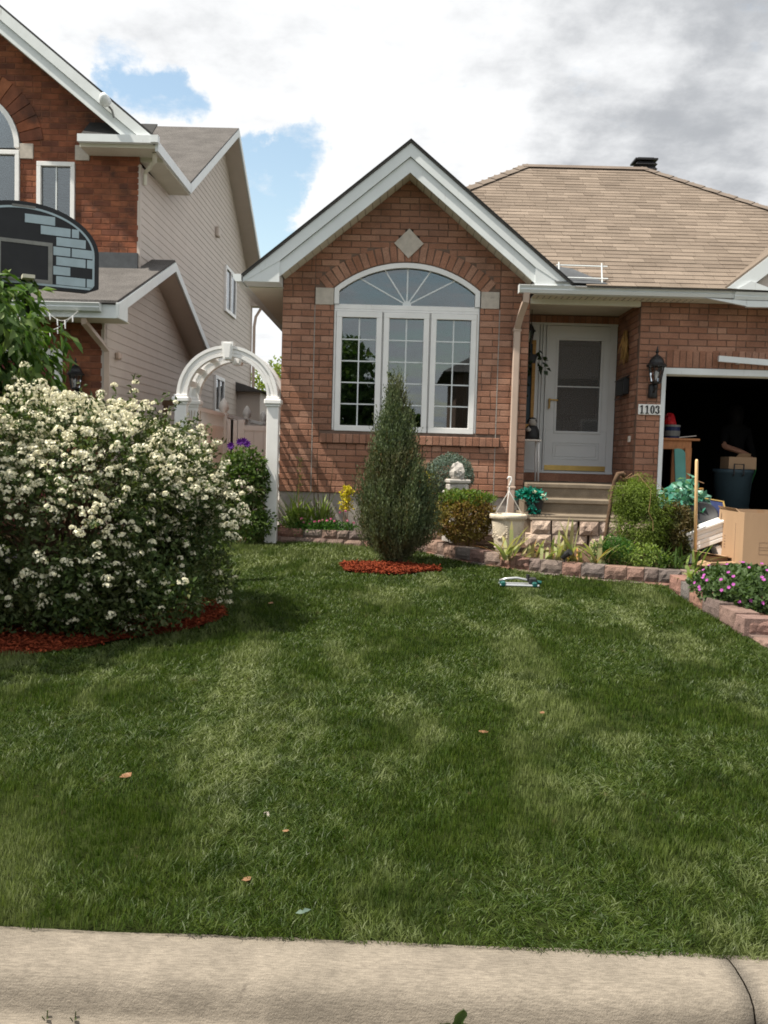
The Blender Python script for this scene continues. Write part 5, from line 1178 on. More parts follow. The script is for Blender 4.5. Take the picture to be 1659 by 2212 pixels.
mb = MB(); mb.prism([BP(-.12, .74, .021), BP(.1, .74, .021), BP(.1, .765, .021), BP(-.12, .765, .021)], bn*.004); build(mb, 'top_band', 'greylab', bb)
mb = MB(); mb.box(BP(0.02, .075, .10), (.10, .20, .03), 0, Matrix.Rotation(BA, 3, 'Z')); build(mb, 'rim_bracket', 'soffit', bb)
mb = MB(); mb.tube([(-3.32-.16, 8.9, lz(8.9)-.02), (-3.48, 8.9, 2.6), BP(-.02, .3, -.35), BP(0, .35, -.03)], .045, 8); build(mb, 'pole', 'black', bb)
mb = MB(); mb.bx(-3.95, -3.0, 8.6, 9.4, lz(8.9)-.02, lz(8.9)+.16, 0, .03); build(mb, 'base', 'blackm', bb)

# ------------------------------------------------------------------ arbor, fence, gate
ab = thing('garden_arbor', (-2.09, 11.8, .42), 'white arched garden arbor with keystone between the two houses', 'arbor')
for (x0, x1), ys in (((-2.73, -2.585), (11.43, 12.12)), ((-1.595, -1.45), (11.43, 12.12))):
    for y0 in ys:
        mb = MB(); mb.bx(x0, x1, y0, y0+.13, .36, 2.07, 0, .006); build(mb, 'pillar', 'vinyl', ab)
        mb = MB(); mb.bx(x0-.015, x1+.015, y0-.015, y0+.145, 2.045, 2.075, 0, .006); mb.bx(x0-.032, x1+.032, y0-.032, y0+.162, 2.075, 2.135, 0, .01); mb.bx(x0-.01, x1+.01, y0-.01, y0+.14, 2.135, 2.165, 0, .004); build(mb, 'pillar_cap', 'vinyl', ab)
    mb = MB()
    for j in range(9): z = .5+j*.17; mb.bx((x0+x1)/2-.012, (x0+x1)/2+.012, ys[0]+.13, ys[1], z, z+.03)
    build(mb, 'side_rail', 'vinyl', ab)
AX, AZ0 = -2.09, 2.155
def ring_seg(mb, r0, r1, y0, y1, t0=-90, t1=90, n=40, mi=0):
    ts = [math.radians(t0+(t1-t0)*k/n) for k in range(n+1)]; P = lambda t, r, y: (AX+math.sin(t)*r, y, AZ0+math.cos(t)*r); m = n+1
    vs = [P(t, r, y) for r, y in ((r0, y0), (r1, y0), (r1, y1), (r0, y1)) for t in ts]
    fs = [(k*m+i, k*m+i+1, ((k+1) % 4)*m+i+1, ((k+1) % 4)*m+i) for k in range(4) for i in range(n)]+[(0, m, 2*m, 3*m), (m-1, 2*m-1, 3*m-1, 4*m-1)]; mb.add(vs, fs, mi)
for y0 in (11.44, 12.13):
    mb = MB(); ring_seg(mb, .500, .612, y0+.018, y0+.092); ring_seg(mb, .585, .622, y0, y0+.11); ring_seg(mb, .490, .518, y0, y0+.11); ring_seg(mb, .535, .565, y0+.010, y0+.10); build(mb, 'arch', 'vinyl', ab)
    mb = MB(); P = lambda x, z, y: (AX+x, y, AZ0+z)
    mb.prism([P(-.075, .665, y0-.03), P(.075, .665, y0-.03), P(.05, .45, y0-.03), P(-.05, .45, y0-.03)], (0, .17, 0)); mb.prism([P(-.045, .645, y0-.045), P(.045, .645, y0-.045), P(.028, .47, y0-.045), P(-.028, .47, y0-.045)], (0, .02, 0)); build(mb, 'keystone', 'vinyl', ab)
for t in (-72, -52, -30, -8, 14, 36, 56, 74):
    q = math.radians(t); mb = MB(); mb.box((AX+math.sin(q)*.555, 11.84, AZ0+math.cos(q)*.555), (.022, .60, .075), 0, Matrix.Rotation(q+PI/2, 3, 'Y')); build(mb, 'cross_slat', 'vinyl', ab)
def finial_post(y, x, h, parent):
    mb = MB(); mb.bx(x-.057, x+.057, y-.057, y+.057, .36, h, 0, .005); build(mb, 'post', 'fence', parent)
    mb = MB(); mb.lathe([(.075, 0), (.078, .02), (.045, .035), (.05, .05), (.078, .10), (.075, .15), (.05, .205), (.018, .25), (0, .265)], (x, y, h), 14); build(mb, 'finial', 'fence', parent, smooth=True)
fe = thing('picket_fence', (-2.66, 14, .42), 'white vinyl fence with pointed post caps running back behind the arbor', 'fence')
for y in (14.1, 16.3, 18.3): finial_post(y, -2.62, 2.02, fe)
for y0, y1 in ((12.27, 14.04), (14.16, 16.24), (16.36, 18.24)):
    for a_ in ((2.0, 2.055), (1.80, 1.845), (.5, .56)): mb = MB(); mb.bx(-2.65, -2.60, y0, y1, *a_); build(mb, 'rail', 'fence', fe)
    nb_ = int((y1-y0)/.085)
    for k in range(nb_): y = y0+(k+.5)*(y1-y0)/nb_; mb = MB(); mb.bx(-2.64, -2.61, y-.019, y+.019, 1.845, 2.0); build(mb, 'picket', 'fence', fe)
    for k in range(11): y = y0+k*(y1-y0)/11; mb = MB(); mb.bx(-2.635, -2.612, y+.002, y+(y1-y0)/11-.002, .56, 1.80); build(mb, 'panel_board', 'fence', fe)
ga = thing('garden_gate', (-2.1, 14.1, .42), 'white double garden gate seen through the arbor', 'gate')
for x0, x1 in ((-2.56, -2.405), (-2.395, -1.62)):
    mb = MB(); mb.bx(x0, x0+.10, 14.06, 14.12, .5, 1.96, 0, .004); mb.bx(x1-.10, x1, 14.06, 14.12, .5, 1.96, 0, .004); build(mb, 'stile', 'fence', ga)
    for a_ in ((1.80, 1.88), (.55, .64)): mb = MB(); mb.bx(x0+.1, x1-.1, 14.065, 14.115, *a_); build(mb, 'rail', 'fence', ga)
    n = max(1, int((x1-x0-.2)/.12))
    for k in range(n): a = x0+.1+(x1-x0-.2)*k/n; mb = MB(); mb.bx(a+.002, a+(x1-x0-.2)/n-.002, 14.08, 14.10, .64, 1.80); build(mb, 'panel_board', 'fence', ga)
fr_ = thing('leaning_frame', (-3.05, 12.5, .42), 'dark wooden frame leaning on the beige siding left of the arbor', 'wooden frame')
mb = MB(); mb.prism([(-3.28, 12.40, .42), (-3.21, 12.40, .42), (-3.10, 12.62, 2.14), (-3.16, 12.62, 2.14)], (0, .05, 0)); build(mb, 'leg', 'darkwood', fr_)
mb = MB(); mb.prism([(-2.93, 12.40, .42), (-2.86, 12.40, .42), (-2.84, 12.62, 2.14), (-2.90, 12.62, 2.14)], (0, .05, 0)); build(mb, 'leg', 'darkwood', fr_)
mb = MB(); mb.bx(-3.18, -2.83, 12.61, 12.67, 2.08, 2.15); mb.bx(-3.14, -2.87, 12.54, 12.6, 1.45, 1.62); build(mb, 'cross_bar', 'darkwood', fr_)
cl = thing('clematis', (-1.85, 11.45, .38), 'bushy green climber with a few purple flowers at the right arbor post', 'climbing plant')
crown('foliage', (-1.85, 11.38, 1.08), (.31, .22, .46), 2600, .06, .034, 'lf_clem', cl, seed=9, shell=.3, lump=.35, up=.1, gap=.36)
crown('foliage', (-1.72, 11.3, .62), (.30, .22, .22), 900, .05, .03, 'lf_clem', cl, seed=10, shell=.2, lump=.4, gap=.4)
for x, y, z in ((-1.88, 11.22, 1.60), (-1.83, 11.2, 1.61), (-1.99, 11.22, 1.55), (-1.79, 11.2, 1.58)):
    C = np.array([[x, y, z]]); n = 9; a = np.linspace(0, 2*PI, n, endpoint=False); D = np.stack([np.cos(a), -.3+0*a, np.sin(a)], 1); leaves('flower', np.repeat(C, n, 0), D, np.repeat(np.array([[0, -1., .2]]), n, 0), .055, .034, 'fl_purple', cl, kind=None)
mb = MB()
for k in range(9): x = -1.85+random.uniform(-.15, .15); mb.tube([(x, 11.42, .36), (x+.05, 11.4, .8), (x-.05, 11.38, 1.3)], [.007, .005, .003], 4)
build(mb, 'stem', 'twig', cl)
vn = thing('climbing_vine', (-2.66, 12.1, .4), 'thin bare vine climbing the rear left arbor post', 'vine')
mb = MB()
for k in range(5):
    x = -2.68+k*.03; mb.tube([(x+.02*math.sin(j*1.7+k), 12.095-.005*k, .4+j*.16) for j in range(11)], .004, 4)
build(mb, 'stem', 'twig', vn)
P = np.stack([-2.66+rng.normal(0, .05, 120), 12.07+rng.normal(0, .02, 120), .5+1.4*rng.random(120)], 1); leaves('foliage', P, rdir(120), rdir(120), .035, .022, 'lf_bush', vn)
ft = thing('far_tree', (-3.6, 30, .4), 'yellow-green tree far behind the gap between the houses', 'tree')
mb = MB(); mb.tube([(-3.6, 30, .3), (-3.6, 30, 1.6)], [.1, .07], 8); build(mb, 'trunk', 'darkwood', ft)
crown('crown', (-3.6, 30, 2.6), (1.3, 1.2, 1.7), 6000, .15, .09, 'lf_bg', ft, seed=12, shell=.3, lump=.3, gap=.34)
# ------------------------------------------------------------------ plants in the beds
SZ = lambda y: lz(y)+.11
def blades(name, base, n, L, Wd, spread, mat, parent, lean=.5, seg=6, single=True, arch=.9, seed=0):
    """arching strap leaves, each a piece of its own when single"""
    r = random.Random(seed); allm = MB()
    for k in range(n):
        a = r.random()*2*PI; ln = L*r.uniform(.65, 1.15); p = Vector(base)+Vector((r.uniform(-spread, spread), r.uniform(-spread, spread)*.7, 0)); t = r.uniform(.05, lean); v = Vector((math.cos(a)*t, math.sin(a)*t, 1)).normalized(); sd = Vector((-math.sin(a), math.cos(a), 0)); sd = (sd+Vector((r.uniform(-.4, .4), r.uniform(-.4, .4), 0))).normalized()
        vs = []; w0 = Wd*r.uniform(.8, 1.2)
        for j in range(seg+1):
            q = j/seg; w = w0*(.55+.9*q)*(1-q)**.55 if q < 1 else 0.001; w = max(w, .001); vs += [p-sd*w/2, p+sd*w/2+Vector((0, 0, .0))]; p = p+v*ln/seg; v = (v+Vector((math.cos(a)*t, math.sin(a)*t, -arch*q*t))*.35).normalized()
        mb = MB() if single else allm
        mb.add(vs, [(2*j, 2*j+1, 2*j+3, 2*j+2) for j in range(seg)])
        if single: build(mb, name, mat if not isinstance(mat, list) else r.choice(mat), parent, smooth=True)
    if not single: return build(allm, name, mat, parent, smooth=True, kind='stuff')
for i, (x, y, n, L, lab) in enumerate(((1.21, 9.97, 8, .34, 'pale yellowing iris clump in front of the stone pot'), (1.66, 9.80, 8, .30, 'floppy pale iris clump left of the black garden spotlight'), (1.90, 9.78, 9, .40, 'upright striped iris clump behind the black garden spotlight'), (2.12, 9.66, 9, .36, 'iris clump with orange dry tips right of the black spotlight'), (1.48, 9.96, 6, .24, 'small low iris between the stone pot and the spotlight'))):
    t = thing('iris', (x, y, SZ(y)), lab, 'iris', 'iris clumps in the front bed')
    blades('leaf', (x, y, SZ(y)-.01), n+5, L*1.12, .056, .10, 'lf_iris', t, .75, seed=i); blades('dry_leaf', (x, y, SZ(y)-.01), 3, L*.95, .026, .06, 'lf_irisd', t, .9, seed=40+i)
bs_ = thing('golden_shrub', (.82, 10.75, SZ(10.75)), 'clipped golden-brown shrub between the juniper and the stone pot', 'shrub')
mb = MB()
for k in range(60):
    a = random.random()*2*PI; q = random.random()**.5; e = Vector((.82+.34*math.cos(a)*q, 10.78+.26*math.sin(a)*q, SZ(10.8)+random.uniform(.35, .60))); mb.tube([(.82+.12*math.cos(a)*q, 10.78+.1*math.sin(a)*q, SZ(10.8)-.02), Vector((.82+.2*math.cos(a)*q, 10.78+.16*math.sin(a)*q, SZ(10.8)+.25)), e], [.006, .004, .002], 4)
build(mb, 'stem', 'twig', bs_)
crown('foliage', (.81, 10.78, SZ(10.8)+.34), (.38, .28, .30), 5200, .038, .020, 'lf_barb', bs_, seed=21, shell=.45, lump=.2, up=.5, gap=.36)
crown('foliage', (.83, 10.78, SZ(10.8)+.56), (.34, .24, .10), 1500, .04, .022, 'lf_lime', bs_, seed=22, shell=.3, lump=.25, up=.8, gap=.3)
bl = thing('ball_shrub', (.68, 11.5, SZ(11.5)), 'round blue-green ball shrub against the brick behind the statue', 'shrub')
mb = MB(); mb.tube([(.68, 11.5, SZ(11.5)-.03), (.68, 11.5, 1.2)], [.025, .02], 8); build(mb, 'trunk', 'darkwood', bl)
crown('foliage', (.68, 11.5, 1.26), (.30, .28, .27), 9000, .028, .009, 'lf_ball', bl, seed=23, shell=.6, lump=.10, up=.3)
st_ = thing('garden_statue', (.74, 11.15, SZ(11.1)), 'weathered pale stone lantern statue in front of the ball shrub', 'statue')
def stone_lathe(prof, c, name, amp, seed):
    mb = MB(); mb.lathe(prof, c, 9); r = random.Random(seed); mb.v = [(x+r.uniform(-amp, amp), y+r.uniform(-amp, amp), z+r.uniform(-amp, amp)) for x, y, z in mb.v]; build(mb, name, 'statue', st_)
zb = SZ(11.1)+.085
stone_lathe([(0, -.12), (.16, -.12), (.16, .09), (.11, .12), (.10, .36), (.13, .42), (0, .43)], (.74, 11.15, zb), 'base', .006, 1)
mb = MB(); mb.box((.75, 11.15, zb+.50), (.30, .24, .085), 0, Matrix.Rotation(.3, 3, 'Z'), .015); mb.box((.75, 11.15, zb+.585), (.25, .2, .09), 0, Matrix.Rotation(.1, 3, 'Z'), .02); mb.box((.755, 11.15, zb+.655), (.27, .22, .05), 0, Matrix.Rotation(.2, 3, 'Z'), .012); build(mb, 'ledge', 'statue', st_)
stone_lathe([(0, 0), (.075, .0), (.092, .04), (.095, .09), (.085, .14), (.055, .185), (0, .205)], (.745, 11.14, zb+.68), 'head', .014, 2)
mb = MB()
for dx, dz_ in ((-.035, .10), (.03, .10)): mb.lathe([(0, -.012), (.014, 0), (0, .012)], (.745+dx, 11.052, zb+.68+dz_), 8)
mb.prism([(.735, 11.055, zb+.755), (.752, 11.055, zb+.755), (.745, 11.06, zb+.80)], (0, -.018, 0)); build(mb, 'face', 'statue', st_)
# the pot with a wire hanger
pt = thing('stone_pot', (1.30, 10.55, SZ(10.5)), 'big cream pot with relief garlands and a white hanging hook in it', 'flower pot')
pc = (1.30, 10.55, SZ(10.55)-.01)
mb = MB(); mb.lathe([(0, 0), (.125, 0), (.135, .02), (.15, .10), (.172, .24), (.185, .35), (.185, .37), (.205, .385), (.212, .40), (.212, .425), (.20, .435), (.185, .435), (.172, .38), (0, .37)], pc, 40); build(mb, 'body', 'potc', pt, smooth=True)
mb = MB()
for k in range(48): a = 2*PI*k/48; mb.lathe([(0, -.007), (.007, 0), (0, .007)], (pc[0]+.205*math.cos(a), pc[1]+.205*math.sin(a), pc[2]+.388), 5)
build(mb, 'rim_beading', 'potc', pt)
mb = MB(); r = random.Random(2)
for k in range(6):
    for j in range(16):
        s = j/15; a = 2*PI*(k+s)/6+.35; z = .27-.11*math.sin(PI*s)+r.uniform(-.012, .012); rad = .152+.09*(z-.1)*.6; mb.lathe([(0, -.018), (.017, -.006), (.019, .006), (0, .018)], (pc[0]+rad*math.cos(a), pc[1]+rad*math.sin(a), pc[2]+z), 6)
    a = 2*PI*k/6+.35
    for j in range(7): z = .30-.02*j; rad = .160+.05*(z-.1); mb.lathe([(0, -.016), (.018-.001*j, 0), (0, .016)], (pc[0]+rad*math.cos(a+.03*(j % 2)), pc[1]+rad*math.sin(a+.03*(j % 2)), pc[2]+z), 6)
for k in range(24): a = 2*PI*k/24; mb.lathe([(0, -.016), (.013, 0), (0, .016)], (pc[0]+.141*math.cos(a), pc[1]+.141*math.sin(a), pc[2]+.055), 5)
build(mb, 'relief', 'potc', pt)
mb = MB(); hk = Vector((pc[0]+.0, pc[1], 1.205))
for a in (2.6, 4.4, 5.9): mb.tube([(pc[0]+.17*math.cos(a), pc[1]+.17*math.sin(a), pc[2]+.42), hk+Vector((0, 0, -.08)), hk], .005, 6)
mb.tube([hk+Vector((.0, 0, -.03)), hk+Vector((.012, 0, .02)), hk+Vector((.022, 0, .05)), hk+Vector((.012, 0, .078)), hk+Vector((-.012, 0, .078)), hk+Vector((-.024, 0, .055))], .009, 8); build(mb, 'hanger_hook', 'vinyl', pt, smooth=True)
# dark pot with teal silk flowers on the bottom step
tp = thing('silk_flower_pot', (1.68, 11.24, .832), 'dark pot of teal silk poinsettias with white flowers on the lowest step', 'flower pot')
mb = MB(); mb.lathe([(0, 0), (.075, 0), (.11, .17), (.122, .175), (.122, .20), (.105, .20), (0, .18)], (1.70, 11.24, .832), 18); build(mb, 'pot', 'blackm', tp)
n = 260; d = rdir(n); d[:, 2] = np.abs(d[:, 2])*.8-.15; P = np.array([1.64, 11.20, 1.04])+d*np.array([.15, .12, .13])*(.4+.6*rng.random((n, 1)))
leaves('foliage', P, d+rdir(n)*.5, d+rdir(n)*.4, .075, .04, 'lf_tinsel', tp)
n = 40; P = np.array([1.66, 11.13, 1.0])+rng.normal(0, .03, (n, 3))*np.array([1, .3, 1])-np.outer(np.linspace(0, .16, n), [0, 0, 1]); leaves('foliage', P, rdir(n)+np.array([0, -.4, -.8]), rdir(n)+np.array([0, -1, 0]), .08, .03, 'lf_tinsel', tp)
for x, y, z in ((1.67, 11.10, 1.10), (1.77, 11.11, 1.06), (1.785, 11.12, 1.02)): clusters('flower', np.array([[x, y, z]]), 14, np.array([.02]), .034, 'fl_white', tp)
# green feathery plant, spotlight, small ground plants
pr_ = thing('ferny_plant', (2.30, 9.72, SZ(9.7)), 'bright green ferny plant at the foot of the weeping shrub', 'plant')
crown('foliage', (2.32, 9.74, SZ(9.7)+.14), (.22, .18, .17), 2600, .03, .012, 'lf_pars', pr_, seed=31, shell=.2, lump=.4, up=.5, gap=.36)
sp_ = thing('garden_spotlight', (1.80, 9.62, SZ(9.6)), 'small black garden spotlight among the iris leaves', 'garden light')
mb = MB(); mb.tube([(1.78, 9.62, SZ(9.6)-.02), (1.785, 9.62, SZ(9.6)+.09)], .008, 6); build(mb, 'stake', 'black', sp_)
mb = MB(); mb.tube([(1.765, 9.64, SZ(9.6)+.08), (1.80, 9.60, SZ(9.6)+.12), (1.83, 9.57, SZ(9.6)+.15)], [.022, .034, .036], 10); build(mb, 'lamp_head', 'blackm', sp_)
# weeping shrub with bare twisted trunk
we = thing('weeping_shrub', (2.26, 9.95, SZ(9.95)), 'weeping feathery shrub on a bare brown trunk beside the steps', 'weeping tree')
mb = MB(); mb.tube([(2.245, 9.95, SZ(9.95)-.03), (2.285, 9.95, .8), (2.325, 9.95, 1.15), (2.345, 9.95, 1.28), (2.38, 9.95, 1.36), (2.43, 9.96, 1.37), (2.45, 9.97, 1.33)], [.024, .022, .021, .024, .028, .024, .016], 8); build(mb, 'trunk', 'darkwood', we, smooth=True)
mb = MB(); WP, WD = [], []
for k in range(9):
    a = rng.random()*2*PI; rad = .08+.30*rng.random()**.7; c0 = np.array([2.44, 9.97, 1.30]); ex = c0+np.array([.17+rad*math.cos(a)*.95, rad*math.sin(a)*.7, 0]); topz = 1.36-.28*rad-.10*rng.random(); ln = .30+.48*rng.random()
    pts = [c0, (c0+ex)/2+np.array([0, 0, .07]), np.array([ex[0], ex[1], topz])]+[np.array([ex[0]+.05*math.cos(a)*q+.03*math.sin(7*q+k), ex[1]+.04*math.sin(a)*q, topz-.03-ln*q]) for q in (.25, .5, .75, 1)]
    if pts[-1][2] < .55: pts = [p for p in pts if p[2] > .5]
    mb.tube(pts, .002, 4)
    for p, q in zip(pts, pts[1:]):
        m = max(2, int(np.linalg.norm(q-p)*150))
        for j in range(m): WP.append(p+(q-p)*j/m+rng.normal(0, .010, 3)); WD.append(nrm(nrm(q-p)*.7+rng.normal(0, .6, 3)))
build(mb, 'twig', 'twig', we)
crown('foliage', (2.58, 9.98, 1.10), (.27, .23, .25), 8500, .030, .0075, 'lf_weep', we, seed=33, shell=.25, lump=.4, up=-.2, gap=.38)
crown('foliage', (2.67, 9.98, .82), (.31, .25, .42), 12500, .030, .0075, 'lf_weep', we, seed=34, shell=.3, lump=.35, up=-.3, gap=.38)
ye = thing('cedar_shrub', (3.04, 10.05, SZ(10)), 'dense dark cedar shrub between the weeping shrub and the wooden pole', 'shrub')
mb = MB(); mb.tube([(3.04, 10.05, SZ(10)-.03), (3.04, 10.05, .85)], [.03, .012], 8); build(mb, 'trunk', 'darkwood', ye)
crown('foliage', (3.03, 10.05, .74), (.25, .22, .32), 7000, .034, .015, 'lf_yew', ye, seed=41, shell=.45, lump=.25, up=.4, gap=.34)
ly = thing('strappy_plant', (2.95, 9.6, SZ(9.6)), 'dark green strappy lily clump at the foot of the wooden pole', 'plant')
blades('foliage', (2.86, 9.58, SZ(9.6)-.01), 60, .30, .024, .16, 'lf_lily', ly, .9, single=False, seed=3); blades('leaf', (3.1, 9.55, SZ(9.6)-.01), 10, .34, .034, .08, 'lf_hosta', ly, .8, seed=4)
lw2 = thing('low_ground_cover', (2.6, 9.6, SZ(9.6)), 'loose weedy greenery along the wall under the weeping shrub', 'plant')
crown('foliage', (2.58, 9.66, SZ(9.6)+.10), (.34, .16, .16), 1500, .03, .016, 'lf_grassy', lw2, seed=44, shell=.1, lump=.4, up=.5, gap=.40)
ho = thing('hosta', (2.92, 9.0, SZ(9)), 'yellow-green variegated hosta at the corner of the raised bed', 'hosta')
for i, (x, y) in enumerate(((2.92, 9.02), (3.10, 8.98), (2.83, 8.85), (3.25, 9.05))): blades('leaf', (x, y, SZ(y)-.02), 9, .20, .05, .05, 'lf_hosta', ho, 1.1, seed=50+i)
# pink geranium mound
ge = thing('geranium', (3.12, 8.05, SZ(8)), 'low mound of green leaves dotted with pink flowers in the raised bed', 'geranium')
crown('foliage', (3.14, 8.1, SZ(8)+.05), (.46, .80, .22), 8500, .045, .036, 'lf_ger', ge, seed=51, shell=.55, lump=.2, up=.5, gap=.34)
P, d, rr = shell_points(700, np.array([3.14, 8.1, SZ(8)+.06]), np.array([.47, .81, .23]), 51, .97, .2, .36); k = (d[:, 1] < .2) | (d[:, 2] > .4); P, d = P[k], d[k]
for p, dd in list(zip(P, d))[:64]:
    n = 5; nn_ = nrm(dd+np.array([-.1, -.5, .5])); e1 = nrm(np.cross(nn_, [0, 0, 1.])); e2 = np.cross(nn_, e1); a = np.linspace(0, 2*PI, n, endpoint=False)+rng.random(); D = e1*np.cos(a)[:, None]+e2*np.sin(a)[:, None]+nn_*.25
    leaves('flower', np.repeat((p+nn_*.02)[None], n, 0), D, np.repeat(nn_[None], n, 0), .018, .019, 'fl_mag', ge, fold=.05, droop=-.1, kind=None)
# left bed
lp = thing('tufted_plant', (-1.15, 11.7, SZ(11.7)), 'light green grassy tuft in the left flower bed next to the arbor post', 'plant')
blades('foliage', (-1.22, 11.72, SZ(11.7)-.01), 60, .56, .030, .12, 'lf_grassy', lp, .45, single=False, seed=61, arch=.4); crown('foliage', (-1.2, 11.7, SZ(11.7)+.13), (.2, .12, .17), 900, .05, .02, 'lf_grassy', lp, seed=62, shell=.1, gap=.35)
lp2 = thing('tufted_plant', (-.88, 11.74, SZ(11.7)), 'green tuft with tall dry stems right of the grassy tuft in the left bed', 'plant')
blades('foliage', (-.90, 11.74, SZ(11.7)-.01), 54, .50, .028, .09, 'lf_grassy', lp2, .4, single=False, seed=63, arch=.4)
for i, (x, dx, h) in enumerate(((-.94, -.06, 1.0), (-.86, .08, .95), (-1.0, -.03, .7))): mb = MB(); mb.tube([(x, 11.76, SZ(11.7)-.02), (x+dx*.5, 11.77, SZ(11.7)+h*.5), (x+dx, 11.78, SZ(11.7)+h)], [.007, .006, .004], 5); build(mb, 'dry_stem', 'darkwood', lp2)
ts_ = thing('tall_weed', (-1.2, 11.66, SZ(11.7)), 'single tall thin weed stem against the brick near the arbor post', 'weed')
mb = MB(); mb.tube([(-1.20, 11.66, SZ(11.6)-.02), (-1.205, 11.66, 1.1), (-1.18, 11.66, 1.38)], [.005, .004, .002], 5); build(mb, 'stem', 'straw', ts_)
n = 50; z = .8+.62*rng.random(n); P = np.stack([-1.2+rng.normal(0, .012, n), 11.66+rng.normal(0, .01, n), z], 1); leaves('leaf', P, rdir(n)+np.array([0, 0, .7]), rdir(n), .05, .010, 'lf_grassy', ts_)
pk = thing('pink_flowers', (-.95, 11.6, SZ(11.6)), 'row of small pink flowers in the left bed in front of the grassy tufts', 'flowers')
crown('foliage', (-.85, 11.58, SZ(11.6)+.07), (.42, .09, .10), 1500, .035, .018, 'lf_pars', pk, seed=65, shell=.1, lump=.4, up=.5)
for i in range(13):
    x = -1.16+i*.055+random.uniform(-.02, .02); z = SZ(11.6)+random.uniform(.12, .20)+(.12 if i in (9, 10) else 0); clusters('flower', np.array([[x, 11.56+random.uniform(-.04, .02), z]]), 8, np.array([.014]), .024, 'fl_pink', pk)
for nm, (x, y, z0, z1), lab in (('a', (-.60, 11.62, .78, 1.08), 'bright yellow flower spike on the left side of the juniper'), ('b', (.44, 11.42, .75, 1.28), 'bright yellow flower spike on the right side of the juniper')):
    yf = thing('yellow_flowers', (x, y, SZ(y)), lab, 'flowers', 'yellow flowers beside the juniper')
    n = 420; zz_ = z0+(z1-z0)*rng.random(n); k = np.abs(np.sin((zz_-z0)/(z1-z0)*PI*2+.4)); P = np.stack([x+rng.normal(0, .022+.028*k, n), y+rng.normal(0, .03, n), zz_], 1); leaves('blossom', P, rdir(n)+np.array([0, 0, .5]), rdir(n), .038, .022, 'lf_yellow', yf)
    mb = MB()
    for q in (-.04, 0, .03): mb.tube([(x+q*.3, y, SZ(y)-.02), (x+q, y, (z0+z1)/2), (x+q*1.2, y, z1)], [.006, .005, .003], 5)
    build(mb, 'stem', 'twig', yf)
# ------------------------------------------------------------------ things on the drive
po = thing('wooden_pole', (3.19, 9.85, .43), 'pale wooden broom pole standing upright by the cardboard box', 'pole')
mb = MB(); mb.tube([(3.21, 9.85, .42), (3.178, 9.86, 1.52), (3.178, 9.86, 1.54)], [.0165, .0165, .010], 10); build(mb, 'shaft', 'pole', po, smooth=True)
sd_ = thing('slatted_stand', (3.48, 10.75, .49), 'orange-brown slatted wooden stand behind the teal silk leaves', 'plant stand')
for k in range(6): mb = MB(); mb.tube([(3.38+.16*math.cos(t), 10.75+.16*math.sin(t), 1.03+k*.035) for t in [2*PI*j/14 for j in range(15)]], .008, 5); build(mb, 'slat', 'oak', sd_)
for x, y in ((3.25, 10.66), (3.51, 10.66), (3.25, 10.84), (3.51, 10.84)): mb = MB(); mb.bx(x-.014, x+.014, y-.014, y+.014, .49, 1.22); build(mb, 'leg', 'oak', sd_)
mb = MB(); mb.tube([(3.25, 10.66, 1.22), (3.4, 10.7, 1.32), (3.55, 10.72, 1.27)], .006, 5); build(mb, 'bow', 'twig', sd_)
si = thing('silk_plant', (3.2, 10.5, .47), 'teal and white silk leaves heaped behind the dark cedar shrub', 'artificial plant')
n = 460; d = rdir(n); P = np.array([3.24, 10.5, 1.02])+d*np.array([.30, .2, .20])*(.5+.5*rng.random((n, 1))); leaves('foliage', P, d*.6+rdir(n)*.7, d+rdir(n)*.5+np.array([0, -.6, .5]), .10, .07, 'lf_teal', si, fold=.12)
n = 60; P = np.array([3.28, 10.6, 1.2])+rng.normal(0, .07, (n, 3)); leaves('foliage', P, rdir(n), rdir(n)+np.array([0, -.6, .5]), .10, .07, 'lf_teal', si, fold=.12)
mb = MB()
for k in range(8): mb.tube([(3.2, 10.5, .5), (3.2+random.uniform(-.2, .2), 10.5, .85), (3.22+random.uniform(-.25, .25), 10.5+random.uniform(-.1, .1), 1.05)], .006, 5)
mb.lathe([(0, 0), (.11, 0), (.14, .22), (0, .22)], (3.2, 10.5, .47), 14); build(mb, 'pot', 'blackm', si)
bx_ = thing('cardboard_box', (3.95, 9.65, .41), 'large open cardboard box standing on the drive in front of the garage', 'box')
bx0, bx1, by0, by1, bz0, bz1, th = 3.50, 4.42, 9.30, 10.02, .40, 1.02, .008
for a in ((bx0, bx1, by0, by0+th), (bx0, bx1, by1-th, by1), (bx0, bx0+th, by0+th, by1-th), (bx1-th, bx1, by0+th, by1-th)):
    mb = MB(); mb.bx(*a, bz0, bz1); build(mb, 'panel', 'card', bx_)
mb = MB(); mb.bx(bx0+.01, bx1-.01, by0+.01, by1-.01, bz0+.002, bz0+.01); build(mb, 'bottom', 'card2', bx_)
mb = MB(); mb.prism([(bx0+.004, by1, bz1), (bx0+.004, by0+.16, bz1), (bx0-.02, by0+.2, bz1+.03), (bx0-.02, by1, bz1+.03)], (.006, 0, 0)); build(mb, 'flap', 'card', bx_)
mb = MB(); mb.bx(3.90, 3.965, by0-.002, by0, .90, bz1); mb.bx(3.90, 3.965, by1-th-.002, by1-th, .86, bz1); build(mb, 'tape', 'tape', bx_)
mb = MB(); ln = lambda a, b, c, d: mb.bx(a, b, by0-.0015, by0, c, d)
for z in (.845, .795, .77, .725): ln(3.66, 4.05, z-.12, z-.1185)
for x in (3.66, 3.80, 4.05): ln(x, x+.0015, .605, .725)
build(mb, 'print', 'ink', bx_); mb = MB(); mb.bx(bx0-.0015, bx0, 9.52, 9.528, .45, .90)
for k in range(5): mb.bx(bx0-.0015, bx0, 9.8, 9.84, .62+k*.03, .632+k*.03)
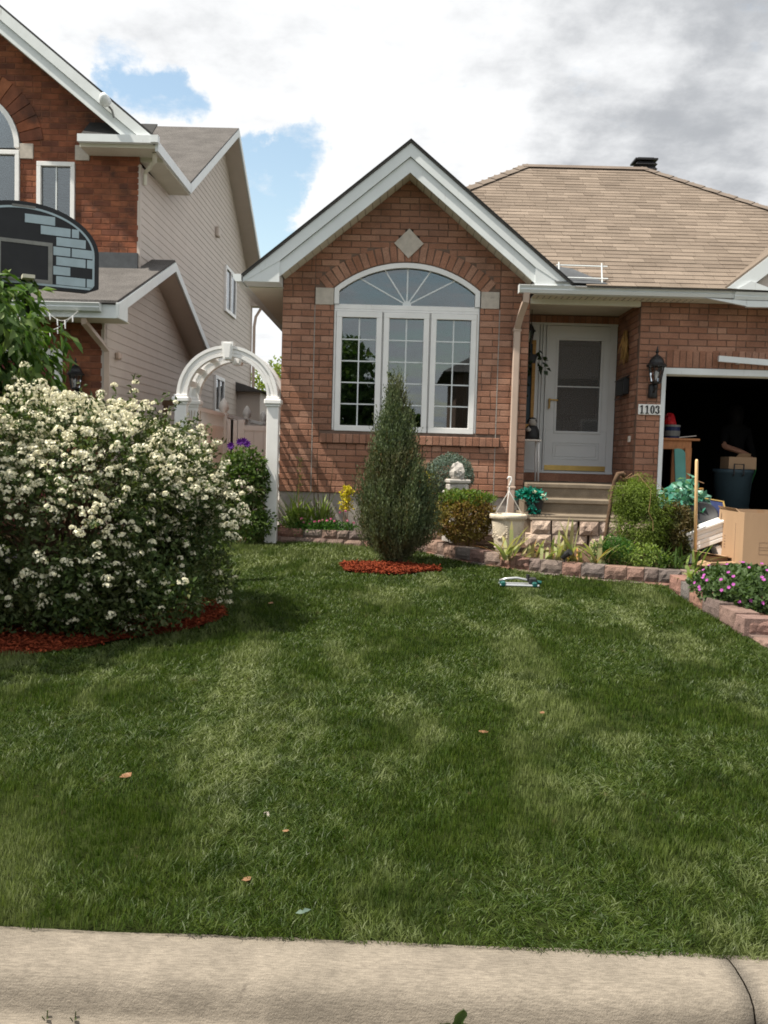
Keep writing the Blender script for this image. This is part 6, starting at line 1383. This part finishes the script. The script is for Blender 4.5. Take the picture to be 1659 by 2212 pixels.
build(mb, 'side_print', 'ink', bx_)
wt = thing('white_tub', (3.34, 10.0, .44), 'white ribbed plastic panel tub tilted beside the cardboard box', 'plastic tub')
mb = MB(); R2 = Matrix.Rotation(-.38, 3, 'Y'); c0 = Vector((3.36, 10.02, .72))
mb.box(c0, (.44, .24, .19), 0, R2, .012); tb_ = build(mb, 'body', 'vinyl', wt)
for k in range(4): mb = MB(); mb.box(c0+R2 @ Vector((0, -.124, -.07+k*.048)), (.43, .012, .040), 0, R2, .004); build(mb, 'rib', 'vinyl', wt)
mb = MB(); mb.box(c0+R2 @ Vector((0, -.01, .105)), (.46, .27, .03), 0, R2, .006); build(mb, 'rim', 'vinyl', wt)
mb = MB(); mb.box((3.50, 10.0, .53), (.05, .2, .2), 0, R2); mb.box((3.2, 10.0, .48), (.05, .2, .1)); build(mb, 'foot', 'vinyl', wt)
bw_ = thing('black_bowl', (3.40, 10.25, .8), 'round black bowl lying behind the white tub', 'bowl')
mb = MB(); mb.lathe([(0, 0), (.12, .0), (.155, .05), (.16, .08), (.145, .07), (.10, .02), (0, .015)], (3.40, 10.28, .90), 20, 0, Matrix.Rotation(.9, 3, 'X')); build(mb, 'shell', 'blackm', bw_, smooth=True); mb = MB(); mb.bx(3.25, 3.55, 10.2, 10.4, .47, .86); build(mb, 'stack', 'binblue', bw_)
pf = thing('picture_frame', (3.5, 10.42, .95), 'blue picture with thin gold edge lying behind the box', 'picture frame')
R3 = Matrix.Rotation(.15, 3, 'Y') @ Matrix.Rotation(-.9, 3, 'X'); mb = MB(); mb.box((3.52, 10.5, 1.0), (.42, .012, .30), 0, R3); build(mb, 'picture', 'navy', pf)
mb = MB()
for dx, dz_, w, h in ((0, .15, .44, .016), (0, -.15, .44, .016), (.21, 0, .016, .30), (-.21, 0, .016, .30)): mb.box(Vector((3.52, 10.5, 1.0))+R3 @ Vector((dx, -.004, dz_)), (w, .024, h), 0, R3)
build(mb, 'gold_edge', 'brass', pf); mb = MB(); mb.box((3.36, 10.36, 1.0), (.10, .02, .08), 0, None, .006); build(mb, 'card', 'vinyl', pf); mb = MB(); mb.bx(3.3, 3.75, 10.42, 10.7, .47, .90); build(mb, 'rest', 'binblue', pf)
for i, (c, s, ry_, rz_, lab) in enumerate((((3.36, 9.70, .55), (.34, .3, .006), .18, .3, 'torn cardboard flap lying under the white tub'), ((3.40, 9.55, .47), (.24, .2, .05), -.05, -.3, 'small flat cardboard piece on the ground by the box'), ((3.24, 9.62, .475), (.2, .16, .006), -.3, .6, 'curled cardboard scrap behind the hosta'))):
    sc = thing('cardboard_scrap', c, lab, 'cardboard', 'cardboard scraps by the box'); mb = MB(); mb.box(c, s, 0, Matrix.Rotation(rz_, 3, 'Z') @ Matrix.Rotation(ry_, 3, 'Y')); build(mb, 'sheet', 'card', sc); mb = MB(); mb.box((c[0], c[1], c[2]-.03), (s[0]*.6, s[1]*.6, .05), 0, Matrix.Rotation(rz_, 3, 'Z')); build(mb, 'fold', 'card2', sc)
# ------------------------------------------------------------------ inside the garage
FZ = .57
tbl = thing('work_table', (3.8, 12.95, FZ), 'tall brown wooden work table just inside the garage', 'table')
mb = MB(); mb.bx(3.42, 4.10, 12.62, 13.35, 1.80, 1.83, 0, .004); build(mb, 'table_top', 'pine', tbl)
mb = MB(); mb.bx(3.44, 4.0, 12.66, 12.69, 1.68, 1.80); mb.bx(3.97, 4.0, 12.69, 13.3, 1.68, 1.80); build(mb, 'apron', 'pine', tbl)
for x, y in ((3.955, 12.68), (3.955, 13.28), (3.47, 12.68), (3.47, 13.28)): mb = MB(); mb.prism([(x-.045, y-.045, 1.70), (x+.045, y-.045, 1.70), (x+.03, y-.03, FZ), (x-.03, y-.03, FZ)], (0, .07, 0)); build(mb, 'leg', 'pine', tbl)
sk = thing('pale_stick', (3.95, 12.75, 1.83), 'pale stick lying on the edge of the work table', 'stick'); mb = MB(); mb.tube([(3.83, 12.66, 1.84), (4.06, 12.66, 1.868)], .006, 6); build(mb, 'rod', 'cream', sk)
cn = thing('paint_tub', (3.76, 12.8, 1.83), 'navy tub with a pale label on the work table', 'tub'); mb = MB(); mb.lathe([(0, 0), (.10, 0), (.105, .16), (0, .16)], (3.77, 12.8, 1.83), 16); build(mb, 'body', 'navy', cn); mb = MB(); mb.lathe([(.106, .03), (.108, .10)], (3.77, 12.8, 1.83), 16); build(mb, 'label', 'greylab', cn); mb = MB(); mb.lathe([(.112, .155), (.112, .18), (0, .185)], (3.77, 12.8, 1.83), 16); build(mb, 'lid', 'greylab', cn)
rb_ = thing('red_bag', (3.73, 12.8, 2.01), 'crumpled red bag on top of the navy tub', 'bag'); mb = MB(); mb.lathe([(0, 0), (.085, 0), (.09, .04), (.07, .10), (.035, .15), (0, .16)], (3.73, 12.8, 2.015), 12); r = random.Random(4); mb.v = [(x+r.uniform(-.012, .012), y+r.uniform(-.012, .012), z) for x, y, z in mb.v]; build(mb, 'sack', 'red', rb_)
tl = thing('teal_panel', (3.84, 12.55, FZ), 'teal rounded panel leaning under the work table', 'panel')
mb = MB(); mb.prism([(3.79, 12.42, FZ), (3.93, 12.42, FZ), (3.905, 12.60, 1.63), (3.885, 12.61, 1.665), (3.85, 12.615, 1.685), (3.80, 12.615, 1.69), (3.76, 12.615, 1.68)], (0, .03, 0)); build(mb, 'sheet', 'teal', tl)
gb = thing('garbage_bin', (4.74, 13.1, FZ), 'blue-grey plastic bin with a handle in the dark garage', 'bin')
mb = MB(); mb.lathe([(0, 0), (.21, 0), (.26, .80), (.275, .81), (.275, .86), (.25, .86), (.0, .84)], (4.74, 13.1, FZ), 24); build(mb, 'body', 'binblue', gb, smooth=True); mb = MB(); mb.tube([(4.64, 12.83, 1.34), (4.64, 12.79, 1.36), (4.64, 12.79, 1.50), (4.77, 12.79, 1.50), (4.77, 12.79, 1.36), (4.77, 12.83, 1.34)], .013, 6); build(mb, 'handle', 'blackm', gb)
cb2 = thing('cardboard_box', (4.84, 13.1, 1.43), 'small brown cardboard box on top of the garage bin', 'box'); mb = MB(); mb.bx(4.62, 5.0, 12.95, 13.3, 1.432, 1.60, 0, .004); build(mb, 'body', 'card', cb2); mb = MB(); mb.prism([(4.72, 12.96, 1.60), (4.92, 12.96, 1.60), (4.9, 12.9, 1.65), (4.74, 12.9, 1.65)], (0, .01, .0)); build(mb, 'flap', 'card2', cb2)
# person: one skin, dark clothes by region
def skinned(name, J, E, Rr, mats, pick, parent, root=0, sub=2):
    me = bpy.data.meshes.new(name); me.from_pydata([Vector(p) for p in J], E, []); o = bpy.data.objects.new(name+'_rig', me); COL.objects.link(o)
    sm = o.modifiers.new('s', 'SKIN'); sm.use_smooth_shade = True
    for i, r_ in enumerate(Rr): me.skin_vertices[0].data[i].radius = (r_, r_*(.8 if i in (0, 1, 2, 3) and name == 'body' else 1)); me.skin_vertices[0].data[i].use_root = (i == root)
    ss = o.modifiers.new('u', 'SUBSURF'); ss.levels = ss.render_levels = sub
    bpy.context.view_layer.update(); dg = bpy.context.evaluated_depsgraph_get(); ev = bpy.data.meshes.new_from_object(o.evaluated_get(dg)); bpy.data.objects.remove(o)
    ev.name = name; og = ORG[parent.name]; ev.materials.clear()
    for m in mlist(mats): ev.materials.append(m)
    for p in ev.polygons: p.material_index = pick(p.center); p.use_smooth = True
    for v in ev.vertices: v.co -= og
    return link(name, ev, parent)
PX, PY = 5.10, 14.1
pe = thing('person', (PX, PY, FZ), 'person in black shirt and shorts in the garage doorway holding a green hose', 'person')
J = [(PX, PY, 1.50), (PX+.01, PY, 1.68), (PX, PY-.02, 1.86), (PX-.01, PY-.03, 2.02), (PX-.01, PY-.04, 2.11), (PX-.01, PY-.05, 2.22), (PX-.01, PY-.055, 2.30),
     (PX-.17, PY-.05, 2.0), (PX-.24, PY-.22, 1.76), (PX-.03, PY-.40, 1.68), (PX+.07, PY-.46, 1.62),
     (PX+.17, PY-.02, 2.0), (PX+.26, PY-.0, 1.74), (PX+.25, PY-.16, 1.52), (PX+.24, PY-.22, 1.45),
     (PX-.10, PY, 1.44), (PX-.12, PY-.06, 1.03), (PX-.13, PY, .65), (PX-.13, PY-.12, .61), (PX+.10, PY, 1.44), (PX+.13, PY-.04, 1.03), (PX+.15, PY, .65), (PX+.15, PY-.12, .61)]
E_ = [(0, 1), (1, 2), (2, 3), (3, 4), (4, 5), (5, 6), (3, 7), (7, 8), (8, 9), (9, 10), (3, 11), (11, 12), (12, 13), (13, 14), (0, 15), (15, 16), (16, 17), (17, 18), (0, 19), (19, 20), (20, 21), (21, 22)]
Rr = [.155, .15, .17, .15, .06, .095, .085, .075, .052, .036, .034, .075, .05, .036, .032, .10, .07, .045, .045, .10, .07, .045, .045]
def pick(c):
    c = Vector(c)
    if c.z > 2.03: return 2
    if c.z < .68: return 3
    if c.z < 1.0: return 0
    if c.y < PY-.235 and c.z > 1.55: return 0
    return 1
skinned('body', J, E_, Rr, ['skin', 'shirt', 'hair', 'blackm'], pick, pe)
hand = Vector((PX+.07, PY-.46, 1.62)); hd = Vector((.80, -.35, -.5)).normalized(); hs = hd.cross(Vector((0, 0, 1))).normalized(); hu = hs.cross(hd)
for k, (o_, ln) in enumerate(((-.030, .070), (-.010, .078), (.010, .073), (.029, .058))):
    b0_ = hand+hd*.035+hs*o_; j = [hand+hs*o_*.6, b0_, b0_+hd*ln*.45-hu*.008, b0_+hd*ln*.55-hu*.035, b0_+hd*ln*.25-hu*.052]
    skinned('finger', j, [(0, 1), (1, 2), (2, 3), (3, 4)], [.010, .0095, .009, .0085, .007], 'skin', lambda c: 0, pe, 0, 1)
j = [hand-hs*.02, hand-hs*.04+hd*.02-hu*.012, hand-hs*.035+hd*.055-hu*.034, hand-hs*.015+hd*.07-hu*.045]; skinned('thumb', j, [(0, 1), (1, 2), (2, 3)], [.012, .0115, .010, .008], 'skin', lambda c: 0, pe, 0, 1)
mb = MB(); mb.lathe([(0, .145), (.07, .12), (.108, .05), (.112, -.02), (.10, -.10), (.085, -.19)], (PX-.01, PY-.035, 2.25), 16); build(mb, 'hair', 'hair', pe, smooth=True)
mb = MB()
for s in (-.033, .033): mb.lathe([(0, -.008), (.008, 0), (0, .008)], (PX-.01+s, PY+.062, 2.245), 8)
build(mb, 'eye', 'blackm', pe); mb = MB(); mb.prism([(PX-.022, PY+.06, 2.20), (PX+.002, PY+.06, 2.20), (PX-.01, PY+.06, 2.24)], (0, .03, 0)); build(mb, 'nose', 'skin', pe)
hs_ = thing('garden_hose', (5.15, 13.25, FZ), 'green hose hanging from the hand of the person in the garage', 'hose')
mb = MB(); g_ = hand+hd*.055-hu*.028; mb.tube([g_+Vector((-.10, .05, -.12)), g_+Vector((-.04, .02, -.03)), g_, g_+Vector((.045, 0, -.02)), g_+Vector((.055, 0, -.14)), g_+Vector((.0, 0, -.34)), g_+Vector((-.12, 0, -.56)), g_+Vector((-.30, -.1, -.80)), (4.7, 12.7, FZ+.02), (4.2, 12.6, FZ+.012)], .011, 8); build(mb, 'tube', 'hose', hs_, smooth=True)
# ------------------------------------------------------------------ lawn oddments
sr_ = thing('lawn_sprinkler', (1.21, 8.86, lz(8.86)), 'oscillating lawn sprinkler with a silver bar lying on the grass', 'sprinkler')
z0 = lz(8.86)+.012
for x in (1.06, 1.36): mb = MB(); mb.box((x, 8.86, z0+.03), (.05, .16, .05), 0, None, .012); build(mb, 'end_foot', 'sprayg', sr_)
mb = MB(); mb.tube([(1.03, 8.80, z0+.02), (1.40, 8.80, z0+.02)], .012, 8); mb.tube([(1.03, 8.92, z0+.02), (1.40, 8.92, z0+.02)], .012, 8); build(mb, 'side_rail', 'silver', sr_)
mb = MB(); mb.tube([(1.03, 8.86, z0+.055), (1.10, 8.855, z0+.075), (1.19, 8.85, z0+.085), (1.28, 8.855, z0+.07), (1.33, 8.86, z0+.055)], .012, 8); build(mb, 'spray_bar', 'silver', sr_, smooth=True)
mb = MB(); mb.box((1.345, 8.86, z0+.06), (.075, .075, .065), 0, None, .012); mb.tube([(1.30, 8.86, z0+.055), (1.30, 8.86, z0+.12)], .018, 8); build(mb, 'motor', 'blackm', sr_)
mb = MB(); mb.tube([(1.38, 8.86, z0+.05), (1.43, 8.85, z0+.045)], [.02, .016], 8); build(mb, 'hose_socket', 'sprayg', sr_)
for i, (x, y, s, lab) in enumerate(((.482, 4.625, .045, 'dry orange leaf on the grass right of the middle of the lawn'), (-1.105, 3.93, .05, 'dry orange leaf on the lawn at the far left'), (-.371, 3.444, .022, 'tiny dry leaf on the lawn near the white bent scrap'), (-.453, 3.07, .03, 'dry curled leaf close to the kerb left of the middle'), (-.98, 7.67, .05, 'dry orange leaf on the grass in the shade of the white bush'), (.85, 4.98, .03, 'small brown leaf on the pale grass stripe'))):
    dl = thing('fallen_leaf', (x, y, lz(y)+.03), lab, 'leaf', 'dry leaves on the lawn'); n = 3; a = rng.random()*6; D = np.array([[math.cos(a+q), math.sin(a+q), .1] for q in (-.6, 0, .6)]); leaves('blade', np.repeat(np.array([[x, y, lz(y)+.028]]), 3, 0), D, np.repeat(np.array([[0, -.3, 1.]]), 3, 0), s, s*.6, 'lf_dead', dl, fold=.1, kind=None)
sc_ = thing('white_scrap', (-.474, 3.616, .05), 'small bent white scrap lying in the grass', 'litter'); mb = MB(); mb.tube([(-.485, 3.61, .045), (-.48, 3.62, .060), (-.470, 3.62, .062), (-.464, 3.61, .048)], .0028, 5, flat=2); build(mb, 'strip', 'stone', sc_)
gl_ = thing('pale_leaf', (-.256, 2.841, .02), 'pale blue-green leaf on the grass edge near the kerb', 'leaf'); leaves('blade', np.array([[-.275, 2.85, .045], [-.255, 2.845, .05]]), np.array([[1, .1, .1], [.7, .5, .1]]), np.array([[0, -.4, 1.], [0, -.4, 1]]), .035, .018, 'lf_ball', gl_, kind=None)
kw = thing('kerb_weed', (.20, 2.51, -.14), 'dark green weed growing out of the gutter at the kerb', 'weed')
for k, (a_, t_, L, w) in enumerate(((.4, .12, .085, .050), (-.35, .9, .07, .042), (2.9, 1.1, .055, .034), (-1.6, .6, .06, .036))):
    p = Vector((.213, 2.50, -.115)); v = Vector((math.cos(a_)*t_, math.sin(a_)*t_, 1)).normalized(); sd = Vector((1, .25*k, 0)).normalized() if k < 1 else v.cross(Vector((0, -1, .3))).normalized(); vs = []
    for j in range(9):
        q = j/8; ww = w*math.sin(PI*min(1, .04+q*.97))**.7*(.8+.25*math.sin(9*q+k)); vs += [p-sd*ww/2, p+Vector((0, .006, 0)), p+sd*ww/2]; p = p+v*L/8; v = (v+Vector((math.cos(a_)*.05, -.03, -.03*q))).normalized()
    mb = MB(); mb.add(vs, [(3*j+i, 3*j+i+1, 3*j+i+4, 3*j+i+3) for j in range(8) for i in (0, 1)]); build(mb, 'leaf', 'lf_bush', kw, smooth=True)
mb = MB(); mb.tube([(.21, 2.505, -.145), (.213, 2.5, -.09)], .004, 5); build(mb, 'stem', 'twig', kw)
for i, (x, lab) in enumerate(((-.945, 'tiny weed sprig in the gutter at the far left'), (-.865, 'second tiny weed sprig in the gutter, right of the first'))):
    tw = thing('gutter_weed', (x, 2.53, -.135), lab, 'weed', 'weed sprigs in the gutter'); mb = MB(); mb.tube([(x, 2.535, -.14), (x+.004, 2.53, -.10)], .0018, 4); mb.tube([(x, 2.535, -.14), (x-.010, 2.525, -.115)], .0018, 4); build(mb, 'stem', 'lf_bush', tw); leaves('leaf', np.array([[x, 2.53, -.125]]), np.array([[.3, -.5, .4]]), np.array([[0, -.6, 1.]]), .025, .014, 'lf_bush', tw, kind=None)
# ------------------------------------------------------------------ across the street (mirrored in the window panes)
fh = thing('far_house', (8, -22, 0), 'brown brick house across the street, mirrored in the window', 'house')
mb = MB(); mb.bx(2.9, 15, -30, -22, -.2, 5.6); build(mb, 'wall', 'mortar', fh)
mb = MB(); e = [(2.2, -21.3, 5.6), (15.7, -21.3, 5.6), (15.7, -30.7, 5.6), (2.2, -30.7, 5.6), (7, -26, 8.6), (11, -26, 8.6)]; mb.add(e, [(0, 1, 5, 4), (1, 2, 5), (2, 3, 4, 5), (3, 0, 4), (0, 1, 2, 3)]); build(mb, 'roof', 'shingle2', fh)
for x in (4.5, 9.5): mb = MB(); mb.bx(x, x+1.8, -22.05, -21.95, 2, 3.6); w_ = build(mb, 'window', 'vinyl', fh); mb = MB(); mb.bx(x+.1, x+1.7, -21.95, -21.93, 2.1, 3.5); build(mb, 'pane', 'binblue', w_)
for i, (x, y, h, r_, lab) in enumerate(((-3.5, -20, 6.9, 2.9, 'broad leafy tree across the street mirrored in the left pane'), (-.2, -24, 3.9, 1.6, 'low round tree across the street mirrored in the middle pane'))):
    t = thing('street_tree', (x, y, 0), lab, 'tree'); mb = MB(); mb.tube([(x, y, -.1), (x, y, h*.45)], [.16, .1], 8); build(mb, 'trunk', 'darkwood', t); crown('crown', (x, y, h*.62), (r_, r_*.9, h*.40), 9000, .30, .20, 'lf_tree', t, seed=70+i, shell=.3, lump=.3, gap=.3)

# ------------------------------------------------------------------ grass
def GRASS():
    m, t, out = mat_base('grass_blade')
    col = ramp(t, rnd_node(t), [(.025, .050, .004), (.037, .070, .006), (.054, .090, .009), (.029, .056, .006), (.075, .104, .015)])
    f = contrast(t, noise(t, 1.0, 5, .62, (1.7, .6, 1)), .49, .61); col = mixc(t, f, col, mixc(t, .8, col, (.185, .215, .085)))      # paler, drier mowing lanes
    f2 = contrast(t, noise(t, 2.6, 5, .65), .52, .64); col = mixc(t, f2, col, mixc(t, .6, col, (.020, .040, .006)))
    f4 = contrast(t, noise(t, 11, 4, .65), .48, .62); col = mixc(t, f4, col, mixc(t, .5, col, (.10, .135, .026)))
    f3 = contrast(t, noise(t, 8, 3, .6), .66, .80); col = mixc(t, f3, col, (.14, .115, .055))
    p = t.nodes.new('ShaderNodeBsdfPrincipled'); p.inputs['Roughness'].default_value = .5; p.inputs['Specular IOR Level'].default_value = .3; t.links.new(col, p.inputs['Base Color'])
    tr = t.nodes.new('ShaderNodeBsdfTranslucent'); t.links.new(mixc(t, 1., col, (1.05, 1.2, .5), 'MULTIPLY'), tr.inputs[0])
    ms = t.nodes.new('ShaderNodeMixShader'); ms.inputs[0].default_value = .28; t.links.new(p.outputs[0], ms.inputs[1]); t.links.new(tr.outputs[0], ms.inputs[2]); t.links.new(ms.outputs[0], out.inputs[0]); return m
MT['grass'] = GRASS()
def grass():
    Ps = []; W_ = []; L_ = []
    for y0, y1, dens, wd, ln in ((2.70, 3.6, 22000, .0028, .033), (3.6, 4.8, 17000, .0033, .033), (4.8, 6.6, 11000, .0042, .033), (6.6, 9.0, 6500, .0055, .033), (9.0, 12.2, 3600, .0075, .034)):
        xl, xr = -.47*y1-.5, min(.50*y1+.5, 2.75); n = int((xr-xl)*(y1-y0)*dens); P = np.stack([xl+(xr-xl)*rng.random(n), y0+(y1-y0)*rng.random(n)], 1); Ps.append(P); W_.append(np.full(n, wd)); L_.append(np.full(n, ln))
    P = np.concatenate(Ps); Wd = np.concatenate(W_); L = np.concatenate(L_); x, y = P[:, 0], P[:, 1]
    fx = np.array([p[0] for p in lw]+[p[0] for p in fw[1:]]); fyv = np.array([p[1] for p in lw]+[p[1] for p in fw[1:]])
    o = np.argsort(fx); edge = np.interp(x, fx[o], fyv[o]); keep = (y < edge-.01) | (x < -1.6); keep &= ~((x > 2.69) & (y < 9.3)); keep &= (x > -6)
    ra = ((x+.065)/.50)**2+((y-9.70)/.31)**2; an = np.arctan2((y-9.7)/.31, (x+.065)/.5); keep &= ra > (1+.10*np.sin(3*an+1)+.07*np.sin(5*an+1.3))**2*(.9+.2*rng.random(len(x)))
    rb = ((x+2.72)/1.22)**2+((y-7.25)/1.45)**2; an = np.arctan2((y-7.25)/1.45, (x+2.72)/1.22); keep &= rb > (1+.10*np.sin(3*an+2)+.07*np.sin(5*an+1.3))**2*(.93+.12*rng.random(len(x)))
    keep &= (y > 2.742+.026*vnoise(np.stack([x*14, 0*x, 0*x], 1), 3)-.013*x)
    tuft = fbm(np.stack([x*9, y*9, 0*x], 1), 3, 31); keep &= rng.random(len(x)) < .62+1.1*np.clip(tuft-.3, 0, 1)
    x, y, Wd, L, tuft = x[keep], y[keep], Wd[keep], L[keep], tuft[keep]; n = len(x)
    z = lawn_h(x, y)-.001
    big = np.stack([x*.9, y*.9, 0*x], 1); ang = fbm(big, 3, 41)*4*PI + fbm(big*9, 3, 43)*14 + rng.normal(0, 1.5, n); flat = np.clip(.42+1.7*(fbm(big*2.2, 3, 47)-.45), .15, 1.1)
    lean = flat*(.6+.8*rng.random(n)); d = np.stack([np.cos(ang)*lean, np.sin(ang)*lean, np.ones(n)], 1); d = nrm(d); L = L*(.50+.75*rng.random(n))*(.62+.90*tuft)
    sd = nrm(np.cross(d, nrm(rdir(n)+np.array([0, 0, .01])))); B = np.stack([x, y, z], 1); hz_ = nrm(np.stack([np.cos(ang), np.sin(ang), np.zeros(n)], 1))
    m = B+d*(L*.55)[:, None]; tip = B+d*L[:, None]+hz_*(L*.35*lean)[:, None]-np.array([0, 0, 1])*(L*.18*lean)[:, None]; w = Wd[:, None]*(.7+.6*rng.random((n, 1)))
    V = np.stack([B-sd*w*.5, B+sd*w*.5, m-sd*w*.42, m+sd*w*.42, tip], 1).reshape(-1, 3); b = np.arange(n)[:, None]*5
    T = np.concatenate([b+np.array([[0, 1, 3]]), b+np.array([[0, 3, 2]]), b+np.array([[2, 3, 4]])], 1).reshape(-1, 3)
    print('grass blades', n); return setp(build_np(V, T, 'grass', 'grass'), kind='stuff')
grass()
